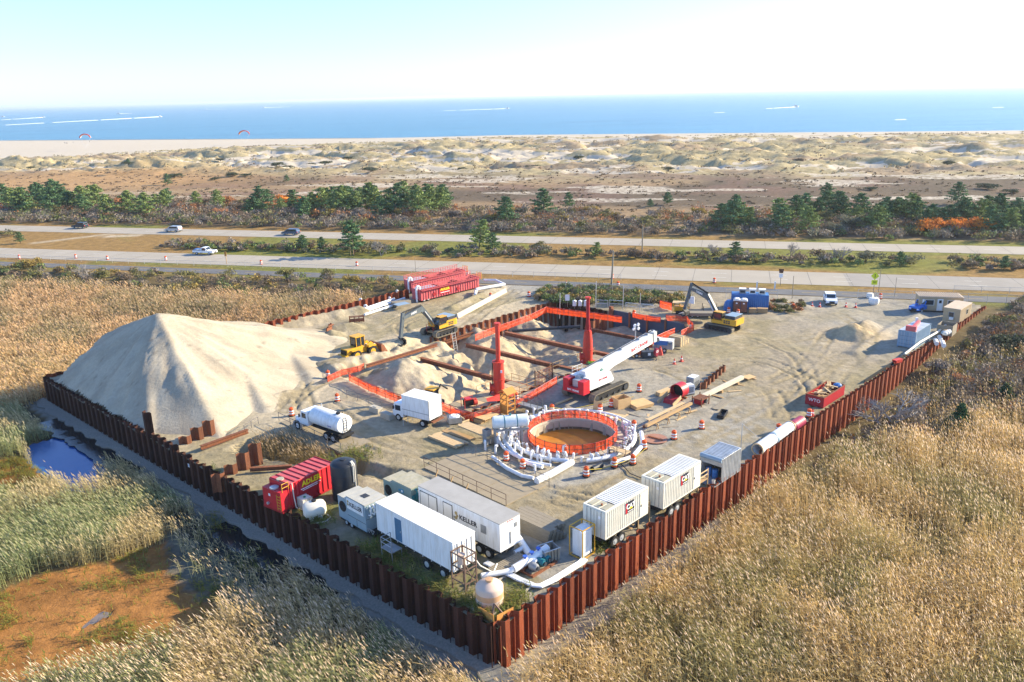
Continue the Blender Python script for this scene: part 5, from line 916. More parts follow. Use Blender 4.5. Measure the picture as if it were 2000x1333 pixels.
t = T('workbench', 'cluttered workbench inside the open grey container', 'bench', loc+EA*.6+Vector((0, 0, .16)), AA); pt(t, 'top', 'wood', B(-.4, 1.0, -1.0, 1.0, .8, .86)); pt(t, 'leg', 'wood', B(-.35, -.27, -.95, -.87, 0, .8), B(-.35, -.27, .87, .95, 0, .8)); pt(t, 'clutter', 'steel_grey', BC(.2, -.4, .86, .5, .4, .3), BC(.4, .4, .86, .35, .5, .22))
# ---- big white pipe behind the wall
p0, p1 = G(1480, 878, .6), G(1542, 834, .6); d = (p1-p0).normalized(); t = T('large_pipe', 'thick white pipe lying inside the right wall', 'pipe', (0, 0, 0))
def hollow(p, q, r, th=.05, n=24):
    p = Vector(p); q = Vector(q); v = []; f = []; d = (q-p).normalized(); a = d.orthogonal().normalized(); b = d.cross(a)
    for c, rr_ in ((p, r), (q, r), (q, r-th), (p, r-th)):
        for i in range(n): th_ = 2*PI*i/n; v.append(tuple(c+a*(rr_*cos(th_))+b*(rr_*sin(th_))))
    for j in range(4):
        for i in range(n): f.append((j*n+i, j*n+(i+1) % n, ((j+1) % 4)*n+(i+1) % n, ((j+1) % 4)*n+i))
    return v, f
pt(t, 'pipe', 'pipe_white', hollow(p0, p1, .62, .06), smooth=True); pt(t, 'end_ring', 'wood_pale', hollow(p0-d*.12, p0, .69, .14)); pt(t, 'end_ring', 'wood_pale', hollow(p1, p1+d*.12, .69, .14)); pt(t, 'flange', 'blue_pale', hollow(p0.lerp(p1, .45), p0.lerp(p1, .5), .67, .06)); pt(t, 'cradle', 'wood', *[RZ(BC(q_.x, q_.y, 0, .3, 1.2, .12), AA, q_) for q_ in (p0.lerp(p1, .2), p0.lerp(p1, .8))])
one('pipe_flange', 'purple red steel pipe end lying beyond the thick white pipe', 'pipe', mat('purple_red', (.28, .02, .06), .5), (0, 0, 0), 0, hollow(G(1548, 833, .6), G(1565, 822, .6), .6, .06))
t = T('guy_post', 'thin post with a stay wire beside the small grey container', 'post', G(1447, 878)); pt(t, 'post', 'galv', C((0, 0, 0), (0, 0, 3.0), .04)); e_ = G(1490, 862, 1.3)-G(1447, 878); pt(t, 'stay_wire', 'galv', C((0, 0, 2.95), e_, .02, n=4))
# ---- red dumpster with scrap wood
loc = AB(0, 1.9)+EA*(toab(G(1632, 795))[0]+1.4); t = T('dumpster', 'red dumpster full of scrap wood beside the right wall', 'dumpster', loc, AA); pt(t, 'shell', 'red_dark', B(-3, 3, -1.15, -1.09, .1, 1.35), B(-3, 3, 1.09, 1.15, .1, 1.35), B(-3, -2.94, -1.09, 1.09, .1, 1.35), B(2.94, 3, -1.09, 1.09, .1, 1.35), B(-3, 3, -1.09, 1.09, .05, .12)); pt(t, 'rim', 'rusty_beam', B(-3.05, 3.05, -1.2, -1.07, 1.35, 1.43), B(-3.05, 3.05, 1.07, 1.2, 1.35, 1.43), B(-3.05, -2.92, -1.07, 1.07, 1.35, 1.43), B(2.92, 3.05, -1.07, 1.07, 1.35, 1.43)); text(t, 'lettering', 'WTO', .6, 'white_text', face((-3.02, 0, .8), (0, -1, 0), (0, 0, 1)))  # shell red darkened, the shade it stands in put into the colour
rw = random.Random(9)
for k in range(26): a_ = rw.uniform(0, 6.28); c_x, c_y = rw.uniform(-2.2, 2.2), rw.uniform(-.6, .6); one('scrap_board', 'loose scrap board heaped in the red dumpster', 'board', rw.choice(['wood_pale', 'plywood', 'wood']), loc+EA*c_x+EB*c_y+Vector((0, 0, 1.05+rw.random()*.5)), a_, BEAM((-.7, 0, -.12), (.7, 0, .12*rw.choice((-1, 1))), .22, .05), group='scrap boards in the dumpster')
one('tarp', 'crumpled blue tarp at the end of the dumpster', 'tarp', 'blue_paint', loc+EA*2.3+EB*-.5+Vector((0, 0, 1.3)), .3, LA([(.55, 0), (.5, .2), (.3, .34), (.01, .38)], 9))
# ================================================================ round shaft and freeze pipes
SH = G(1118, 838, 1.0); SH.z = 0
t = T('round_shaft', 'round concrete shaft half full of rusty orange water', 'shaft', SH); pt(t, 'lining', 'concrete', LA([(4.75, -4), (4.75, .12), (5.15, .12), (5.25, -.2)], 56), smooth=True); pt(t, 'water', 'shaft_water', LA([(4.76, -1.0), (.01, -1.0)], 56)); pt(t, 'collar', 'concrete', LA([(5.15, -.1), (5.15, .08), (5.75, .04), (5.8, -.2)], 56)); pt(t, 'stain_band', mat('stain', (.12, .10, .07), .9, var=.4, sc=3), LA([(4.745, -1.1), (4.745, -.72)], 56))
def net(parent, a, b, h=1.0, z=.08, sag=.0, seed=0, n=6):
    """one panel of barrier netting, slightly slack"""
    a = Vector(a); b = Vector(b); d = b-a; nn = Vector((-d.y, d.x, 0)).normalized(); rg = random.Random(seed); V = []; F = []; m_ = 4
    for i in range(n+1):
        for j in range(m_):
            s = i/n; w = sin(PI*s)*(.09*rg.uniform(-1, 1)); zz = z+h*j/(m_-1)-(sag*sin(PI*s) if j == m_-1 else 0); V.append(tuple(a.lerp(b, s)+nn*w+Vector((0, 0, zz))))
    for i in range(n):
        for j in range(m_-1): F.append((i*m_+j, (i+1)*m_+j, (i+1)*m_+j+1, i*m_+j+1))
    return obj('net_panel', mesh('net_panel', [(V, F)]), 'mesh_fence', parent)
t = T('ring_fence', 'round orange net fence with dark posts circling the shaft', 'fence', SH); N_ = 22
pp = [Vector((5.0*cos(2*PI*k/N_), 5.0*sin(2*PI*k/N_), .1)) for k in range(N_+1)]
for k in range(N_):
    net(t, pp[k], pp[k+1], 1.05, .03, seed=k); pt(t, 'post', 'rail_brown', C(pp[k], pp[k]+Vector((0, 0, 1.25)), .05, n=6))
pt(t, 'top_rail', 'orange_red', TU([p_*1.0+Vector((0, 0, 1.12)) for p_ in pp], .04)); pt(t, 'mid_rail', 'rail_brown', TU([p_+Vector((0, 0, .6)) for p_ in pp], .03)); pt(t, 'toe_board', 'concrete_pale', LA([(4.9, .12), (4.9, .3), (4.96, .3), (4.96, .12)], 44))
t = T('freeze_pipe_ring', 'ring of white frosted freeze pipes around the shaft', 'pipes', SH); rg = random.Random(4)
def stubm(h, k):
    pts = [(0, 0, -.1), (0, 0, h*.7), (.05, 0, h*.95), (.22, 0, h), (.38, 0, h*.8), (.42, 0, h*.45)] if k else [(0, 0, -.1), (0, 0, h*.75), (.02, 0, h), (.14, 0, h*1.02), (.2, 0, h*.85)]
    m = mesh('freeze_pipe', [TU(pts, [.12, .125, .14, .13, .12, .10][:len(pts)], 8)], True); fixn(m); return m
sm_ = [stubm(.95, 1), stubm(1.15, 1), stubm(.9, 0), stubm(1.05, 0)]
for k in range(46):
    a_ = 2*PI*k/46; rr_ = 6.25+.3*rg.uniform(-1, 1); o = obj('freeze_pipe', sm_[k % 4], 'pipe_white', t); o.location = (rr_*cos(a_), rr_*sin(a_), 0); o.rotation_euler = (rg.uniform(-.12, .12), rg.uniform(-.12, .12), a_+rg.uniform(-.7, .7)); o.scale = (1, 1, rg.uniform(.55, .95))
for k in range(14):
    a_ = PI*.62+PI*.72*k/13; o = obj('freeze_pipe', sm_[(k+1) % 4], 'pipe_white', t); rr_ = 7.7+.25*rg.uniform(-1, 1); o.location = (rr_*cos(a_), rr_*sin(a_), 0); o.rotation_euler = (0, 0, a_+PI)
arc = lambda r, a0, a1, z, n=18: [(r*cos(R(a0+(a1-a0)*i/n)), r*sin(R(a0+(a1-a0)*i/n)), z) for i in range(n+1)]
for r_, a0, a1, rad in ((6.9, 120, 262, .24), (6.95, 278, 385, .24), (7.5, 25, 118, .16), (8.3, 165, 250, .17)): pt(t, 'header_pipe', 'pipe_white', TU(arc(r_, a0, a1, .32), rad, 10), smooth=True)
for k in range(16):
    a_ = R(rg.uniform(130, 385)); q_ = [(r_*cos(a_+d_), r_*sin(a_+d_), z_) for r_, d_, z_ in ((6.2, 0, .9), (6.5, .06, 1.05), (6.8, .12, .6), (7.2, .1, .15), (7.7, .2, .06))]; pt(t, 'hose', 'black', TU(q_, .03, 5))
def wp(name, label, path, r, mt='pipe_white', cat='pipe', z=.3):
    o = pt(None, name, mt, TU([G(x, y, z_ if False else z) for x, y in path], r, 12), smooth=True); return tag(o, label, cat)
wp('header_pipe', 'thick straight white pipe running out from the freeze ring', [(1048, 940), (1075, 927), (1117, 903)], .36, z=.4); wp('header_pipe', 'white pipe bending along the near railing below the ring', [(962, 893), (990, 915), (1020, 930), (1042, 934)], .2, z=.3); wp('header_pipe', 'white pipe running between the freeze ring and the long deck', [(985, 862), (1003, 884), (1030, 905), (1060, 912)], .24, z=.35); wp('header_pipe', 'white pipe crossing under the steel tank stand', [(985, 872), (1002, 848), (1012, 835)], .2, z=.3); wp('header_pipe', 'white pipe between shaft ring and drums on the right', [(1195, 906), (1235, 893), (1256, 868), (1252, 845)], .24, z=.35)
for k, (x, y) in enumerate(((1050, 905), (1062, 898), (1045, 925), (1075, 905), (1088, 898), (1100, 890), (972, 872), (985, 862), (998, 868), (1010, 880), (968, 886), (948, 880), (1004, 852), (1240, 850), (1228, 838), (1236, 868))):
    o = tag(obj('freeze_pipe', sm_[k % 4], 'pipe_white'), 'short white frosted pipe '+('left of the thick straight pipe, upper', 'beside the thick straight pipe top', 'at the lower end of the thick straight pipe', 'right above the thick straight pipe', 'behind the thick straight pipe, middle', 'behind the thick straight pipe, right end', 'by the control box, upper', 'under the tank stand, left', 'under the tank stand, right', 'below the tank stand', 'by the control box, lower', 'beside the long deck railing', 'directly below the white tank', 'right of the ring, middle', 'right of the ring, upper', 'right of the ring, lower')[k], 'pipe', 'loose freeze pipes near the ring'); o.location = G(x, y); o.rotation_euler = (0, 0, k*1.3)
t = T('bridge_step', 'small railed footbridge over the pipes at the right of the ring', 'footbridge', G(1210, 893), R(-42)); pt(t, 'deck', 'wood_pale', B(-1.1, 1.1, -.5, .5, .75, .83)); rails(t, [(-1.1, -.5, .8), (1.1, -.5, .8)], 1.0, step=1.1); rails(t, [(-1.1, .5, .8), (1.1, .5, .8)], 1.0, step=1.1); pt(t, 'leg', 'rail_brown', *[B(x-.05, x+.05, y-.05, y+.05, 0, .75) for x in (-1, 1) for y in (-.45, .45)])
t = T('footbridge', 'railed steel footbridge behind the ring beside the white tank', 'footbridge', G(1035, 802), R(-40)); pt(t, 'deck', 'steel_grey', B(-1.6, 1.6, -.5, .5, .6, .66)); rails(t, [(-1.6, -.5, .66), (1.6, -.5, .66)], 1.0, 'rail_grey', 1.1); rails(t, [(-1.6, .5, .66), (1.6, .5, .66)], 1.0, 'rail_grey', 1.1); pt(t, 'leg', 'rail_grey', *[B(x-.05, x+.05, y-.05, y+.05, 0, .6) for x in (-1.5, 1.5) for y in (-.45, .45)])
# ---- expansion tank on a stand
t = T('brine_tank', 'white cylindrical tank lying on a tall steel stand beside the ring', 'tank', G(998, 868), R(8)); pt(t, 'shell', mat('frost_white', (.66, .70, .70), .5, col2=(.52, .60, .62), sc=2), TR(LA([(.01, -2.0), (.5, -1.98), (.68, -1.85), (.7, -1.6), (.7, 1.6), (.68, 1.85), (.5, 1.98), (.01, 2.0)], 24), Matrix.Translation((0, 0, 2.75)) @ Matrix.Rotation(PI/2, 4, 'Y')), smooth=True); pt(t, 'strap', 'teal', *[TR(LA([(.71, x-.05), (.71, x+.05)], 24), Matrix.Translation((0, 0, 2.75)) @ Matrix.Rotation(PI/2, 4, 'Y')) for x in (-.7, .7)]); pt(t, 'stand_beam', 'steel_grey', B(-1.95, 1.95, -.6, -.45, 1.85, 2.08), B(-1.95, 1.95, .45, .6, 1.85, 2.08), B(-1.7, -1.5, -.45, .45, 1.85, 2.05), B(1.5, 1.7, -.45, .45, 1.85, 2.05)); pt(t, 'nozzle', 'teal', C((0, 0, 3.4), (0, 0, 3.65), .12))
for x in (-1.75, -.5, 1.2):
    for y in (-.52, .52): pt(t, 'leg', 'steel_grey', B(x-.09, x+.09, y-.07, y+.07, 0, 1.85))
# ================================================================ decks, railings, trucks
def deck(label, near_l, near_r, wd, rail_px):
    a = G(*near_l); b = G(*near_r); d = (b-a).normalized(); rz = math.atan2(d.y, d.x); L = (b-a).length; t = T('bridge_deck', label, 'deck', a, rz)
    n = int(L/1.25)
    for k in range(n): pt(t, 'deck_plank', 'deck', B(k*L/n, (k+1)*L/n-.04, 0, wd, -.08, .1+.012*(k % 3)))
    pt(t, 'edge_beam', 'rusty_beam', *HB((0, -.1, -.32), (L, -.1, -.32), .3, .5)); pt(t, 'edge_beam', 'rusty_beam', *HB((0, wd+.1, -.32), (L, wd+.1, -.32), .3, .5)); return t, L
t, L = deck('long timber deck with brown railings beside the freeze pipes', (828, 915), (988, 990), 5.6, None); rails(t, [(0, .05, .1), (L, .05, .1)], 1.15, 'rail_brown', 2.1); rails(t, [(.3, 5.45, .1), (L+.5, 5.45, .1)], 1.15, 'rail_grey', 1.9)
for k in (2.3, 4.6, 6.9): pt(t, 'rail_brace', 'wood', BEAM((k, .0, .6), (k+.2, -1.0, -.9), .09, .09))
t, L = deck('short timber deck under the white tanker truck', (548, 826), (666, 886), 4.0, None); rails(t, [(-.4, .05, .1), (L, .05, .1)], 1.1, 'rail_grey', 2.6)
t = T('railing', 'brown railing between the tanker truck and the orange net', 'railing', (0, 0, 0)); rails(t, [G(678, 778), G(720, 790), G(772, 806)], 1.1, 'rail_grey', 2.0)
t = T('railing', 'short grey railing behind the box truck wheels', 'railing', (0, 0, 0)); rails(t, [G(788, 832), G(806, 822)], 1.1, 'galv', 1.0)
t = T('railing', 'short broken railing at the left end of the tanker deck', 'railing', (0, 0, 0)); rails(t, [G(478, 845), G(505, 828)], .9, 'rail_grey', 1.5)
# ---- water tanker
t = T('tanker_truck', 'white water tanker truck parked on the short deck', 'truck', G(637, 848, .1), R(141))
pt(t, 'tank', 'white_paint', TR(LA([(.01, -2.6), (.6, -2.58), (.98, -2.5), (1.02, -2.4), (1.02, 2.4), (.98, 2.5), (.6, 2.58), (.01, 2.6)], 28), Matrix.Translation((-1.0, 0, 2.05)) @ Matrix.Rotation(PI/2, 4, 'Y') @ Matrix.Scale(1.12, 4, (0, 1, 0))), smooth=True); pt(t, 'chassis', 'black', B(-3.6, 4.0, -.4, .4, .65, 1.0), B(-3.4, 1.2, -.9, .9, .95, 1.1)); cb = pt(t, 'cab', 'car_white', XZ([(1.75, .9), (3.15, .9), (3.15, 1.75), (2.95, 2.55), (1.75, 2.6)], -1.05, 1.05)); pt(cb, 'windscreen', 'glass', BEAM((3.16, 0, 1.8), (2.99, 0, 2.45), 1.8, .03)); pt(cb, 'side_window', 'glass', B(2.1, 2.8, 1.05, 1.07, 1.75, 2.35), B(2.1, 2.8, -1.07, -1.05, 1.75, 2.35))
pt(t, 'bonnet', 'car_white', XZ([(3.15, .8), (4.5, .75), (4.5, 1.45), (3.15, 1.75)], -.75, .75)); pt(t, 'fender', 'car_white', *[TR(LA([(.62, -.16), (.66, 0), (.62, .16)], 18), Matrix.Translation((3.8, s*.92, .62)) @ Matrix.Rotation(PI/2, 4, 'X')) for s in (-1, 1)]); pt(t, 'bumper', 'steel_grey', B(4.5, 4.65, -1.05, 1.05, .5, .8)); pt(t, 'exhaust_stack', 'galv', C((1.6, -.95, 1), (1.6, -.95, 3.1), .08)); pt(t, 'mirror', 'black', B(3.0, 3.08, 1.15, 1.35, 1.8, 2.2), B(3.0, 3.08, -1.35, -1.15, 1.8, 2.2))
pt(t, 'ladder', 'black', *[C((-3.62, y, 1.0), (-3.62, y, 3.1), .03, n=5) for y in (-.2, .25)], *[C((-3.62, -.2, z), (-3.62, .25, z), .025, n=5) for z in (1.3, 1.6, 1.9, 2.2, 2.5, 2.8)]); pt(t, 'hatch', 'black', TU([(-2.9, -.3, 3.15), (-2.9, -.3, 3.4), (-2.9, .35, 3.4), (-2.9, .35, 3.15)], .04), C((-2.5, 0, 3.1), (-2.5, 0, 3.25), .25)); text(t, 'lettering', 'WATER', .2, 'ink_blue', face((-2.2, 1.16, 1.85), (-1, 0, 0), (0, 0, 1))); pt(t, 'rear_pipes', 'black', B(-3.9, -3.4, -.9, .9, .7, .95), C((-3.8, -.5, .8), (-3.8, .5, .8), .1))
for x in (3.8, -1.5, -2.7):
    for s in (-1, 1): wheel(t, x, s*.92, .5, .5, .3 if x > 0 else .5, s, 'white_paint' if x > 0 else 'rim')
# ---- box truck
loc = centre(3.5, (778, 774), (830, 783), (860, 770), (808, 758)); loc.z = 0; t = T('box_truck', 'white box truck parked beside the orange net', 'truck', loc, R(146)); pt(t, 'box', 'white_paint', B(-2.3, 1.75, -1.2, 1.2, 1.05, 3.5)); pt(t, 'roof', 'roof_white', B(-2.33, 1.78, -1.23, 1.23, 3.5, 3.55)); pt(t, 'box_rail', 'steel_grey', B(-2.3, 1.75, 1.2, 1.23, 1.75, 1.8), B(-2.36, -2.3, -1.22, -1.14, 1.05, 3.5), B(-2.36, -2.3, 1.14, 1.22, 1.05, 3.5)); pt(t, 'rear_door', 'white_paint', *[B(-2.34, -2.3, -1.1, 1.1, 1.1+k*.39, 1.46+k*.39) for k in range(6)])
cb = pt(t, 'cab', 'car_white', XZ([(1.85, .6), (3.4, .6), (3.45, 1.35), (3.15, 2.25), (1.85, 2.3)], -1.02, 1.02)); pt(cb, 'windscreen', 'glass', BEAM((3.46, 0, 1.4), (3.19, 0, 2.15), 1.8, .03)); pt(cb, 'side_window', 'glass', B(2.2, 3.0, 1.02, 1.04, 1.35, 2.0), B(2.2, 3.0, -1.04, -1.02, 1.35, 2.0)); pt(t, 'chassis', 'black', B(-2.4, 3.2, -.45, .45, .6, 1.0)); pt(t, 'tail_lift', 'rusty_beam', B(-2.75, -2.36, -1.0, 1.0, .75, .9)); pt(t, 'mirror', 'black', B(3.1, 3.2, 1.1, 1.3, 1.5, 1.9), B(3.1, 3.2, -1.3, -1.1, 1.5, 1.9))
for x in (2.6, -1.2):
    for s in (-1, 1): wheel(t, x, s*.88, .45, .45, .3 if x > 0 else .5, s)
def block(label, px, py, rz): one('concrete_block', label, 'block', 'concrete', G(px, py), rz, B(-.85, .85, -.4, .4, 0, .75), B(-.3, .3, -.2, .2, .75, .81), group='concrete blocks by the box truck')
block('smooth concrete block left of the box truck', 735, 806, R(138)); block('rough concrete block just in front of the box truck', 757, 818, R(138))
# ---- timber by the ring
t = T('control_box', 'grey metal control box standing near the tank stand', 'box', G(952, 868), AA); pt(t, 'cabinet', 'steel_grey', B(-.38, .38, -.35, .35, .1, 1.8)); pt(t, 'opening_shade', 'black', B(-.3, .3, -.27, .27, 1.8, 1.815)); pt(t, 'feet', 'black', B(-.3, -.2, -.3, .3, 0, .1), B(.2, .3, -.3, .3, 0, .1))  # black plate on the cabinet paints the shaded inside of an opening
def boards(name, label, px, py, rz, n, L, w, th, mt, lay=1, z=0., gap=.02, cat='lumber'):
    t = T(name, label, cat, G(px, py, z), rz); rg = random.Random(px)
    for j in range(lay):
        for k in range(n): o_ = rg.uniform(-.15, .15); pt(t, 'board', mt, B(-L/2+o_, L/2+o_, (k-n/2)*(w+gap), (k-n/2)*(w+gap)+w, .04+j*(th+.01), .04+th+j*(th+.01)))
    return t
def sawhorse(label, px, py, rz, group='sawhorses'):
    t = T('sawhorse', label, 'sawhorse', G(px, py), rz, group); pt(t, 'beam', 'wood_pale', B(-.55, .55, -.05, .05, .72, .86))
    for x in (-.45, .45):
        for s in (-1, 1): pt(t, 'leg', 'wood', BEAM((x, 0, .75), (x, s*.3, 0), .08, .05))
boards('lumber_stack', 'long pale boards resting on two sawhorses', 932, 842, R(134), 7, 5.2, .2, .09, 'wood_pale', 2, .88); sawhorse('sawhorse under the left end of the long pale boards', 910, 835, R(45)); sawhorse('sawhorse under the right end of the long pale boards', 952, 855, R(45))
boards('lumber_stack', 'low stack of wide pale planks on the haul road edge', 875, 862, R(136), 6, 4.6, .28, .12, 'wood_pale', 2); boards('lumber_stack', 'thin brown boards behind the low pale planks', 895, 850, R(138), 5, 4.6, .18, .05, 'wood'); boards('lumber_stack', 'brown plank bundle beside the sawhorses', 955, 845, R(136), 3, 3.2, .2, .12, 'wood', 2)
t = T('skip_bin', 'small galvanised bin with white sheeting near the box truck', 'bin', G(888, 826), R(15)); pt(t, 'bin', 'galv', *[TR(B(-.8, .8, -.03, .03, 0, .75), Matrix.Translation((0, s*.55, .1)) @ Matrix.Rotation(-s*.15, 4, 'X')) for s in (-1, 1)], B(-.8, -.75, -.5, .5, .1, .8), B(.75, .8, -.5, .5, .1, .8), B(-.75, .75, -.5, .5, .1, .15)); pt(t, 'sheeting', 'cloth_white', LA([(.7, .75), (.62, .9), (.4, 1.0), (.2, .93), (.01, 1.02)], 9))
sawhorse('lone sawhorse behind the skip bin', 903, 828, R(120)); boards('plywood_sheets', 'tan plywood sheets lying by the orange shelter', 945, 812, R(140), 2, 2.6, 1.2, .08, 'plywood', 1, .5); boards('pallet_stack', 'dark brown pallets under the plywood sheets', 935, 820, R(140), 6, 2.4, .3, .42, 'wood', 1)
t = T('timber_shelter', 'orange brown timber stair tower with small gable roof', 'shelter', G(992, 808), AA)
for x in (-.65, .65):
    for y in (-.55, .55): pt(t, 'post', 'wood_orange', B(x-.06, x+.06, y-.06, y+.06, 0, 2.7))
for z in (.5, 1.2, 1.9, 2.6): pt(t, 'rail', 'wood_orange', *[B(-.65, .65, y-.05, y+.05, z, z+.14) for y in (-.55, .55)], *[B(x-.05, x+.05, -.55, .55, z+.001, z+.138) for x in (-.65, .65)])
pt(t, 'roof', 'wood_orange', YZ([(-.8, 2.7), (0, 3.2), (.8, 2.7), (.8, 2.78), (0, 3.3), (-.8, 2.78)], -.85, .85)); pt(t, 'panel', 'wood_orange', B(-.63, -.59, -.5, .5, .1, 1.2), B(-.6, .6, .51, .55, .1, 2.6))
# ================================================================ orange nets round the excavation
def fence(label, path, h=1.15, step=2.2, net_h=1.0, mt='orange_red', z=0., sag=.1):
    pts = [G(x, y, z) for x, y in path]; t = T('barrier_fence', label, 'fence', (0, 0, 0)); k_ = 0
    for i in range(len(pts)-1):
        a, b = pts[i], pts[i+1]; n = max(1, round((b-a).length/step))
        for k in range(n):
            p, q = a.lerp(b, k/n), a.lerp(b, (k+1)/n); net(t, p, q, net_h, .1, sag, seed=k_+int(p.x*10)); k_ += 1; pt(t, 'post', 'rail_brown', C(p, p+Vector((0, 0, h+.12)), .04, n=6))
    pt(t, 'post', 'rail_brown', C(pts[-1], pts[-1]+Vector((0, 0, h+.12)), .04, n=6)); up = Vector((0, 0, 1)); pt(t, 'top_rail', mt, TU([p+up*h for p in pts], .05, 6)); pt(t, 'mid_rail', mt, TU([p+up*h*.55 for p in pts], .04, 6)); return t
fence('orange net fence on the near left edge of the excavation', [(682, 745), (720, 765), (770, 785), (810, 797)]); fence('orange net fence running past the box truck to the near corner', [(862, 802), (900, 820), (925, 825), (950, 818), (985, 806)])
fence('orange red net fence from the shelter towards the crane', [(1008, 800), (1050, 775), (1088, 752)], mt='red_dark'); fence('sagging orange net beside the wheel loader', [(640, 748), (668, 735), (700, 728), (712, 722)], .9, 2.0, .85)
fence('orange railing along the far left edge of the excavation', [(928, 668), (960, 655), (1000, 641), (1040, 626), (1068, 612)]); fence('orange net behind the far corner of the excavation', [(1068, 612), (1110, 618), (1160, 624), (1215, 632)]); fence('orange rail along the right bay of the excavation', [(1272, 676), (1296, 664), (1318, 655)]); fence('orange rail at the right corner beside the second excavator', [(1330, 660), (1355, 648), (1340, 630), (1300, 628)]); fence('orange net panel left of the yellow pump frame', [(1288, 602), (1312, 608)], 1.4, 3, 1.3); fence('orange net beyond the right bay wall', [(1235, 622), (1262, 628), (1290, 632)], .9)
# ================================================================ red submersible pumps
def pump(label, px, py, z, cone):
    p = G(px, py, z); t = T('pump_column', label, 'pump', p)
    pt(t, 'barrel', 'orange_red', LA([(.82, 0), (.82, .1), (.72, .12), (.72, 1.9), (.8, 1.92), (.8, 2.05), (.72, 2.07), (.70, 4.2 if not cone else 3.2), (.8 if not cone else .55, 4.25 if not cone else 4.6), (.8 if not cone else .55, 4.4 if not cone else 4.7), (.01, 4.4 if not cone else 4.7)], 28), smooth=True); hz = 4.4 if not cone else 4.7
    pt(t, 'riser', 'orange_red' if not cone else 'red_dark', C((0, 0, hz), (0, 0, hz+5.0), .3 if not cone else .26, n=16)); pt(t, 'riser_flange', 'orange_red', C((0, 0, hz+4.9), (0, 0, hz+5.15), .42), C((0, 0, hz), (0, 0, hz+.15), .45)); pt(t, 'base', 'orange_red', LA([(1.15, -.05), (1.15, .1), (.72, .12)], 24)); pt(t, 'discharge_elbow', 'orange_red', TU([(0, 0, .9), (-.9, -.2, .9), (-1.15, -.2, .9)], .5, 14), C((-1.05, -.2, .9), (-1.2, -.2, .9), .66, n=18))
    if cone: pt(t, 'lifting_sling', 'red_dark', *[C((.5*cos(a_), .5*sin(a_), hz), (.12*cos(a_), .12*sin(a_), hz+2.4), .06, n=5) for a_ in (0.3, 1.9, 3.5, 5.0)])
    else: pt(t, 'control_hose', 'black', TU([(-.75, -.2, 4.2), (-.85, -.3, 2.5), (-.8, -.4, .8), (-1.3, -.9, .1)], .06)); pt(t, 'bracket', 'white_text', B(.25, .5, -.72, -.66, 3.0, 3.35))
    return t
pump('tall red pump column in front with straight barrel', 975, 768, -.4, False); pump('tall red pump column at the back with tapered barrel and slings', 1148, 707, -1.0, True)
t = T('work_platform', 'railed timber work platform around the front red pump', 'platform', AB(33.5, 33, -.45), AA)
for k in range(10): pt(t, 'plank', 'wood_pale' if k % 3 else 'deck', B(-5.0+k*1.15, -3.92+k*1.15, -.3, 4.2, -.08, .04))
rails(t, [(2.0, -.2, .04), (6.4, -.2, .04)], 1.1, 'wood', 1.5); rails(t, [(-.2, 4.1, .04), (6.4, 4.1, .04), (6.4, -.2, .04)], 1.1, 'wood', 1.6)
t = T('work_platform', 'railed work platform around the back red pump', 'platform', AB(52, 33, -1.05), AA)
for k in range(9): pt(t, 'plank', 'deck', B(-4.4+k*1.15, -3.32+k*1.15, -.3, 4.0, -.08, .04))
rails(t, [(-4.4, 3.9, .04), (5.8, 3.9, .04)], 1.1, 'wood', 2.0)
t = T('hose_coil', 'tangle of bright green hose beside the back red pump', 'hose', AB(54.2, 34.3, -1.0)); pt(t, 'hose', mat('hose_green', (.03, .35, .08), .5), TU([(1.1*cos(k*.7)*(1-.02*k), .7*sin(k*.7)*(1-.02*k), .1+.03*(k % 5)) for k in range(34)], .05, 5)); pt(t, 'lime_hose', 'lime', TU([(.8*cos(k*.8+1), .5*sin(k*.8), .25+.03*(k % 4)) for k in range(14)], .05, 5))
t = T('pump_engine', 'red and black engine pump on the front work platform', 'engine', AB(29.5, 34.5, -.4), R(30)); pt(t, 'engine', 'black', B(-.6, .5, -.4, .4, .25, .95)); pt(t, 'frame', 'orange_red', TU([(-.8, -.5, .05), (-.8, -.5, 1.2), (.8, -.5, 1.2), (.8, -.5, .05)], .05), TU([(-.8, .5, .05), (-.8, .5, 1.2), (.8, .5, 1.2), (.8, .5, .05)], .05)); pt(t, 'impeller_housing', 'orange_red', C((.5, -.3, .6), (.95, -.3, .6), .42, n=18)); pt(t, 'red_cover', 'red_paint', B(-.5, .3, -.35, .35, .95, 1.2))
t = T('red_tarp', 'red sheeting draped at the foot of the front red pump', 'tarp', AB(33.6, 32.7, .0), AA-.2); pt(t, 'sheet', 'orange_red', ([(-2.6, -.6, .35), (-.6, -1.0, .1), (1.6, -.7, .3), (1.8, .1, .8), (0, .2, .55), (-2.3, .1, .5)], [(0, 1, 4, 5), (1, 2, 3, 4)]))
t = T('mini_excavator', 'small yellow excavator half hidden down in the excavation', 'excavator', AB(27.8, 39.5, -1.0), R(60)); pt(t, 'cab', 'black', B(-.6, .6, -.6, .6, .9, 2.3)); pt(t, 'cab_roof', 'yellow_paint', B(-.7, .7, -.7, .7, 2.3, 2.42)); pt(t, 'house', 'yellow_paint', B(-1.6, -.6, -.9, .9, .8, 1.5)); pt(t, 'boom', 'black', TU([(.6, 0, 1.2), (2.0, 0, 2.2), (3.4, 0, 1.2)], .14)); loop_track(t, 2.6, .45, .6, -.75, n=20); loop_track(t, 2.6, .45, .6, .75, n=20)
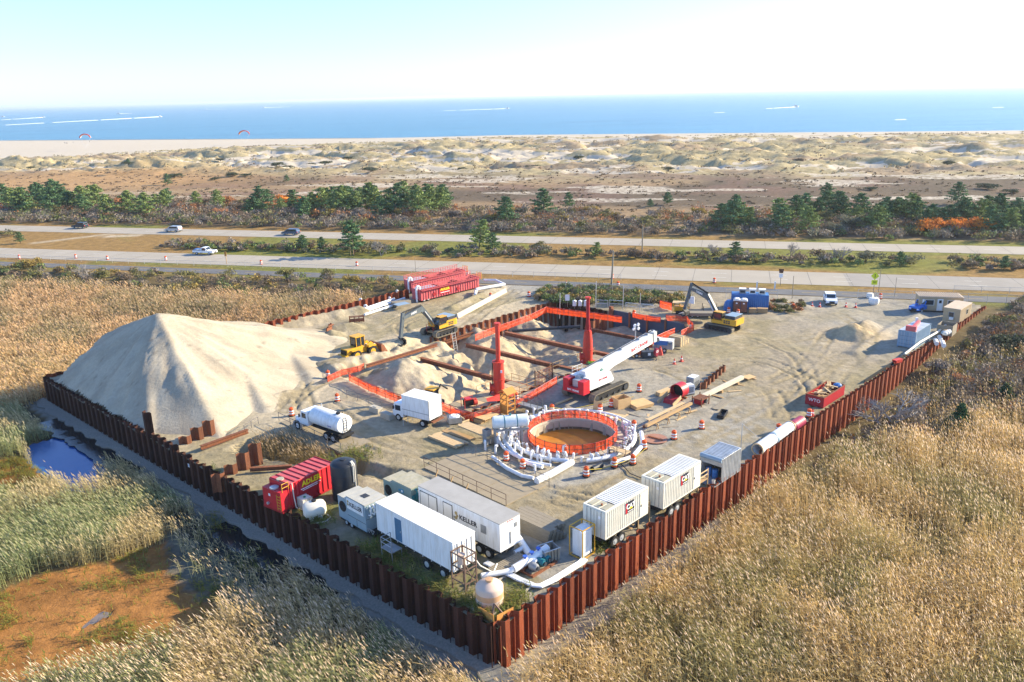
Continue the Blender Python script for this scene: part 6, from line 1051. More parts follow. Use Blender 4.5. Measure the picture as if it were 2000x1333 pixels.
t = T('rebar_cage', 'rusty rebar mat panel leaning in the excavation behind the crane', 'rebar', AB(43.5, 36.0, -4.2), AA+.1); pt(t, 'frame', 'rail_brown', B(-.1, 0, -.1, .1, 0, 4.6), B(4.0, 4.1, -.1, .1, 0, 4.6), BEAM((0, -.3, 4.6), (1.6, -1.6, 3.0), .12, .12)); pt(t, 'bars', 'rusty_beam', *[B(k*.33, k*.33+.05, -.05, 0, .1, 4.2) for k in range(13)], *[B(0, 4.0, 0, .05, .2+k*.4, .25+k*.4) for k in range(11)])
for k, (p, q, r_, lab) in enumerate(((AB(37, 41, -5), AB(42.5, 38.5, -3.4), .75, 'large dark pipe lying on the floor of the excavation'), (AB(50.5, 39.5, -4.5), AB(55, 36.5, -2.6), .7, 'grey corrugated pipe behind the back red pump'))):
    t = T('culvert_pipe', lab, 'pipe', (0, 0, 0)); pt(t, 'pipe', ('plastic_black', 'concrete')[k], hollow(p, q, r_, .07), smooth=True); pt(t, 'rings', ('plastic_black', 'concrete')[k], *[hollow(p.lerp(q, s), p.lerp(q, s+.03), r_+.05, .06) for s in (.05, .3, .55, .8)])
# ladder tower in the pit
t = T('ladder_tower', 'slender aluminium ladder tower at the left wall of the excavation', 'ladder', AB(48.5, 57.6, -5), AA)
for x in (-.35, .35): pt(t, 'stile', 'galv', BEAM((x, 0, 0), (x, .9, 5.6), .07, .07))
for k in range(14): pt(t, 'rung', 'galv', C((-.35, .9*(k+.5)/14, .2+k*.4), (.35, .9*(k+.5)/14, .2+k*.4), .03, n=5))
t = T('scaffold_cage', 'orange railed landing above the ladder tower', 'landing', AB(47.3, 61.3, .1), AA); pt(t, 'deck', 'wood', B(-1.3, 1.3, -.8, .8, .5, .6)); rails(t, [(-1.3, -.8, .6), (1.3, -.8, .6), (1.3, .8, .6), (-1.3, .8, .6)], 1.1, 'orange_red', 1.3); pt(t, 'leg', 'rail_brown', *[B(x-.06, x+.06, y-.06, y+.06, -.2, .5) for x in (-1.2, 1.2) for y in (-.7, .7)])
# ================================================================ crane
cr = G(1163, 767); t = T('crawler_crane', 'white and red telescopic crawler crane with lowered boom', 'crane', cr, R(46))
loop_track(t, 7.2, .9, 1.15, -2.2, n=64); loop_track(t, 7.2, .9, 1.15, 2.2, n=64); pt(t, 'carbody', 'black', B(-1.3, 1.3, -1.8, 1.8, .5, 1.2), C((0, 0, 1.1), (0, 0, 1.45), 1.1, n=24))
pt(t, 'house', 'white_paint', XZ([(-3.2, 1.45), (1.7, 1.45), (1.9, 1.75), (1.2, 2.9), (-3.2, 3.05)], -1.5, -.55), XZ([(-3.2, 1.45), (1.2, 1.45), (1.0, 2.9), (-3.2, 3.05)], .6, 1.5)); pt(t, 'deck', 'steel_grey', B(-3.2, 1.6, -.55, .6, 1.45, 1.9)); pt(t, 'engine', 'galv', BC(-3.2, 0, 1.9, 1.6, 1.0, .9), BC(-2.9, .2, 2.8, .8, .6, .35)); cw = pt(t, 'counterweight', 'red_paint', B(-4.5, -3.25, -1.65, 1.65, 1.25, 1.95), B(-4.5, -3.25, -1.65, -.75, 1.95, 2.95), B(-4.5, -3.25, .75, 1.65, 1.95, 2.95)); text(cw, 'lettering', 'BAY CRANE', .34, 'white_text', face((-4.52, .0, 1.6), (0, -1, 0), (0, 0, 1)), .008)
cb = pt(t, 'cab', 'white_paint', XZ([(1.2, 1.5), (2.9, 1.5), (3.0, 2.2), (2.6, 3.1), (1.2, 3.1)], .7, 1.55)); pt(cb, 'cab_window', 'glass', B(1.5, 2.6, .685, .7, 2.1, 2.9), BEAM((3.02, 1.12, 2.2), (2.64, 1.12, 3.0), .75, .03)); text(t, 'lettering', 'BAY CRANE', .32, 'red_paint', face((-.4, -1.52, 2.35), (1, 0, 0), (0, 0, 1)), .01); pt(t, 'ladder', 'galv', *[B(-1.75, -1.35, -1.53, -1.5, 1.6+k*.25, 1.65+k*.25) for k in range(5)]); rails(t, [(-2.9, -1.4, 3.0), (.8, -1.4, 2.9)], .75, 'white_paint', 1.2, .025); rails(t, [(-3.0, 1.4, 3.0), (-1.0, 1.4, 3.0)], .9, 'white_paint', 1.0, .025)
bp, bt = Vector((-2.6, 0, 2.9)), Vector((13.9, 0, 4.75)); bd = (bt-bp).normalized(); bu = Vector((-bd.z, 0, bd.x))
def boomsec(s0, s1, w, h): a_, b_ = bp+bd*s0, bp+bd*s1; return BEAM(a_, b_, w, h)
bm_ = pt(t, 'boom', 'white_paint', boomsec(0, 14.6, 1.0, 1.4)); pt(bm_, 'inner_section', 'steel_grey', boomsec(14.6, 15.1, .85, 1.2)); pt(bm_, 'boom_head', 'white_paint', boomsec(15.1, 15.7, .95, 1.5), BEAM(bp+bd*15.5+bu*.8, bp+bd*16.2-bu*.9, .25, .4), BEAM(bp+bd*15.5-bu*.7, bp+bd*16.9-bu*.7, .4, .25)); pt(bm_, 'sheave', 'steel_dark', C(bp+bd*15.9+bu*.4+Vector((0, -.3, 0)), bp+bd*15.9+bu*.4+Vector((0, .3, 0)), .32, n=16), C(bp+bd*16.3-bu*.8+Vector((0, -.3, 0)), bp+bd*16.3-bu*.8+Vector((0, .3, 0)), .3, n=16)); pt(bm_, 'cable', 'steel_dark', C(bp+bd*.5+bu*.9, bp+bd*15.7+bu*.85, .035, n=5), C(bp+bd*.5+bu*.88+Vector((0, .15, 0)), bp+bd*15.7+bu*.83+Vector((0, .15, 0)), .035, n=5)); pt(bm_, 'cable_guide', 'galv', *[B(-.08, .08, -.3, .3, 0, .2)][:0], *[BEAM(bp+bd*s+bu*.68, bp+bd*s+bu*.95, .5, .08) for s in (4, 8, 12, 14)])
sd_ = pt(bm_, 'lettering', 'red_paint', B(0, .001, 0, .001, 0, .001)); sd_.data = text(t, 'x', 'BAY CRANE', .62, 'red_paint', face(bp+bd*11.6+Vector((0, -.51, 0)), bd, bu), .02, 1.15).data; bpy.data.objects.remove([o for o in t.children if o.name.startswith('x')][0])
pt(t, 'luffing_cylinder', 'white_paint', C((.9, -.05, 1.9), bp+bd*7.5-bu*.6, .17), C(bp+bd*7.3-bu*.75, bp+bd*8.6-bu*.6, .3)); pt(t, 'winch', 'steel_dark', C((-1.9, -.45, 2.75), (-1.9, .5, 2.75), .38, n=16))
pt(t, 'front_valves', 'black', BC(1.6, -1.1, 1.3, .7, .5, .5), BC(1.3, -.2, 1.9, .4, .6, .7)); pt(t, 'hose_reel', mat('reel_green', (.02, .16, .12), .5), C((.6, -.6, 3.05), (.6, -.3, 3.05), .3))
hk = bp+bd*16.3-bu*.95; pt(t, 'hoist_rope', 'steel_dark', C(hk+Vector((0, .08, 0)), (hk.x, .08, 2.6), .02, n=4), C(hk+Vector((0, -.08, 0)), (hk.x, -.08, 2.6), .02, n=4)); hb_ = pt(t, 'hook_block', mat('hook_red', (.22, .01, .03), .5), XZ([(hk.x-.3, 1.7), (hk.x-.42, 2.3), (hk.x-.2, 2.65), (hk.x+.2, 2.65), (hk.x+.42, 2.3), (hk.x+.3, 1.7), (hk.x, 1.4)], -.18, .18)); pt(hb_, 'hook', 'steel_dark', TU([(hk.x, 0, 1.45), (hk.x, 0, 1.15), (hk.x+.16, 0, 1.0), (hk.x+.05, 0, .8), (hk.x-.16, 0, .88), (hk.x-.18, 0, 1.0)], .06)); text(hb_, 'lettering', 'C5', .42, 'white_text', face((hk.x, -.2, 2.2), (1, 0, 0), (0, 0, 1)), .01)
# ================================================================ excavators, loader
def excavator(label, p, rz, ht, boom_mt, joints, wdt=3.1, house='yellow_paint', brand='DEERE', roof='blue_pale'):
    t = T('excavator', label, 'excavator', p, rz); loop_track(t, 5.0, .8, 1.05, -wdt/2+.1, n=46); loop_track(t, 5.0, .8, 1.05, wdt/2-.1, n=46); pt(t, 'carbody', 'black', B(-1, 1, -1.1, 1.1, .45, 1.1), C((0, 0, 1.05), (0, 0, 1.3), .9, n=20))
    pt(t, 'house', house, XY([(-2.9, -1.3), (-2.9, 1.3), (-2.5, 1.45), (1.0, 1.45), (1.0, -1.45), (-2.5, -1.45)], 1.3, 2.25)); pt(t, 'engine_cover', 'steel_dark', B(-2.6, -.9, -1.2, 1.2, 2.25, 2.75)); pt(t, 'engine_hood', roof, B(-2.65, -.85, -1.25, 1.25, 2.75, 2.82)); pt(t, 'catwalk', 'black', B(-.8, .9, -1.4, -.4, 2.25, 2.32)); pt(t, 'vent', 'steel_dark', *[B(-1.9+k*.4, -1.6+k*.4, s*1.46-.01, s*1.46+.01, 1.5+j*.3, 1.72+j*.3) for k in range(3) for j in range(2) for s in (-1, 1)])
    c = pt(t, 'cab', 'black', XZ([(-.5, 1.3), (1.35, 1.3), (1.45, 2.2), (1.1, 3.05), (-.5, 3.1)], .45, 1.45)); pt(c, 'cab_window', 'glass', B(-.3, .9, 1.45, 1.47, 2.0, 2.9), BEAM((1.46, .95, 2.1), (1.16, .95, 2.95), .85, .03), B(-.3, .9, .43, .45, 2.0, 2.9)); pt(c, 'cab_roof', 'yellow_paint', B(-.55, 1.05, .4, 1.5, 3.1, 3.17)); pt(c, 'cab_side', house, B(-.5, 1.3, 1.45, 1.475, 1.3, 1.85))
    P_ = [Vector((x, -.1, z)) for x, z in joints]          # boom foot, boom peak, boom end, stick end
    b = pt(t, 'boom', boom_mt, XZ([(P_[0].x, P_[0].z-.3), (P_[1].x+.1, P_[1].z-.5), (P_[2].x, P_[2].z-.22), (P_[2].x, P_[2].z+.22), (P_[1].x-.1, P_[1].z+.45), (P_[0].x, P_[0].z+.3)], -.35, .15)); text(b, 'lettering', brand, .42, 'white_text', face(P_[1].lerp(P_[2], .45)+Vector((0, .27, 0)), (-(P_[2]-P_[1])), (0, 0, 1)), .01); text(b, 'lettering', brand, .42, 'white_text', face(P_[1].lerp(P_[2], .45)+Vector((0, -.27, 0)), (P_[2]-P_[1]), (0, 0, 1)), .01)
    s = pt(t, 'stick', boom_mt, BEAM(P_[2]+(P_[2]-P_[3]).normalized()*.8, P_[3], .4, .5)); pt(t, 'boom_cylinder', 'galv', C((.9, -.55, 1.5), P_[0].lerp(P_[1], .85)+Vector((0, -.35, -.1)), .1), C((.9, .35, 1.5), P_[0].lerp(P_[1], .85)+Vector((0, .35, -.1)), .1)); pt(t, 'stick_cylinder', 'black', C(P_[1]+Vector((0, 0, .55)), P_[2]+(P_[2]-P_[3]).normalized()*.75+Vector((0, 0, .1)), .11)); pt(s, 'hydraulic_hose', 'black', *[TU([P_[1]+Vector((0, d_, .5)), P_[2]+Vector((-.2, d_, .55)), P_[2].lerp(P_[3], .5)+Vector((-.35, d_, 0))], .03, 5) for d_ in (-.15, 0, .15)])
    e = P_[3]; bk = pt(t, 'bucket', 'rusty_beam' if boom_mt == 'steel_grey' else 'black', XZ([(e.x-.1, e.z+.1), (e.x-.55, e.z-.3), (e.x-.6, e.z-.9), (e.x-.1, e.z-1.15), (e.x+.55, e.z-.75), (e.x+.4, e.z-.7), (e.x-.05, e.z-.95), (e.x-.4, e.z-.75), (e.x-.38, e.z-.35), (e.x+.1, e.z-.05)], -.75, .55)); pt(bk, 'teeth', 'galv', *[B(e.x+.5, e.x+.75, -.7+k*.28, -.6+k*.28, e.z-.78, e.z-.7) for k in range(5)]); return t
mat('boom_grey', (.10, .12, .13), .5, var=.2)
excavator('yellow excavator with dark boom reaching left beside the sand slope', G(858, 652), R(229), 0, 'boom_grey', [(.9, 2.1), (3.6, 5.0), (7.6, 4.3), (8.2, 1.2)]); excavator('yellow excavator with raised arm near the blue container', G(1412, 644), R(137), 0, 'boom_grey', [(.9, 2.1), (3.0, 5.0), (6.2, 6.0), (7.2, 2.2)], 3.0)
t = T('wheel_loader', 'yellow wheel loader driving between sand heap and excavation', 'loader', G(706, 696), R(47)); pt(t, 'rear_body', 'yellow_paint', XZ([(-3.1, .9), (-.2, .9), (-.2, 1.9), (-3.0, 1.75)], -.8, .8)); pt(t, 'grille', 'black', B(-3.14, -3.1, -.65, .65, 1.0, 1.65)); pt(t, 'counterweight', 'yellow_paint', B(-3.5, -3.0, -1.0, 1.0, .7, 1.0)); pt(t, 'rear_fender', 'yellow_paint', B(-2.5, -.8, -1.35, -.8, 1.5, 1.62), B(-2.5, -.8, .8, 1.35, 1.5, 1.62)); pt(t, 'front_frame', 'yellow_paint', B(-.1, 1.9, -.55, .55, .7, 1.6)); pt(t, 'front_fender', 'yellow_paint', XZ([(.5, 1.5), (2.0, 1.5), (1.8, 1.75), (.6, 1.75)], -1.3, -.6), XZ([(.5, 1.5), (2.0, 1.5), (1.8, 1.75), (.6, 1.75)], .6, 1.3))
cb = pt(t, 'cab', 'black', XZ([(-1.3, 1.9), (.3, 1.9), (.35, 2.4), (.15, 3.25), (-1.25, 3.25)], -.72, .72)); pt(cb, 'cab_window', 'glass', B(-1.15, .1, -.735, -.72, 2.1, 3.1), B(-1.15, .1, .72, .735, 2.1, 3.1), BEAM((.36, 0, 2.3), (.19, 0, 3.1), 1.2, .03), B(-1.31, -1.29, -.55, .55, 2.2, 3.05)); pt(cb, 'cab_roof', 'yellow_paint', B(-1.4, .35, -.8, .8, 3.25, 3.38)); pt(cb, 'cab_post', 'yellow_paint', *[B(x-.04, x+.04, s*.735-.03, s*.735+.03, 1.9, 3.25) for x in (-1.28, -.45, .2) for s in (-1, 1)])
pt(t, 'lift_arm', 'yellow_paint', *[XZ([(.6, 1.7), (1.5, 2.1), (3.0, .75), (2.8, .5), (1.4, 1.6), (.6, 1.4)], s*.5-.08, s*.5+.08) for s in (-1, 1)]); pt(t, 'bucket', 'rusty_beam', XZ([(2.7, 1.4), (2.75, .3), (3.0, .12), (3.9, .12), (3.9, .18), (3.1, .24), (2.88, .4), (2.85, 1.3), (3.05, 1.45), (3.0, 1.5)], -1.45, 1.45), *[XZ([(2.8, 1.35), (2.85, .25), (3.85, .15), (3.2, 1.3)], s*1.42-.03, s*1.42+.03) for s in (-1, 1)]); pt(t, 'tilt_cylinder', 'galv', C((.8, 0, 1.7), (2.7, 0, 1.3), .09))
for x in (-1.65, 1.25):
    for s in (-1, 1): wheel(t, x, s*1.05, .78, .78, .6, s, 'yellow_paint')
t = T('loader_bucket', 'rusty spare bucket lying in pale sand behind the loader', 'bucket', G(652, 652), R(-20)); pt(t, 'shell', 'rusty_beam', XZ([(-.6, .05), (.6, .0), (.75, .15), (-.4, .18), (-.75, .5), (-.7, 1.0), (-.3, 1.35), (-.45, 1.45), (-.9, 1.05), (-.95, .45)], -.8, .8)); pt(t, 'ear', 'rusty_beam', B(-.7, -.4, -.3, -.22, 1.2, 1.7), B(-.7, -.4, .22, .3, 1.2, 1.7))
t = T('steel_trestle', 'small rusty steel frame lying near the back wall', 'frame', G(697, 629), R(12)); pt(t, 'rail', 'rusty_beam', *HB((-1.3, -.35, .3), (1.3, -.35, .3), .2, .35), *HB((-1.3, .35, .3), (1.3, .35, .3), .2, .35)); pt(t, 'post', 'rusty_beam', *[B(x-.08, x+.08, y-.08, y+.08, 0, .9) for x in (-1.2, -.4, .4, 1.2) for y in (-.35, .35)]); pt(t, 'top_bar', 'rusty_beam', B(-1.3, 1.3, -.42, -.28, .9, 1.0), B(-1.3, 1.3, .28, .42, .9, 1.0))
# ================================================================ gear right of the ring
t = T('plywood_box', 'open plywood box between the ring and the crane', 'box', G(1213, 795), R(28)); pt(t, 'side', 'plywood', B(-.95, .95, -.75, -.69, 0, 1.3), B(-.95, .95, .69, .75, 0, 1.3), B(-.95, -.89, -.69, .69, 0, 1.3), B(.89, .95, -.69, .69, 0, 1.3)); pt(t, 'floor', 'plywood', B(-.89, .89, -.69, .69, .1, .15))
boards('plywood_sheets', 'stack of plywood sheets right of the open plywood box', 1248, 793, R(28), 1, 2.6, 2.2, .12, 'plywood', 3); boards('plank_pile', 'grey weathered planks left of the plywood box', 1195, 803, R(-30), 4, 4.2, .3, .06, 'wood_grey'); boards('plywood_sheets', 'pale plywood sheet lying behind the ring', 1198, 812, R(-35), 2, 3.0, 1.1, .04, 'wood_pale')
t = T('plywood_board', 'plywood board leaning on a drum behind the ring', 'board', G(1166, 806), R(60)); pt(t, 'board', 'plywood', BEAM((0, 0, .05), (.35, 0, 1.3), 1.1, .04)); pt(t, 'prop', 'wood', BEAM((.3, .3, 1.1), (1.1, .3, .02), .06, .06))
t = T('steel_duct', 'red steel cylinder opening onto a red base with wooden side boards', 'duct', G(1318, 782), R(46)); pt(t, 'cylinder', 'red_paint', hollow((.3, 0, 1.05), (1.7, 0, 1.05), .95, .06), smooth=True); pt(t, 'end_disc', 'black', C((1.1, 0, 1.05), (1.15, 0, 1.05), .88, n=24)); pt(t, 'base', 'red_dark', XZ([(-1.6, 0), (.2, 0), (.2, .7), (-1.3, .5)], -.7, .7)); pt(t, 'side_board', 'wood_pale', BEAM((-2.2, 1.1, .1), (-.2, .95, .8), .08, .5)); pt(t, 'side_board', 'wood_pale', BEAM((-2.0, -1.0, .15), (-.2, -1.0, .7), .08, .5)); pt(t, 'cradle', 'rusty_beam', B(.5, .8, -.8, .8, 0, .15), B(1.3, 1.6, -.8, .8, 0, .15))
boards('lumber_stack', 'red ended pale beams lying behind the red cylinder', 1305, 766, R(40), 3, 4.2, .25, .22, 'wood_pale', 2)
def gen(label, px, py, rz, mt, L=1.5, W=.9, H=1.3, tilt=False):
    t = T('generator', label, 'generator', G(px, py), rz); pt(t, 'housing', mt, XZ([(-L/2, .12), (L/2, .12), (L/2, H-.1), (L/2-.1, H), (-L/2+.1, H), (-L/2, H-.1)], -W/2, W/2)); pt(t, 'skid', 'black', B(-L/2, L/2, -W/2, -W/2+.1, 0, .12), B(-L/2, L/2, W/2-.1, W/2, 0, .12)); pt(t, 'louvre', 'steel_dark', *[B(-L/2+.15, L/2-.15, -W/2-.015, -W/2, .35+k*.15, .43+k*.15) for k in range(5)]); pt(t, 'lid', 'white_paint', B(-L/2+.12, L/2-.12, -W/2+.08, W/2-.08, H, H+.04)); return t
gen('white generator beside the red cylinder', 1343, 770, R(20), 'white_paint'); gen('grey welding unit behind the white generator', 1353, 758, R(48), 'steel_grey', 1.6, 1.1, 1.6)
one('tool_crate', 'teal tool box between the pale beams and generators', 'box', 'teal', G(1330, 758), R(15), B(-.6, .6, -.35, .35, 0, .5), B(-.62, .62, -.37, .37, .5, .58))
t = T('long_beam', 'very long white capped beam pointing away to the right', 'beam', (0, 0, 0)); p0, p1 = G(1358, 782, .55), G(1450, 737, .55); pt(t, 'beam', 'concrete_pale', BEAM(p0, p1, .5, .45)); pt(t, 'support', 'wood', *[RZ(BC(q_.x, q_.y, 0, .3, .9, .32), AA, q_) for q_ in (p0.lerp(p1, .15), p0.lerp(p1, .5), p0.lerp(p1, .85))])
t = T('steel_sheets', 'row of rusty pile offcuts lying behind the long white beam', 'steel', G(1398, 748), R(57)); [setattr(obj('sheet_pile', pile_mesh('sheet_pile', .9, 0), 'rusty_beam', t), 'location', (-3.6+k*PW, .6, 0)) for k in range(6)]
t = T('timber_beam', 'long brown timber beam resting on sawhorses right of the ring', 'beam', (0, 0, 0)); p0, p1 = G(1262, 832, .95), G(1350, 788, .95); pt(t, 'beam', 'wood', BEAM(p0, p1, .35, .3)); pt(t, 'pale_plank', 'wood_pale', BEAM(p0.lerp(p1, .15)+EB*.8+Vector((0, 0, .05)), p0.lerp(p1, .95)+EB*.8, .4, .12)); pt(t, 'steel_rail', 'rusty_beam', *HB(p0+EB*.45+Vector((0, 0, -.3)), p1+EB*.45+Vector((0, 0, -.3)), .25, .3))
for k, s in enumerate((.18, .42, .66, .9)): q_ = p0.lerp(p1, s); sh_ = ['first', 'second', 'third', 'fourth'][k]; t = T('sawhorse', sh_+' sawhorse from the ring under the long brown beam', 'sawhorse', (q_.x, q_.y, 0), AA+PI/2, 'sawhorses'); pt(t, 'beam', 'wood_pale', B(-.5, .9, -.05, .05, .66, .8)); [pt(t, 'leg', 'wood', BEAM((x, 0, .7), (x, s2*.3, 0), .08, .05)) for x in (-.4, .8) for s2 in (-1, 1)]
t = T('machine_frame', 'rusty steel machine frame at the end of the brown beam', 'frame', G(1368, 790), R(45)); pt(t, 'table', 'rusty_beam', B(-.9, .9, -.7, .7, .85, .95)); pt(t, 'body', 'red_dark', B(-.7, .7, -.5, .5, .2, .85)); pt(t, 'cage', 'rusty_beam', *[B(x-.05, x+.05, y-.05, y+.05, 0, 1.2) for x in (-.85, .85) for y in (-.65, .65)]); pt(t, 'roller', 'steel_dark', C((.2, -.75, .5), (.2, .75, .5), .25))
one('trough', 'black trough lying on the gravel right of the brown beam', 'trough', 'black', G(1411, 812), R(62), B(-1.1, 1.1, -.4, -.34, 0, .4), B(-1.1, 1.1, .34, .4, 0, .4), B(-1.1, 1.1, -.34, .34, 0, .06), B(-1.1, -1.04, -.34, .34, .06, .4), B(1.04, 1.1, -.34, .34, .06, .4)); boards('plank_pile', 'brown planks on the ground behind the black trough', 1408, 792, R(52), 3, 3.4, .28, .06, 'wood_grey')
t = T('steel_plate', 'round rusty steel plate with a bar lying near the drums', 'plate', G(1280, 858)); pt(t, 'plate', mat('pale_rust', (.34, .17, .12), .8, var=.2), C((0, 0, .02), (0, 0, .07), 1.35, n=28)); pt(t, 'bar', 'rusty_beam', RZ(B(-.9, .9, -.1, .1, .07, .2), -.7))
rg = random.Random(21)
for k in range(12):
    px, py = ((1385, 755), (1420, 748), (1440, 752), (1400, 775), (1350, 805), (1330, 818), (1310, 835), (1265, 815), (1240, 812), (1262, 800), (1435, 765), (1465, 738))[k]; one('loose_board', 'loose board '+('behind the long white beam near its middle', 'just behind the long white beam', 'at the front of the long white beam tip', 'left of the black trough, uppermost', 'between the machine frame and the black trough', 'under the middle of the brown beam', 'under the ring end of the brown beam', 'behind the ring end of the brown beam', 'between plywood box and brown beam, lower', 'right of the plywood sheets', 'in front of the long white beam', 'beyond the tip of the long white beam')[k], 'board', rg.choice(['wood_grey', 'wood', 'wood_pale']), G(px, py), rg.uniform(0, 3), B(-.9, .9, -.14, .14, .02, .08), group='loose boards on the gravel')
one('plywood_scrap', 'plywood scrap and red rag at the far end of the long white beam', 'board', 'plywood', G(1462, 741), .6, B(-.8, .8, -.6, .6, .3, .36))
one('black_pipe', 'short black pipe lying between drums in front of the ring', 'pipe', 'plastic_black', (0, 0, 0), 0, hollow(G(1157, 917, .25), G(1175, 908, .25), .3, .04)); one('timber_post', 'pale timber lying under the crane tracks', 'timber', 'wood_pale', (0, 0, 0), 0, BEAM(G(1085, 790, .12), G(1118, 777, .12), .22, .2))
one('yellow_rope', 'yellow rope strung between drums behind the ring', 'rope', 'hose_yellow', (0, 0, 0), 0, TU([G(1008, 782, 1.0), G(1030, 795, .3), G(1055, 800, .2), G(1078, 796, .9)], .035, 5), TU([G(1078, 796, .9), G(1110, 801, .2), G(1160, 790, .3), G(1238, 775, .9)], .035, 5))
one('yellow_rope', 'yellow hose looping between the drums in front of the ring', 'rope', 'hose_yellow', (0, 0, 0), 0, TU([G(1146, 918, .8), G(1175, 916, .4), G(1200, 908, .8), G(1240, 895, .3), G(1262, 875, .8)], .035, 5)); one('black_hose', 'black cable lying from the footbridge to the generator container', 'hose', 'black', (0, 0, 0), 0, TU([G(1207, 902, .06), G(1222, 915, .06), G(1230, 925, .06), G(1255, 935, .06)], .05, 5))
# ================================================================ traffic drums and cones
def drum_proto():
    t = T('traffic_drum', '', 'drum'); pr = [(.01, .1), (.30, .1), (.30, .28)]; pt(t, 'body', 'orange', LA([(.30, .06), (.295, .25), (.285, .25), (.28, .62), (.27, .62), (.265, .95), (.22, 1.0), (.01, 1.02)], 18), smooth=True)
    pt(t, 'stripe', 'stripe', LA([(.302, .26), (.297, .42)], 18)); pt(t, 'stripe', 'stripe', LA([(.290, .56), (.283, .72)], 18)); pt(t, 'base', 'rubber', LA([(.01, 0), (.42, 0), (.42, .06), (.01, .07)], 14)); pt(t, 'handle', 'orange', B(-.12, .12, -.03, .03, 1.0, 1.1)); return t
dp = drum_proto(); dp['group'] = 'orange traffic drums'; first = True
DR = [(1008, 782, 'behind the timber shelter'), (1078, 806, 'behind the ring, left of the plywood board'), (1172, 806, 'behind the ring beside the plywood board'), (1194, 795, 'left of the open plywood box'), (1248, 765, 'right of the crane tracks'), (1238, 838, 'right of the ring among the pipes'), (1316, 858, 'next to the round steel plate'), (1370, 838, 'alone on the gravel right of the brown beam'), (1258, 877, 'at the right end of the pipe headers'), (1236, 906, 'right of the small footbridge'), (1200, 912, 'in front of the small footbridge'), (1145, 930, 'nearest in front of the ring'), (989, 900, 'between the long deck and the ring, upper'), (1021, 915, 'between the long deck and the ring, lower'),
      (570, 812, 'behind the tanker truck cab'), (659, 784, 'right of the tanker truck near the railing'), (641, 738, 'at the end of the sagging orange net'), (958, 583, 'beside the concrete barrier'), (1033, 580, 'left of the brush strip'), (913, 538, 'behind the red weir tanks'), (1207, 560, 'at the foot of the tall pole, right'), (1196, 545, 'on the road edge behind the tall pole'), (1395, 553, 'on the road edge above the second excavator'), (1423, 612, 'left of the brown toilets'), (1441, 616, 'in front of the brown toilets'), (1350, 642, 'at the right corner orange rail'), (1549, 605, 'left of the white car'), (1238, 618, 'behind the blue plate wall'), (1719, 584, 'behind the white bulk bag'), (1520, 845, 'left of the thick white pipe'), (38, 506, 'on the road edge at the far left'), (148, 505, 'second on the left road edge'), (210, 508, 'third on the left road edge'), (324, 509, 'fourth on the left road edge'), (510, 517, 'on the road edge above the brush'), (697, 520, 'on the road edge below the twin posts'), (1585, 844, 'leaning pink one at the right wall') if False else (1580, 815, 'half hidden inside the right wall')]
for px, py, d_ in DR:
    lab = 'orange and white striped drum '+d_
    if first: dp.location = G(px, py); dp['label'] = lab; first = False
    else: cptree(dp, G(px, py), px*.37, lab)
def cone_proto():
    t = T('traffic_cone', '', 'cone'); t['group'] = 'orange traffic cones'; pt(t, 'cone', 'orange_red', LA([(.22, .05), (.19, .08), (.05, .85), (.01, .87)], 14), smooth=True); pt(t, 'base', 'orange_red', B(-.27, .27, -.27, .27, 0, .05)); pt(t, 'collar', 'stripe', LA([(.142, .36), (.112, .52)], 14)); return t
cp_ = cone_proto(); first = True
for px, py, d_ in ((1317, 712, 'nearer of the two right of the crane hook'), (1331, 706, 'farther of the two right of the crane hook'), (1586, 599, 'left of the white car, outer'), (1601, 600, 'left of the white car, inner'), (1652, 600, 'right of the white car, nearer to it'), (1671, 601, 'right of the white car, farther from it'), (1106, 556, 'near the road behind the brush strip'), (1587, 813, 'inside the right wall near the dumpster')):
    if first: cp_.location = G(px, py); cp_['label'] = 'orange cone '+d_; first = False
    else: cptree(cp_, G(px, py), px*.2, 'orange cone '+d_)
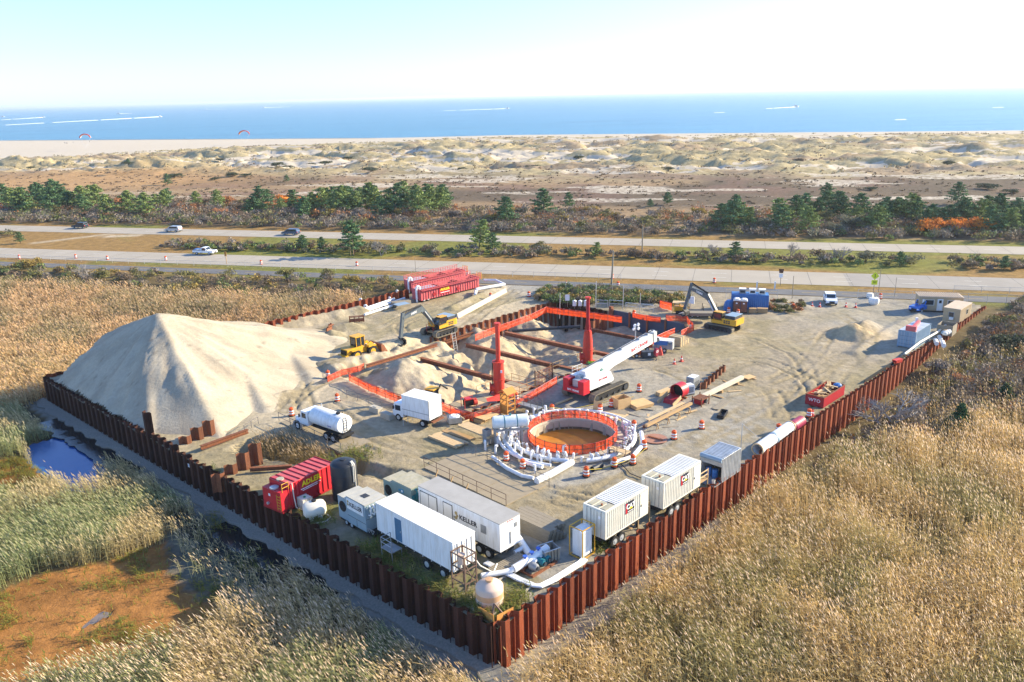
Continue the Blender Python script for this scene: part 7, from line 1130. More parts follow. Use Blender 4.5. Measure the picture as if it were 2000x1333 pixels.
# ================================================================ far edge of the yard
# ---- open red weir tanks
def weir(label, px, py, L, lettering):
    c0 = G(px, py); t = T('weir_tank', label, 'tank', c0, AA-.01); W = 2.5
    pt(t, 'wall', 'red_faded', B(0, L, 0, .08, .35, 2.5), B(0, L, W-.08, W, .35, 2.5), B(0, .08, .08, W-.08, .35, 2.5), B(L-.08, L, .08, W-.08, .35, 2.5), B(0, L, .08, W-.08, .35, .45))
    pt(t, 'sludge', 'rusty_beam', B(.1, L-.1, .1, W-.1, 1.3, 1.5)); pt(t, 'weir_plate', 'rusty_beam', B(L*.33, L*.33+.06, .08, W-.08, .45, 2.45)); pt(t, 'weir_plate', 'rusty_beam', B(L*.66, L*.66+.06, .08, W-.08, .45, 2.45)); pt(t, 'front_cover', 'galv', B(.1, L*.28, .1, W-.1, 2.4, 2.46))
    n = int(L/.62)
    for k in range(n): pt(t, 'side_rib', 'red_faded', B(k*L/n+.1, k*L/n+.2, -.1, 0, .4, 2.4))
    lat = [B(k*L/n, k*L/n+.07, -.6, -.54, 2.3, 3.3) for k in range(n+1)]; pt(t, 'guard_rail', 'red_faded', *lat, *[B(0, L, -.61, -.53, z, z+.07) for z in (2.3, 2.62, 2.94, 3.26)]); pt(t, 'guard_rail', 'red_faded', *[B(k*L/n, k*L/n+.07, W+.02, W+.08, 2.3, 3.3) for k in range(n+1)], *[B(0, L, W+.015, W+.085, z, z+.07) for z in (2.3, 2.62, 2.94, 3.26)]); pt(t, 'catwalk', 'red_dark', B(0, L, -.6, 0, 2.26, 2.3)); pt(t, 'end_cage', 'yellow_paint', *[B(L+.3, L+.36, -.5+k*.5, -.44+k*.5, 1.8, 3.3) for k in range(4)], *[B(L+.3, L+.36, -.5, 1.06, z, z+.06) for z in (2.0, 2.6, 3.2)])
    pt(t, 'gooseneck', 'pipe_white', TU([(-.35, .7, .1), (-.35, .7, 2.7), (-.2, .7, 3.05), (.15, .7, 3.1), (.4, .7, 2.9), (.42, .7, 2.4)], .19, 10), smooth=True); pt(t, 'chassis', 'black', B(.5, L-.5, .3, W-.3, .15, .35))
    for x in (.9, 1.9): wheel(t, x, .15, .42, .42, .26, -1)
    if lettering: sg = pt(t, 'sign_panel', 'red_paint', B(L*.3, L*.3+2.9, -.13, -.1, .8, 2.2)); text(sg, 'lettering', 'ADLER', .66, 'yellow_text', face((L*.3+1.45, -.14, 1.65), (1, 0, 0), (0, 0, 1)), .03, 1.15); pt(sg, 'small_print', 'white_text', B(L*.3+.3, L*.3+2.6, -.14, -.13, 1.0, 1.1)); pt(t, 'round_hatch', 'red_dark', C((L*.22, -.2, 1.1), (L*.22, -.02, 1.1), .35), C((L*.62, -.2, 1.1), (L*.62, -.02, 1.1), .35))
    return t
weir('long open red weir tank with ADLER lettering, nearer of two', 822, 592, 15.0, True); weir('long open red weir tank behind the lettered one', 806, 574, 14.0, False)
t = T('concrete_barrier', 'pale concrete barrier row in front of the red weir tanks', 'barrier', (0, 0, 0)); q0, q1 = G(893, 622), G(988, 571); n = 8
for k in range(n):
    a_, b_ = q0.lerp(q1, k/n), q0.lerp(q1, (k+.985)/n); d = (b_-a_).normalized(); L = (b_-a_).length; o = pt(t, 'barrier_block', 'concrete_pale', YZ([(-.3, 0), (.3, 0), (.3, .1), (.13, .35), (.1, .82), (-.1, .82), (-.13, .35), (-.3, .1)], 0, L)); o.location = a_; o.rotation_euler = (0, 0, math.atan2(d.y, d.x))
for k, (a_, b_, lab) in enumerate((((702, 612), (790, 583), 'white pipe on the ground by the back wall, outermost of three'), ((712, 615), (796, 588), 'white pipe on the ground by the back wall, middle of three'), ((705, 606), (770, 584), 'white pipe on the ground by the back wall, innermost of three'))): wp('long_pipe', lab, [a_, b_], .24, z=.3+.28*(k == 2))
for k, (x, y) in enumerate(((712, 608), (703, 598), (760, 592), (775, 580))): o = tag(obj('freeze_pipe', sm_[k % 4], 'pipe_white'), 'white pipe stub on the back wall pipes, '+('nearest', 'leftmost', 'third from left', 'next to the timber stack')[k], 'pipe', 'pipe stubs at the back wall'); o.location = G(x, y); o.scale = (1.3, 1.3, 1.2)
boards('lumber_stack', 'stack of grey timbers with blue sheeting beside the white pipes', 783, 598, R(40), 4, 3.2, .45, .3, 'wood_grey', 3); one('tarp', 'blue tarp over the timbers near the red weir tanks', 'tarp', 'blue_pale', G(784, 594, 1.0), R(40), B(-1.3, 1.3, -.9, .9, 0, .05))
wp('bypass_pipe', 'white pipe loop leaving the lettered weir tank', [(930, 566), (950, 562), (985, 556), (968, 548), (945, 548)], .3, z=.9); wp('bypass_pipe', 'short white pipe stub at the weir tank end', [(930, 566), (928, 576)], .3, z=.6)
# ---- blue container, toilets and boxes
bc = centre(2.6, (1428, 576), (1502, 578)); bc.z = 0; t = T('shipping_container', 'bright blue shipping container behind the brown toilets', 'container', bc+Vector((.4, 1.3, 0)), TH+.02)
def container(t, L, W, H, mt, roof=None):
    pt(t, 'shell', mt, B(-L+.05, L-.05, -W+.05, W-.05, .12, H-.04)); pt(t, 'side_panel', mt, MV(corr(2*L-.2, .2, H-.12, -W+.01, 18, .05, -1), -L+.1)); pt(t, 'side_panel', mt, MV(corr(2*L-.2, .2, H-.12, W-.01, 18, .05, 1), -L+.1)); pt(t, 'roof', roof or mt, B(-L+.03, L-.03, -W+.03, W-.03, H-.04, H)); pt(t, 'corner_post', mt, *[B(x-.08, x+.08, y-.08, y+.08, 0, H+.01) for x in (-L+.04, L-.04) for y in (-W+.04, W-.04)]); pt(t, 'bottom_rail', mt, *[B(-L, L, y-.06, y+.06, .02, .2) for y in (-W+.04, W-.04)])
    for x in (-L, L):
        for y in (-W+.12, .02): d = pt(t, 'end_door', mt, B(x-.04, x+.04, y, y+W-.14, .22, H-.18)); pt(d, 'locking_bar', 'galv', *[C((x+(.07 if x > 0 else -.07), y+f, .15), (x+(.07 if x > 0 else -.07), y+f, H-.12), .02, n=5) for f in (W*.3, W*.65)])
    pt(t, 'hinge_seam', 'steel_dark', *[B(x-.045, x+.045, -W+.15, W-.15, z, z+.03) for x in (-L, L) for z in (.6, 1.2, 1.8)])
container(t, 3.1, 1.22, 2.6, 'blue_paint'); rt = bc+Vector((.4, 1.3, 2.6))
for k, (x, lab) in enumerate(((-1.3, 'grey box unit on the blue container roof, leftmost'), (.4, 'white box unit on the blue container roof, middle'), (2.0, 'pale box unit on the blue container roof, rightmost'))): t = T('roof_unit', lab, 'box', rt+Vector((x*cos(TH), x*sin(TH), 0)), TH); pt(t, 'housing', ('steel_grey', 'white_paint', 'plastic_white')[k], B(-.55, .55, -.5, .5, 0, .8)); pt(t, 'lid', 'white_paint', B(-.6, .6, -.55, .55, .8, .88)); pt(t, 'grille', 'steel_dark', B(-.4, .4, -.52, -.5, .2, .6))
one('tarp', 'blue tarp bundled at the left end of the blue container', 'tarp', 'blue_paint', G(1424, 606, 0), .2, LA([(1.0, 0), (.95, .9), (.8, 1.5), (.5, 1.8), (.01, 1.85)], 9))
def toilet(label, px, py):
    t = T('portable_toilet', label, 'toilet', G(px, py), TH-.02, 'portable toilets'); pt(t, 'cabin', 'brown_plastic', B(-.56, .56, -.56, .56, .1, 2.05)); pt(t, 'base', 'black', B(-.58, .58, -.58, .58, 0, .1)); pt(t, 'roof', 'white_paint', XZ([(-.6, 2.05), (.6, 2.05), (.5, 2.28), (.25, 2.4), (-.25, 2.4), (-.5, 2.28)], -.6, .6)); d = pt(t, 'door', 'brown_plastic', B(-.42, .42, -.6, -.56, .15, 1.95)); pt(d, 'sign', 'white_text', B(-.15, .15, -.615, -.6, 1.55, 1.75)); pt(t, 'vent_grille', 'plastic_white', B(.565, .575, -.4, .4, 1.8, 1.95)); return t
toilet('brown portable toilet with white roof, left of the pair', 1438, 609); toilet('brown portable toilet with white roof, right of the pair', 1452, 610)
for px, lab in ((1470, 'brown wooden box beside the toilets'), (1489, 'longer brown wooden box in front of the blue container')): one('wooden_box', lab, 'box', 'wood', G(px, 611), TH, B(-.6 if px < 1480 else -.85, .6 if px < 1480 else .85, -.4, .4, 0, .75), B(-.62 if px < 1480 else -.87, .62 if px < 1480 else .87, -.42, .42, .75, .8))
# ---- flatbed, yellow frame, light board
t = T('flatbed_trailer', 'dark flatbed trailer loaded with timber behind the raised excavator arm', 'trailer', G(1372, 618), R(-8)); pt(t, 'bed', 'black', B(-2.6, 2.6, -1.1, 1.1, .75, .95)); pt(t, 'stake', 'black', *[B(x-.05, x+.05, y-.05, y+.05, .95, 2.0) for x in (-2.4, 0, 2.4) for y in (-1.05, 1.05)]); [wheel(t, x, s*.95, .4, .4, .25, s) for x in (-1.8, -.9, 1.5) for s in (-1, 1)]
boards('lumber_stack', 'timbers stacked on the dark flatbed trailer', 1372, 616, R(-8), 5, 4.4, .3, .25, 'wood_grey', 2, .95)
t = T('pump_frame_unit', 'yellow framed pump unit with pale roof beyond the right bay', 'pump', G(1327, 612), TH); pt(t, 'roof', 'wood_pale', B(-1.2, 1.2, -.8, .8, 1.9, 2.0)); pt(t, 'engine', 'yellow_paint', B(-.9, .7, -.5, .5, .3, 1.3)); pt(t, 'post', 'yellow_paint', *[B(x-.05, x+.05, y-.05, y+.05, 0, 1.9) for x in (-1.1, 0, 1.1) for y in (-.7, .7)]); pt(t, 'pipework', 'yellow_paint', TU([(.7, -.4, .5), (1.5, -.5, 1.0), (1.9, -.5, .3)], .12), TU([(.9, .2, 1.2), (1.6, .2, .8)], .1)); pt(t, 'tank', 'black', C((-.6, -.7, .3), (.6, -.7, .3), .3))
t = T('message_board', 'white message board on a trailer mast near the second excavator', 'sign', G(1347, 613), R(-35)); pt(t, 'panel', 'white_paint', B(-.75, .75, -.06, .06, 1.8, 3.1)); pt(t, 'mast', 'steel_grey', B(-.06, .06, .06, .18, .3, 3.0)); pt(t, 'base', 'orange', B(-.8, .8, -.5, .6, .3, .6)); wheel(t, -.7, .1, .28, .28, .18, -1); wheel(t, .7, .1, .28, .28, .18, 1)
# ---- crates, welder, light towers by the crane tip
t = T('crate_stack', 'stack of slatted timber crates beside the right bay rail', 'crates', G(1326, 672), R(50))
for k in range(7):
    for j in range(2 if k < 4 else 1): pt(t, 'timber', 'wood_grey' if k % 2 else 'wood_pale', B(-1.3+k*.38, -1.0+k*.38, -1.0, 1.0, j*.75, .72+j*.75))
t = T('welder_trailer', 'blue and grey compressor trailer near the crane tip', 'compressor', G(1297, 686), R(-22)); pt(t, 'body', 'steel_grey', B(-1.4, 1.3, -.7, .7, .5, 1.3)); pt(t, 'canopy', 'blue_paint', B(-1.42, .6, -.72, .72, 1.1, 1.75)); pt(t, 'top', 'white_paint', B(-1.45, 1.35, -.74, .74, 1.75, 1.82)); pt(t, 'end_panel', 'galv', B(1.3, 1.36, -.65, .65, .45, 1.7)); pt(t, 'drawbar', 'black', BEAM((1.3, -.4, .45), (2.4, 0, .45), .08, .08), BEAM((1.3, .4, .45), (2.4, 0, .45), .08, .08)); [wheel(t, x, s*.75, .32, .32, .2, s) for x in (-.6, .2) for s in (-1, 1)]
t = T('light_tower', 'orange light tower trailer with raised lamps near the crane boom', 'light tower', G(1240, 697), R(20)); pt(t, 'body', 'orange', XZ([(-.7, .4), (.7, .4), (.6, 1.3), (-.5, 1.4)], -.5, .5)); pt(t, 'mast', 'galv', C((0, 0, .4), (0, 0, 4.6), .07)); pt(t, 'lamp', 'stripe', *[C((x, -.1, z), (x+.05, -.28, z-.05), .24) for x, z in ((-.4, 4.3), (.35, 4.3), (-.25, 4.8), (.3, 4.9))]); pt(t, 'drawbar', 'black', BEAM((.7, 0, .4), (1.8, 0, .4), .1, .1)); [wheel(t, -.1, s*.6, .32, .32, .2, s) for s in (-1, 1)]
t = T('light_tower', 'folded orange light tower trailer left of the blue compressor', 'light tower', G(1262, 684), R(15)); pt(t, 'body', 'orange', B(-.8, .8, -.45, .45, .45, 1.1)); pt(t, 'folded_mast', 'galv', BEAM((-1.2, 0, 1.2), (1.4, 0, 1.35), .1, .1)); [wheel(t, -.1, s*.55, .32, .32, .2, s) for s in (-1, 1)]
t = T('folded_sign', 'folded orange warning sign standing on a thin stand near the crane hook', 'sign', G(1289, 700)); pt(t, 'sheet', 'orange_red', LA([(.45, .5), (.3, 1.1), (.12, 1.75), (.01, 1.8)], 7)); pt(t, 'stripe', 'stripe', BEAM((.25, -.28, .6), (.05, -.12, 1.6), .07, .03)); pt(t, 'stand', 'steel_grey', *[C((0, 0, .6), (.5*cos(a_), .5*sin(a_), 0), .025, n=5) for a_ in (.3, 2.4, 4.5)])
t = T('fuel_tank', 'dark fuel cell with white label under the crane boom tip', 'tank', G(1266, 698), R(8)); pt(t, 'body', 'steel_dark', B(-1.0, 1.0, -.5, .5, .1, .95)); pt(t, 'label', 'white_text', B(-.2, .2, -.515, -.5, .4, .8)); pt(t, 'skid', 'black', B(-1.0, 1.0, -.45, -.3, 0, .1), B(-1.0, 1.0, .3, .45, 0, .1))
# monitoring boxes behind the far corner
for k, (px, lab) in enumerate(((1122, 'white monitoring box behind the far net, leftmost'), (1133, 'white monitoring box behind the far net, middle'), (1144, 'white monitoring box behind the far net, rightmost'))): t = T('monitor_box', lab, 'box', G(px, 603), TH); pt(t, 'box', 'white_paint', B(-.3, .3, -.25, .25, .5, 1.4)); pt(t, 'lid', 'white_paint', XZ([(-.35, 1.4), (.35, 1.4), (0, 1.55)], -.3, .3)); pt(t, 'leg', 'rail_grey', B(-.05, .05, -.05, .05, 0, .5))
t = T('sign_board', 'white notice board on a post behind the far corner net', 'sign', G(1108, 600), TH+.3); pt(t, 'post', 'rail_grey', C((0, 0, 0), (0, 0, 2.2), .05)); pt(t, 'panel', 'white_paint', B(-.4, .4, -.06, -.02, 1.2, 2.3))
for k, (a_, b_) in enumerate((((1165, 600), (1187, 601)), ((1190, 600), (1216, 602)), ((1222, 605), (1246, 608)), ((1253, 608), (1276, 611)))): t = T('gate_panel', ('first', 'second', 'third', 'fourth')[k]+' steel gate panel from the left behind the excavation', 'gate', (0, 0, 0)); rails(t, [G(*a_), G(*b_)], 1.3, 'galv', 3.0, .045)
for px, py, hh, lab in ((1163, 603, 5.0, 'tall thin steel pole behind the far corner'), (1216, 604, 4.2, 'thin steel pole left of the blue plate wall'), (1249, 610, 3.4, 'leaning thin pole behind the blue plate wall'), (1093, 612, 3.6, 'white pipe post at the far corner net')): one('steel_pole', lab, 'pole', 'galv', G(px, py), 0, C((0, 0, -1.0), (.12, 0, hh), .06, n=8))
# ---- right end: office, containers, cars
oc = G(1838, 610); t = T('office_trailer', 'tan site office with white door and ribbed roof at the road', 'office', oc+Vector((0, 1.2, 0)), R(-14)); L, W = 3.35, 1.4; pt(t, 'wall', 'tan_wall', B(-L, L, -W, W, .25, 2.6), *[B(-L+k*.42, -L+.05+k*.42, -W-.015, -W, .25, 2.6) for k in range(17)]); pt(t, 'roof', 'tan_roof', B(-L-.1, L+.1, -W-.15, W+.15, 2.6, 2.7), *[B(-L-.1+k*.36, -L+.06+k*.36, -W-.15, W+.15, 2.7, 2.78) for k in range(19)]); pt(t, 'skid', 'black', B(-L, L, -W+.1, W-.1, 0, .25)); d = pt(t, 'door', 'white_paint', B(-.55, .35, -W-.06, -W, .3, 2.3)); pt(d, 'door_glass', 'glass', B(-.3, .1, -W-.075, -W-.06, 1.6, 2.1))
for x in (-2.4, 1.1): wn = pt(t, 'window', 'white_paint', B(x-.08, x+1.38, -W-.04, -W, 1.2, 2.15)); pt(wn, 'pane', 'glass', B(x, x+1.3, -W-.05, -W-.04, 1.26, 2.09))
pt(t, 'notice', 'white_text', B(-2.85, -2.55, -W-.03, -W, 1.2, 2.2)); pt(t, 'notice', 'white_text', B(2.6, 2.9, -W-.03, -W, 1.2, 2.2))
tc_ = centre(2.6, (1843, 600), (1867, 585), (1898, 592), (1878, 605)); tc_.z = 0; t = T('site_container', 'tan site container with small windows beside the right wall', 'container', tc_, AA); L, W = 2.9, 1.25; pt(t, 'wall', 'tan_wall', B(-L, L, -W, W, .1, 2.5), *[B(-L-.02, -L, -W+k*.25, -W+.1+k*.25, .15, 2.4) for k in range(10)], *[B(-L+k*.3, -L+.1+k*.3, -W-.02, -W, .15, 2.4) for k in range(19)]); pt(t, 'roof', 'tan_roof', B(-L-.05, L+.05, -W-.05, W+.05, 2.5, 2.58)); wn = pt(t, 'window', 'steel_grey', B(-L-.05, -L-.02, -.4, .45, 1.1, 1.95)); pt(wn, 'pane', 'glass', B(-L-.06, -L-.05, -.32, .37, 1.18, 1.87)); wn = pt(t, 'window', 'steel_grey', B(.2, 1.2, -W-.05, -W-.02, 1.1, 1.95)); pt(wn, 'pane', 'glass', B(.28, 1.12, -W-.06, -W-.05, 1.18, 1.87)); pt(t, 'air_conditioner', 'white_paint', B(-L-.35, -L-.05, -.35, .2, .75, 1.1))
g_ = centre(2.6, (1756, 646), (1790, 651), (1818, 631), (1785, 626)); g_.z = 0; t = T('shipping_container', 'pale blue grey shipping container with a red beam on its roof', 'container', g_, AA); container(t, 3.05, 1.22, 2.6, 'blue_pale', 'galv')
t = T('red_beam', 'long red steel beam with end box lying on the blue grey container', 'beam', g_+Vector((0, 0, 2.6)), AA+.12); pt(t, 'beam', 'red_faded', B(-2.6, 2.4, -.2, .2, .02, .4)); pt(t, 'end_box', 'red_faded', B(-3.0, -2.4, -.7, .7, .02, .75)); one('white_post', 'white post standing on the blue grey container roof', 'post', 'white_paint', g_+EA*2.3+EB*.6+Vector((0, 0, 2.6)), 0, B(-.15, .15, -.15, .15, 0, .8))
t = T('wooden_bin', 'open wooden bin full of junk between the two containers', 'bin', G(1848, 652), AA+.05); pt(t, 'side', 'wood_grey', B(-1.3, 1.3, -1.1, -1.03, 0, 1.6), B(-1.3, 1.3, 1.03, 1.1, 0, 1.6), B(-1.3, -1.23, -1.03, 1.03, 0, 1.6), B(1.23, 1.3, -1.03, 1.03, 0, 1.6))
for k in range(5): one('junk_sack', ('cream', 'pale blue', 'second white', 'tan', 'last white')[k]+' crumpled sack heaped in the wooden bin', 'sack', ('plastic_white', 'blue_pale', 'cloth_white', 'plywood', 'cloth_white')[k], G(1848, 652, 1.0)+EA*(-.8+k*.4)+EB*(.3*(k % 2)-.1), k, LA([(.38, 0), (.42, .2), (.3, .42), (.01, .5)], 8), group='sacks in the wooden bin')
for k, (px, py) in enumerate(((1828, 668), (1836, 662), (1842, 672))): one('fabric_roll', ('white fabric roll beside the blue grey container, lowest', 'white fabric roll beside the blue grey container, upper', 'white fabric roll beside the wall near the container')[k], 'roll', 'cloth_white', G(px, py, .35), AA+.4, C((-1.0, 0, 0), (1.0, 0, 0), .32, n=16), smooth=True)
one('wall_pipe', 'pale pipe running along the top of the right wall', 'pipe', 'plastic_white', (0, 0, 0), 0, TU([AB(82, .5, .6), AB(88, .55, .9), AB(96, .5, .75), AB(101, .6, 1.1)], .16, 8)); one('silt_fence', 'black silt fabric along the inside of the right wall', 'fabric', 'black', (0, 0, 0), 0, BEAM(AB(68, .55, .3), AB(83, .55, .3), .04, .5)); one('barrow', 'orange barrow standing inside the right wall', 'barrow', 'orange_red', G(1752, 712), .5, XZ([(-.6, .3), (.5, .3), (.75, .75), (-.7, .75)], -.35, .35), C((.75, -.06, .2), (.75, .06, .2), .2), BEAM((-.6, -.3, .35), (-1.3, -.3, .6), .05, .05), BEAM((-.6, .3, .35), (-1.3, .3, .6), .05, .05))
t = T('bulk_bag', 'white bulk bag standing near the yellow road sign', 'bag', G(1706, 594), .3); pt(t, 'bag', 'cloth_white', LA([(.75, 0), (.9, .3), (.92, .8), (.8, 1.1), (.4, 1.2), (.01, 1.15)], 9)); pt(t, 'handles', 'cloth_white', TU([(-.6, 0, 1.1), (-.5, 0, 1.35), (-.2, 0, 1.15)], .04), TU([(.6, 0, 1.1), (.5, 0, 1.35), (.2, 0, 1.15)], .04)); one('bulk_bag', 'smaller white bag behind the bulk bag', 'bag', 'cloth_white', G(1699, 582), .2, LA([(.6, 0), (.65, .4), (.55, .85), (.01, .95)], 8))
# ---- vehicles
def car(label, p, rz, body, kind='suv', name='parked_car', L=4.7, W=1.85, H=1.7, group=None):
    t = T(name, label, 'car', p, rz); h = L/2
    prof = {'suv': [(-h, .45), (-h, 1.0), (-h+.15, 1.05), (-h+.35, H-.1), (-h+.6, H), (h*.10, H), (h*.42, 1.08), (h-.15, .95), (h, .75), (h, .4)], 'van': [(-h, .45), (-h, 1.05), (-h+.25, H-.1), (-h+.5, H), (h*.2, H), (h*.62, 1.1), (h-.1, .85), (h, .4)], 'jeep': [(-h, .55), (-h, H), (h*.05, H), (h*.22, 1.25), (h-.1, 1.15), (h, 1.1), (h, .55)], 'pickup': [(-h, .6), (-h, 1.15), (-h*.15, 1.15), (-h*.12, H), (h*.25, H), (h*.45, 1.2), (h-.1, 1.1), (h, .8), (h, .5)]}[kind]
    lower = [(x, min(z, 1.08 if kind != 'jeep' else 1.2)) for x, z in prof]; pt(t, 'body', body, XZ(lower, -W/2, W/2)); zs = 1.08 if kind not in ('jeep',) else 1.2; up = [(x, z) for x, z in prof if z >= zs-.14]
    ca = pt(t, 'cabin', body, XZ([(x, max(z, zs-.02)) for x, z in up if x < h*.75], -W/2+.1, W/2-.1)); x0 = (-h+.5) if kind != 'pickup' else -h*.08; x1 = h*.25 if kind != 'jeep' else h*.02; pt(ca, 'side_window', 'glass', *[XZ([(x0, zs+.06), (x1+.15, zs+.06), (x1-.1, H-.12), (x0+.08, H-.12)], s*(W/2-.1)-.012, s*(W/2-.1)+.012) for s in (-1, 1)])
    wx = [(x, z) for x, z in prof if z == H][-1][0]; nx = prof[prof.index((wx, H))+1]; pt(ca, 'windscreen', 'glass', BEAM((nx[0]-.08+.03, 0, nx[1]+.08), (wx+.06, 0, H-.06), W-.4, .03)); pt(ca, 'rear_window', 'glass', B((-h+.02 if kind in ('jeep',) else -h+.2 if kind != 'pickup' else -h*.15)-.03, (-h+.02 if kind in ('jeep',) else -h+.2 if kind != 'pickup' else -h*.15), -W/2+.25, W/2-.25, zs+.12, H-.2))
    if kind == 'pickup': pt(t, 'cargo_bed', 'black', B(-h+.1, -h*.2, -W/2+.12, W/2-.12, 1.081, 1.1)); pt(t, 'bed_load', 'blue_paint', B(-h+.3, -h*.3, -W/2+.2, W/2-.2, 1.1, 1.4))
    for s in (-1, 1): pt(t, 'headlight', 'lamp_clear', B(h-.03, h+.02, s*W*.36-.16, s*W*.36+.16, .72, .88)); pt(t, 'tail_light', 'lamp_red', B(-h-.02, -h+.03, s*W*.42-.09, s*W*.42+.09, .8, 1.05)); pt(t, 'mirror', body, B(h*.3, h*.3+.12, s*(W/2+.1)-.09, s*(W/2+.1)+.09, 1.05, 1.2))
    pt(t, 'grille', 'black', B(h-.01, h+.015, -.45, .45, .55, .85)); pt(t, 'bumper', 'black', B(h-.05, h+.06, -W/2+.05, W/2-.05, .36, .52), B(-h-.06, -h+.05, -W/2+.05, W/2-.05, .36, .55)); r_ = .36 if kind != 'jeep' else .43
    for x in (-h*.6, h*.62):
        for s in (-1, 1): wheel(t, x, s*(W/2-.1), r_, r_, .24, s)
    if kind == 'jeep': pt(t, 'roof_rack', 'white_paint', B(-h+.1, h*.0, -W/2+.15, W/2-.15, H, H+.06)); pt(t, 'bonnet_line', 'black', B(h*.25, h*.9, -.02, .02, 1.2, 1.215)); pt(t, 'spare_wheel', 'rubber', C((-h-.25, 0, 1.0), (-h, 0, 1.0), .4)); pt(t, 'fender_flare', 'black', *[B(x-.5, x+.5, s*(W/2+.03)-.08, s*(W/2+.03)+.08, .82, .9) for x in (-h*.6, h*.62) for s in (-1, 1)])
    return t
car('white car facing the camera near the yard gate', G(1621, 592), R(-104), 'car_white', 'suv'); car('bright blue off road car with white roof rack by the office', G(1798, 608), R(215), 'car_blue', 'jeep', L=4.5, H=1.9)
CG = 'cars driving on the road'
car('white pickup truck driving on the near road', G(401, 497, .06), TH, 'car_white', 'pickup', 'pickup_truck', 5.9, 2.0, 1.85); car('black car driving on the far road, leftmost', G(157, 446, .06), TH+PI, 'car_dark', 'suv', 'moving_car', 5.0, 1.95, 1.85); car('silver minivan driving on the far road', G(339, 453, .06), TH+PI, 'car_silver', 'van', 'moving_car', 5.1, 1.95, 1.75); car('dark blue minivan driving on the far road behind the small pines', G(568, 459, .06), TH+PI, 'car_navy', 'van', 'moving_car', 5.1, 1.95, 1.75)
# ---- poles, posts and signs
def pole(label, px, py, h, r=.15, mt='wood_grey', lean=0.): o = one('utility_pole', label, 'pole', mt, G(px, py), 0, C((0, 0, -.3), (lean, 0, h), r, r*.75, 10)); return o
pole('tall weathered utility pole at the yard edge', 1194, 560, 7.2, .19, lean=.35); pole('tall utility pole standing on the median', 1254, 503, 7.4, .17); pole('thin grey pole beside the bike path near the weir tanks', 812, 532, 3.3, .06); pole('left of the twin wooden posts on the median', 685, 500, 4.0, .1, 'wood'); pole('right of the twin wooden posts on the median', 691, 500, 4.0, .1, 'wood'); pole('thin dark post left of the white car', 1547, 583, 4.2, .07); pole('thin dark post behind the yellow sign', 1716, 570, 4.4, .06); pole('thin post between the sign and the office', 1747, 580, 3.6, .05)
t = T('road_sign', 'yellow green diamond warning sign with square plate at the bike path', 'sign', G(1705, 578), TH); pt(t, 'post', 'rail_grey', C((0, 0, 0), (0, 0, 4.0), .05)); pt(t, 'diamond', 'lime', XZ([(0, 3.0), (.72, 3.72), (0, 4.44), (-.72, 3.72)], -.09, -.06)); pt(t, 'plate', 'lime', B(-.5, .5, -.09, -.06, 2.1, 2.95)); pt(t, 'symbol', 'black_text', C((0, -.1, 3.95), (0, -.095, 3.95), .1, n=10), B(-.07, .07, -.1, -.095, 3.45, 3.82)); pt(t, 'plate_line', 'black_text', B(-.3, .3, -.1, -.095, 2.6, 2.68), B(-.25, .25, -.1, -.095, 2.4, 2.48))
t = T('road_sign', 'brown sign above a white plate on a post near the yard gate', 'sign', G(1524, 558), TH); pt(t, 'post', 'rail_grey', C((0, 0, 0), (0, 0, 3.2), .05)); pt(t, 'brown_panel', 'sign_brown', XZ([(-.35, 2.5), (.35, 2.5), (.5, 3.3), (-.5, 3.3)], -.09, -.06)); pt(t, 'white_plate', 'white_text', B(-.35, .35, -.09, -.06, 1.6, 2.35))
t = T('road_sign', 'small brown wooden sign post beside the bike path', 'sign', G(443, 516), TH); pt(t, 'post', 'wood', B(-.06, .06, -.06, .06, 0, 2.9)); pt(t, 'panel', 'wood_orange', B(-.28, .28, -.1, -.06, 1.9, 3.0))
for k, px in enumerate((1592, 1641)): one('white_post', ('white gate post by the brush strip, left', 'white gate post by the brush strip, right')[k], 'post', 'white_paint', G((1513, 1478)[k], 565), 0, B(-.1, .1, -.1, .1, 0, 1.5))
# ---- chain link fences along the path
def link(label, u0, u1, v, h=1.2, step=3.0, wire=True):
    t = T('chain_link_fence', label, 'fence', UV(u0, v), TH); n = int((u1-u0)/step); pm = mesh('post', [C((0, 0, 0), (0, 0, h+.05), .035, n=6)])
    for k in range(n+1): o = obj('post', pm, 'galv', t); o.location = (k*step, 0, 0)
    pt(t, 'top_rail', 'galv', C((0, 0, h), (n*step, 0, h), .025, n=5))
    if wire: m_ = mesh('wire_mesh', [([(0, 0, .05), (n*step, 0, .05), (n*step, 0, h-.03), (0, 0, h-.03)], [(0, 1, 2, 3)])]); obj('wire_mesh', m_, 'chainlink', t)
link('low chain link fence between the near road and bike path, left half', -330, -18, 163.4, 1.15, 4.6); link('low chain link fence between the near road and bike path, right half', 40, 190, 163.4, 1.15, 4.6); uu, vv = touv(*G(1000, 585)[:2]); link('tall chain link fence behind the brush strip', uu+9, uu+48, 150.6, 2.0, 3.0); link('chain link fence between office and bike path', uu+62, uu+110, 154.5, 1.8, 3.0)
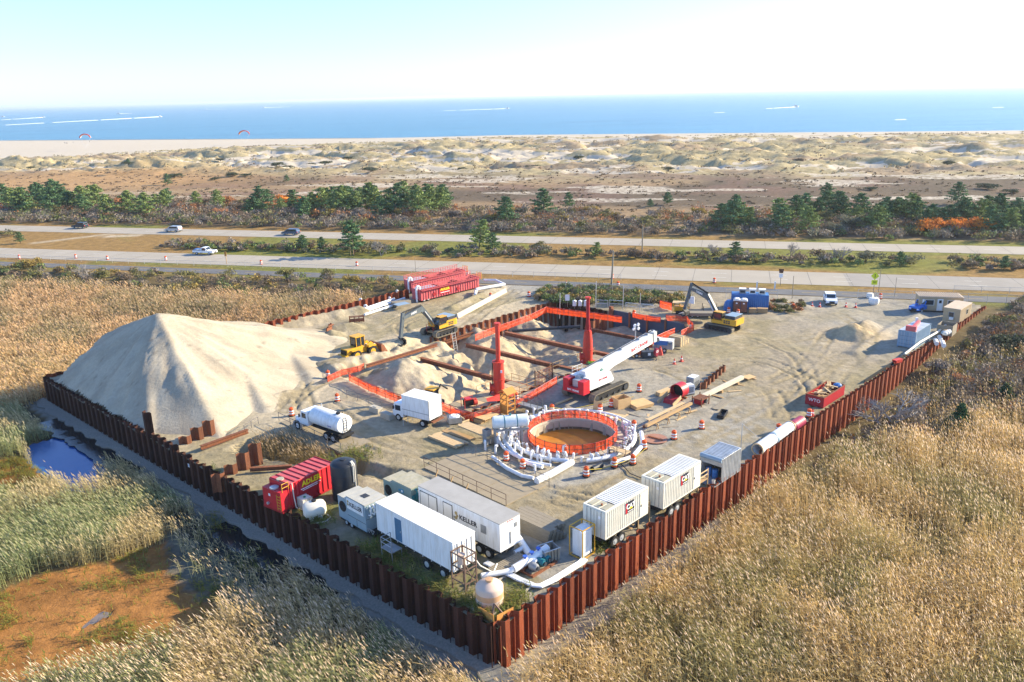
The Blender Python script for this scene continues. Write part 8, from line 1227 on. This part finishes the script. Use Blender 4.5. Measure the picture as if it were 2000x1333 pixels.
# ================================================================ sea: boats, wakes, kites; beach people
def boat(label, px, py, L, rz, wake=None):
    p = G(px, py, -3.0); t = T('motor_boat', label, 'boat', p, rz, 'boats far out on the sea'); pt(t, 'hull', 'white_paint', [([(-L/2, -L*.14, .1), (L*.3, -L*.14, .1), (L/2, 0, .2), (L*.3, L*.14, .1), (-L/2, L*.14, .1), (-L/2, -L*.16, L*.14), (L*.3, -L*.16, L*.16), (L*.58, 0, L*.2), (L*.3, L*.16, L*.16), (-L/2, L*.16, L*.14)], [(4, 3, 2, 1, 0), (5, 6, 7, 8, 9), (0, 1, 6, 5), (1, 2, 7, 6), (2, 3, 8, 7), (3, 4, 9, 8), (4, 0, 5, 9)])]); pt(t, 'cabin', 'white_paint', B(-L*.15, L*.2, -L*.1, L*.1, L*.15, L*.3)); pt(t, 'windows', 'glass', B(-L*.1, L*.21, -L*.105, L*.105, L*.2, L*.25))
    if wake: q = G(*wake, -3.0); d = (q-p); w_ = d.cross(Vector((0, 0, 1))).normalized(); Lk = d.length; s_ = pt(None, 'boat_wake', 'foam', *[([tuple(p+d*a_-w_*3+Vector((0, 0, .1))), tuple(p+d*(a_+f_)-w_*2+Vector((0, 0, .1))), tuple(p+d*(a_+f_)+Vector((0, 0, .9*b_))), tuple(p+d*a_+Vector((0, 0, 1.3*b_))), tuple(p+d*(a_+f_)+w_*2+Vector((0, 0, .1))), tuple(p+d*a_+w_*3+Vector((0, 0, .1)))], [(0, 1, 2, 3), (3, 2, 4, 5)]) for a_, f_, b_ in ((.01, .2, 1.2), (.23, .22, 1), (.47, .28, .8), (.8, .2, .7))]); s_['kind'] = 'stuff'
boat('white motor boat with a long wake crossing at left', 312, 229, 14, 2.8, (10, 245)); boat('white boat off the left shore with short wake', 232, 223, 16, 3.3, (258, 222)); boat('small white boat on the horizon at left', 242, 213, 14, 0); boat('small white boat left of the horizon group', 232, 215, 10, .4); boat('small white boat right of the horizon group', 280, 214, 10, .2); boat('white boat with wake left of centre', 402, 214, 16, 3.1, (438, 214)); boat('white boat with wake trailing left near the left edge', 84, 230, 14, .2, (2, 235)); boat('white boat with wake below the horizon at left centre', 515, 211, 16, 3.1, (568, 209)); boat('dark boat pulling a long wake right of centre', 990, 213, 14, .3, (865, 217)); boat('white boat at the left edge of the sea', 5, 229, 16, .3); boat('boat with white bow wave at the right', 1553, 210, 16, .2, (1495, 213))
for k, (x0, x1, y) in enumerate(((1395, 1416, 221), (1750, 1772, 235), (1940, 1962, 211))):
    a_, b_ = G(x0, y, -2.7), G(x1, y-.6, -2.7); s_ = pt(None, 'breaking_wave', 'foam', ([tuple(a_), tuple(b_), tuple(b_+Vector((0, 6, .7))), tuple(a_+Vector((0, 5, .5)))], [(0, 1, 2, 3)])); s_['kind'] = 'stuff'
# surf along the shore
V = []; F = []
for i, u in enumerate(np.arange(-880, 330, 6.)):
    w_ = 2.2+5*max(0, float(fbm(np.array(u/40), np.array(3.), 3, 7))-.42); v0 = float(vshore(u))-8+2*float(fbm(np.array(u/25), np.array(9.), 3, 9)); V += [tuple(UV(u, v0, -2.6)), tuple(UV(u, v0+w_, -2.75))]
    if i: o_ = len(V); F.append((o_-4, o_-2, o_-1, o_-3))
sf_ = obj('surf_line', mesh('surf_line', [(V, F)]), 'foam'); sf_['kind'] = 'stuff'
def kite(label, px, py, mt):
    p = G(px, py, 9.0); p = G(px, 290 if px < 300 else 280, 2.0); p = p*1.0; n = 14; Rk = 4.6; V = []; F = []
    q = G(px, py, -3+.1) if False else None
    d = (p-Vector((0, 0, CAMH))); pz = CAMH-(py-(210-px*.025))/FPX*p.y*1.03; t = T('kite', label, 'kite', (p.x*1.0, p.y*1.0, pz), 0); 
    for i in range(n+1):
        a_ = PI*(.04+.92*i/n); ch = .9+.9*sin(a_); V += [(Rk*cos(a_), -ch*.3, 3.4*sin(a_)), (Rk*cos(a_), ch, 3.4*sin(a_)+.2-ch*.3), (Rk*.94*cos(a_), -ch*.3, 3.4*.92*sin(a_)), (Rk*.94*cos(a_), ch, 3.4*.92*sin(a_)+.2-ch*.3)]
    for i in range(n): a0, b0 = i*4, i*4+4; F += [(a0, b0, b0+1, a0+1), (a0+2, a0+3, b0+3, b0+2), (a0, a0+2, b0+2, b0), (a0+1, b0+1, b0+3, a0+3)]
    pt(t, 'canopy', mt, (V, F)); lead = [(Rk*1.0*cos(PI*(.04+.92*i/n)), -.35, 3.42*sin(PI*(.04+.92*i/n))) for i in range(n+1)]; pt(t, 'leading_edge', 'orange_red', TU(lead, .45, 8)); pt(t, 'line', 'white_text', C((Rk*.95, 0, .3), (1, -4, -pz+2), .03, n=4), C((-Rk*.95, 0, .3), (.6, -4, -pz+2), .03, n=4))
kite('white and red kite arched over the left beach', 170, 264, 'cloth_white'); kite('orange kite arched over the shore at left centre', 479, 257, mat('kite_orange', (.75, .32, .03), .6))
def person(label, px, py, top, legs, rz=0.):
    p = G(px, py, 0)
    for _ in range(4): u_, v_ = touv(p.x, p.y); zz = float(ground_z(np.array([u_]), np.array([v_]))[0]); p = G(px, py, zz)
    me = bpy.data.meshes.new('person'); J_ = [(0, 0, .92), (0, 0, 1.15), (0, 0, 1.42), (0, 0, 1.55), (0, .02, 1.72), (.2, 0, 1.38), (.3, .05, 1.1), (.26, .18, .88), (-.2, 0, 1.38), (-.3, .02, 1.1), (-.28, .12, .86), (.1, 0, .88), (.13, .06, .48), (.13, -.02, .06), (.13, .14, .03), (-.1, 0, .88), (-.14, .02, .48), (-.14, -.08, .06), (-.14, .08, .03)]
    E_ = [(0, 1), (1, 2), (2, 3), (3, 4), (2, 5), (5, 6), (6, 7), (2, 8), (8, 9), (9, 10), (0, 11), (11, 12), (12, 13), (13, 14), (0, 15), (15, 16), (16, 17), (17, 18)]; rad = [.15, .15, .16, .06, .11, .08, .055, .04, .08, .055, .04, .11, .075, .05, .04, .11, .075, .05, .04]
    me.from_pydata(J_, E_, []); o = obj('person', me); sk = o.modifiers.new('skin', 'SKIN'); o.modifiers.new('sub', 'SUBSURF').levels = 1
    for i, r_ in enumerate(rad): me.skin_vertices[0].data[i].radius = (r_, r_)
    me.skin_vertices[0].data[0].use_root = True; nm = bpy.data.meshes.new_from_object(o.evaluated_get(bpy.context.evaluated_depsgraph_get())); bpy.data.objects.remove(o); o = obj('person', nm, top); o.location = p; o.rotation_euler = (0, 0, rz); tag(o, label, 'person', 'people on the beach')
mat('dark_cloth', (.04, .045, .06), .9)
for k, (px, py, lab) in enumerate(((127, 281, 'person in dark clothes on the left beach, leftmost'), (131, 281.5, 'person in dark clothes on the beach, second from left'), (143, 280, 'person in dark clothes on the beach, third from left'), (175, 278, 'person in dark clothes standing below the left kite'), (360, 272, 'person in dark clothes at the waterline at left centre'))): person(lab, px, py, 'dark_cloth', 'dark_cloth', k)

# ================================================================ sea haze
hz = pt(None, 'haze', None, B(-95000, 95000, -2000, 96000, -12, 42)); hz['kind'] = 'stuff'
m = bpy.data.materials.new('haze_air'); m.use_nodes = True; t = m.node_tree; t.nodes.clear(); o_ = t.nodes.new('ShaderNodeOutputMaterial'); v_ = t.nodes.new('ShaderNodeVolumePrincipled'); v_.inputs['Color'].default_value = (.85, .93, 1, 1); v_.inputs['Density'].default_value = 9e-5; v_.inputs['Anisotropy'].default_value = .3; t.links.new(v_.outputs[0], o_.inputs['Volume']); hz.data.materials.append(m)
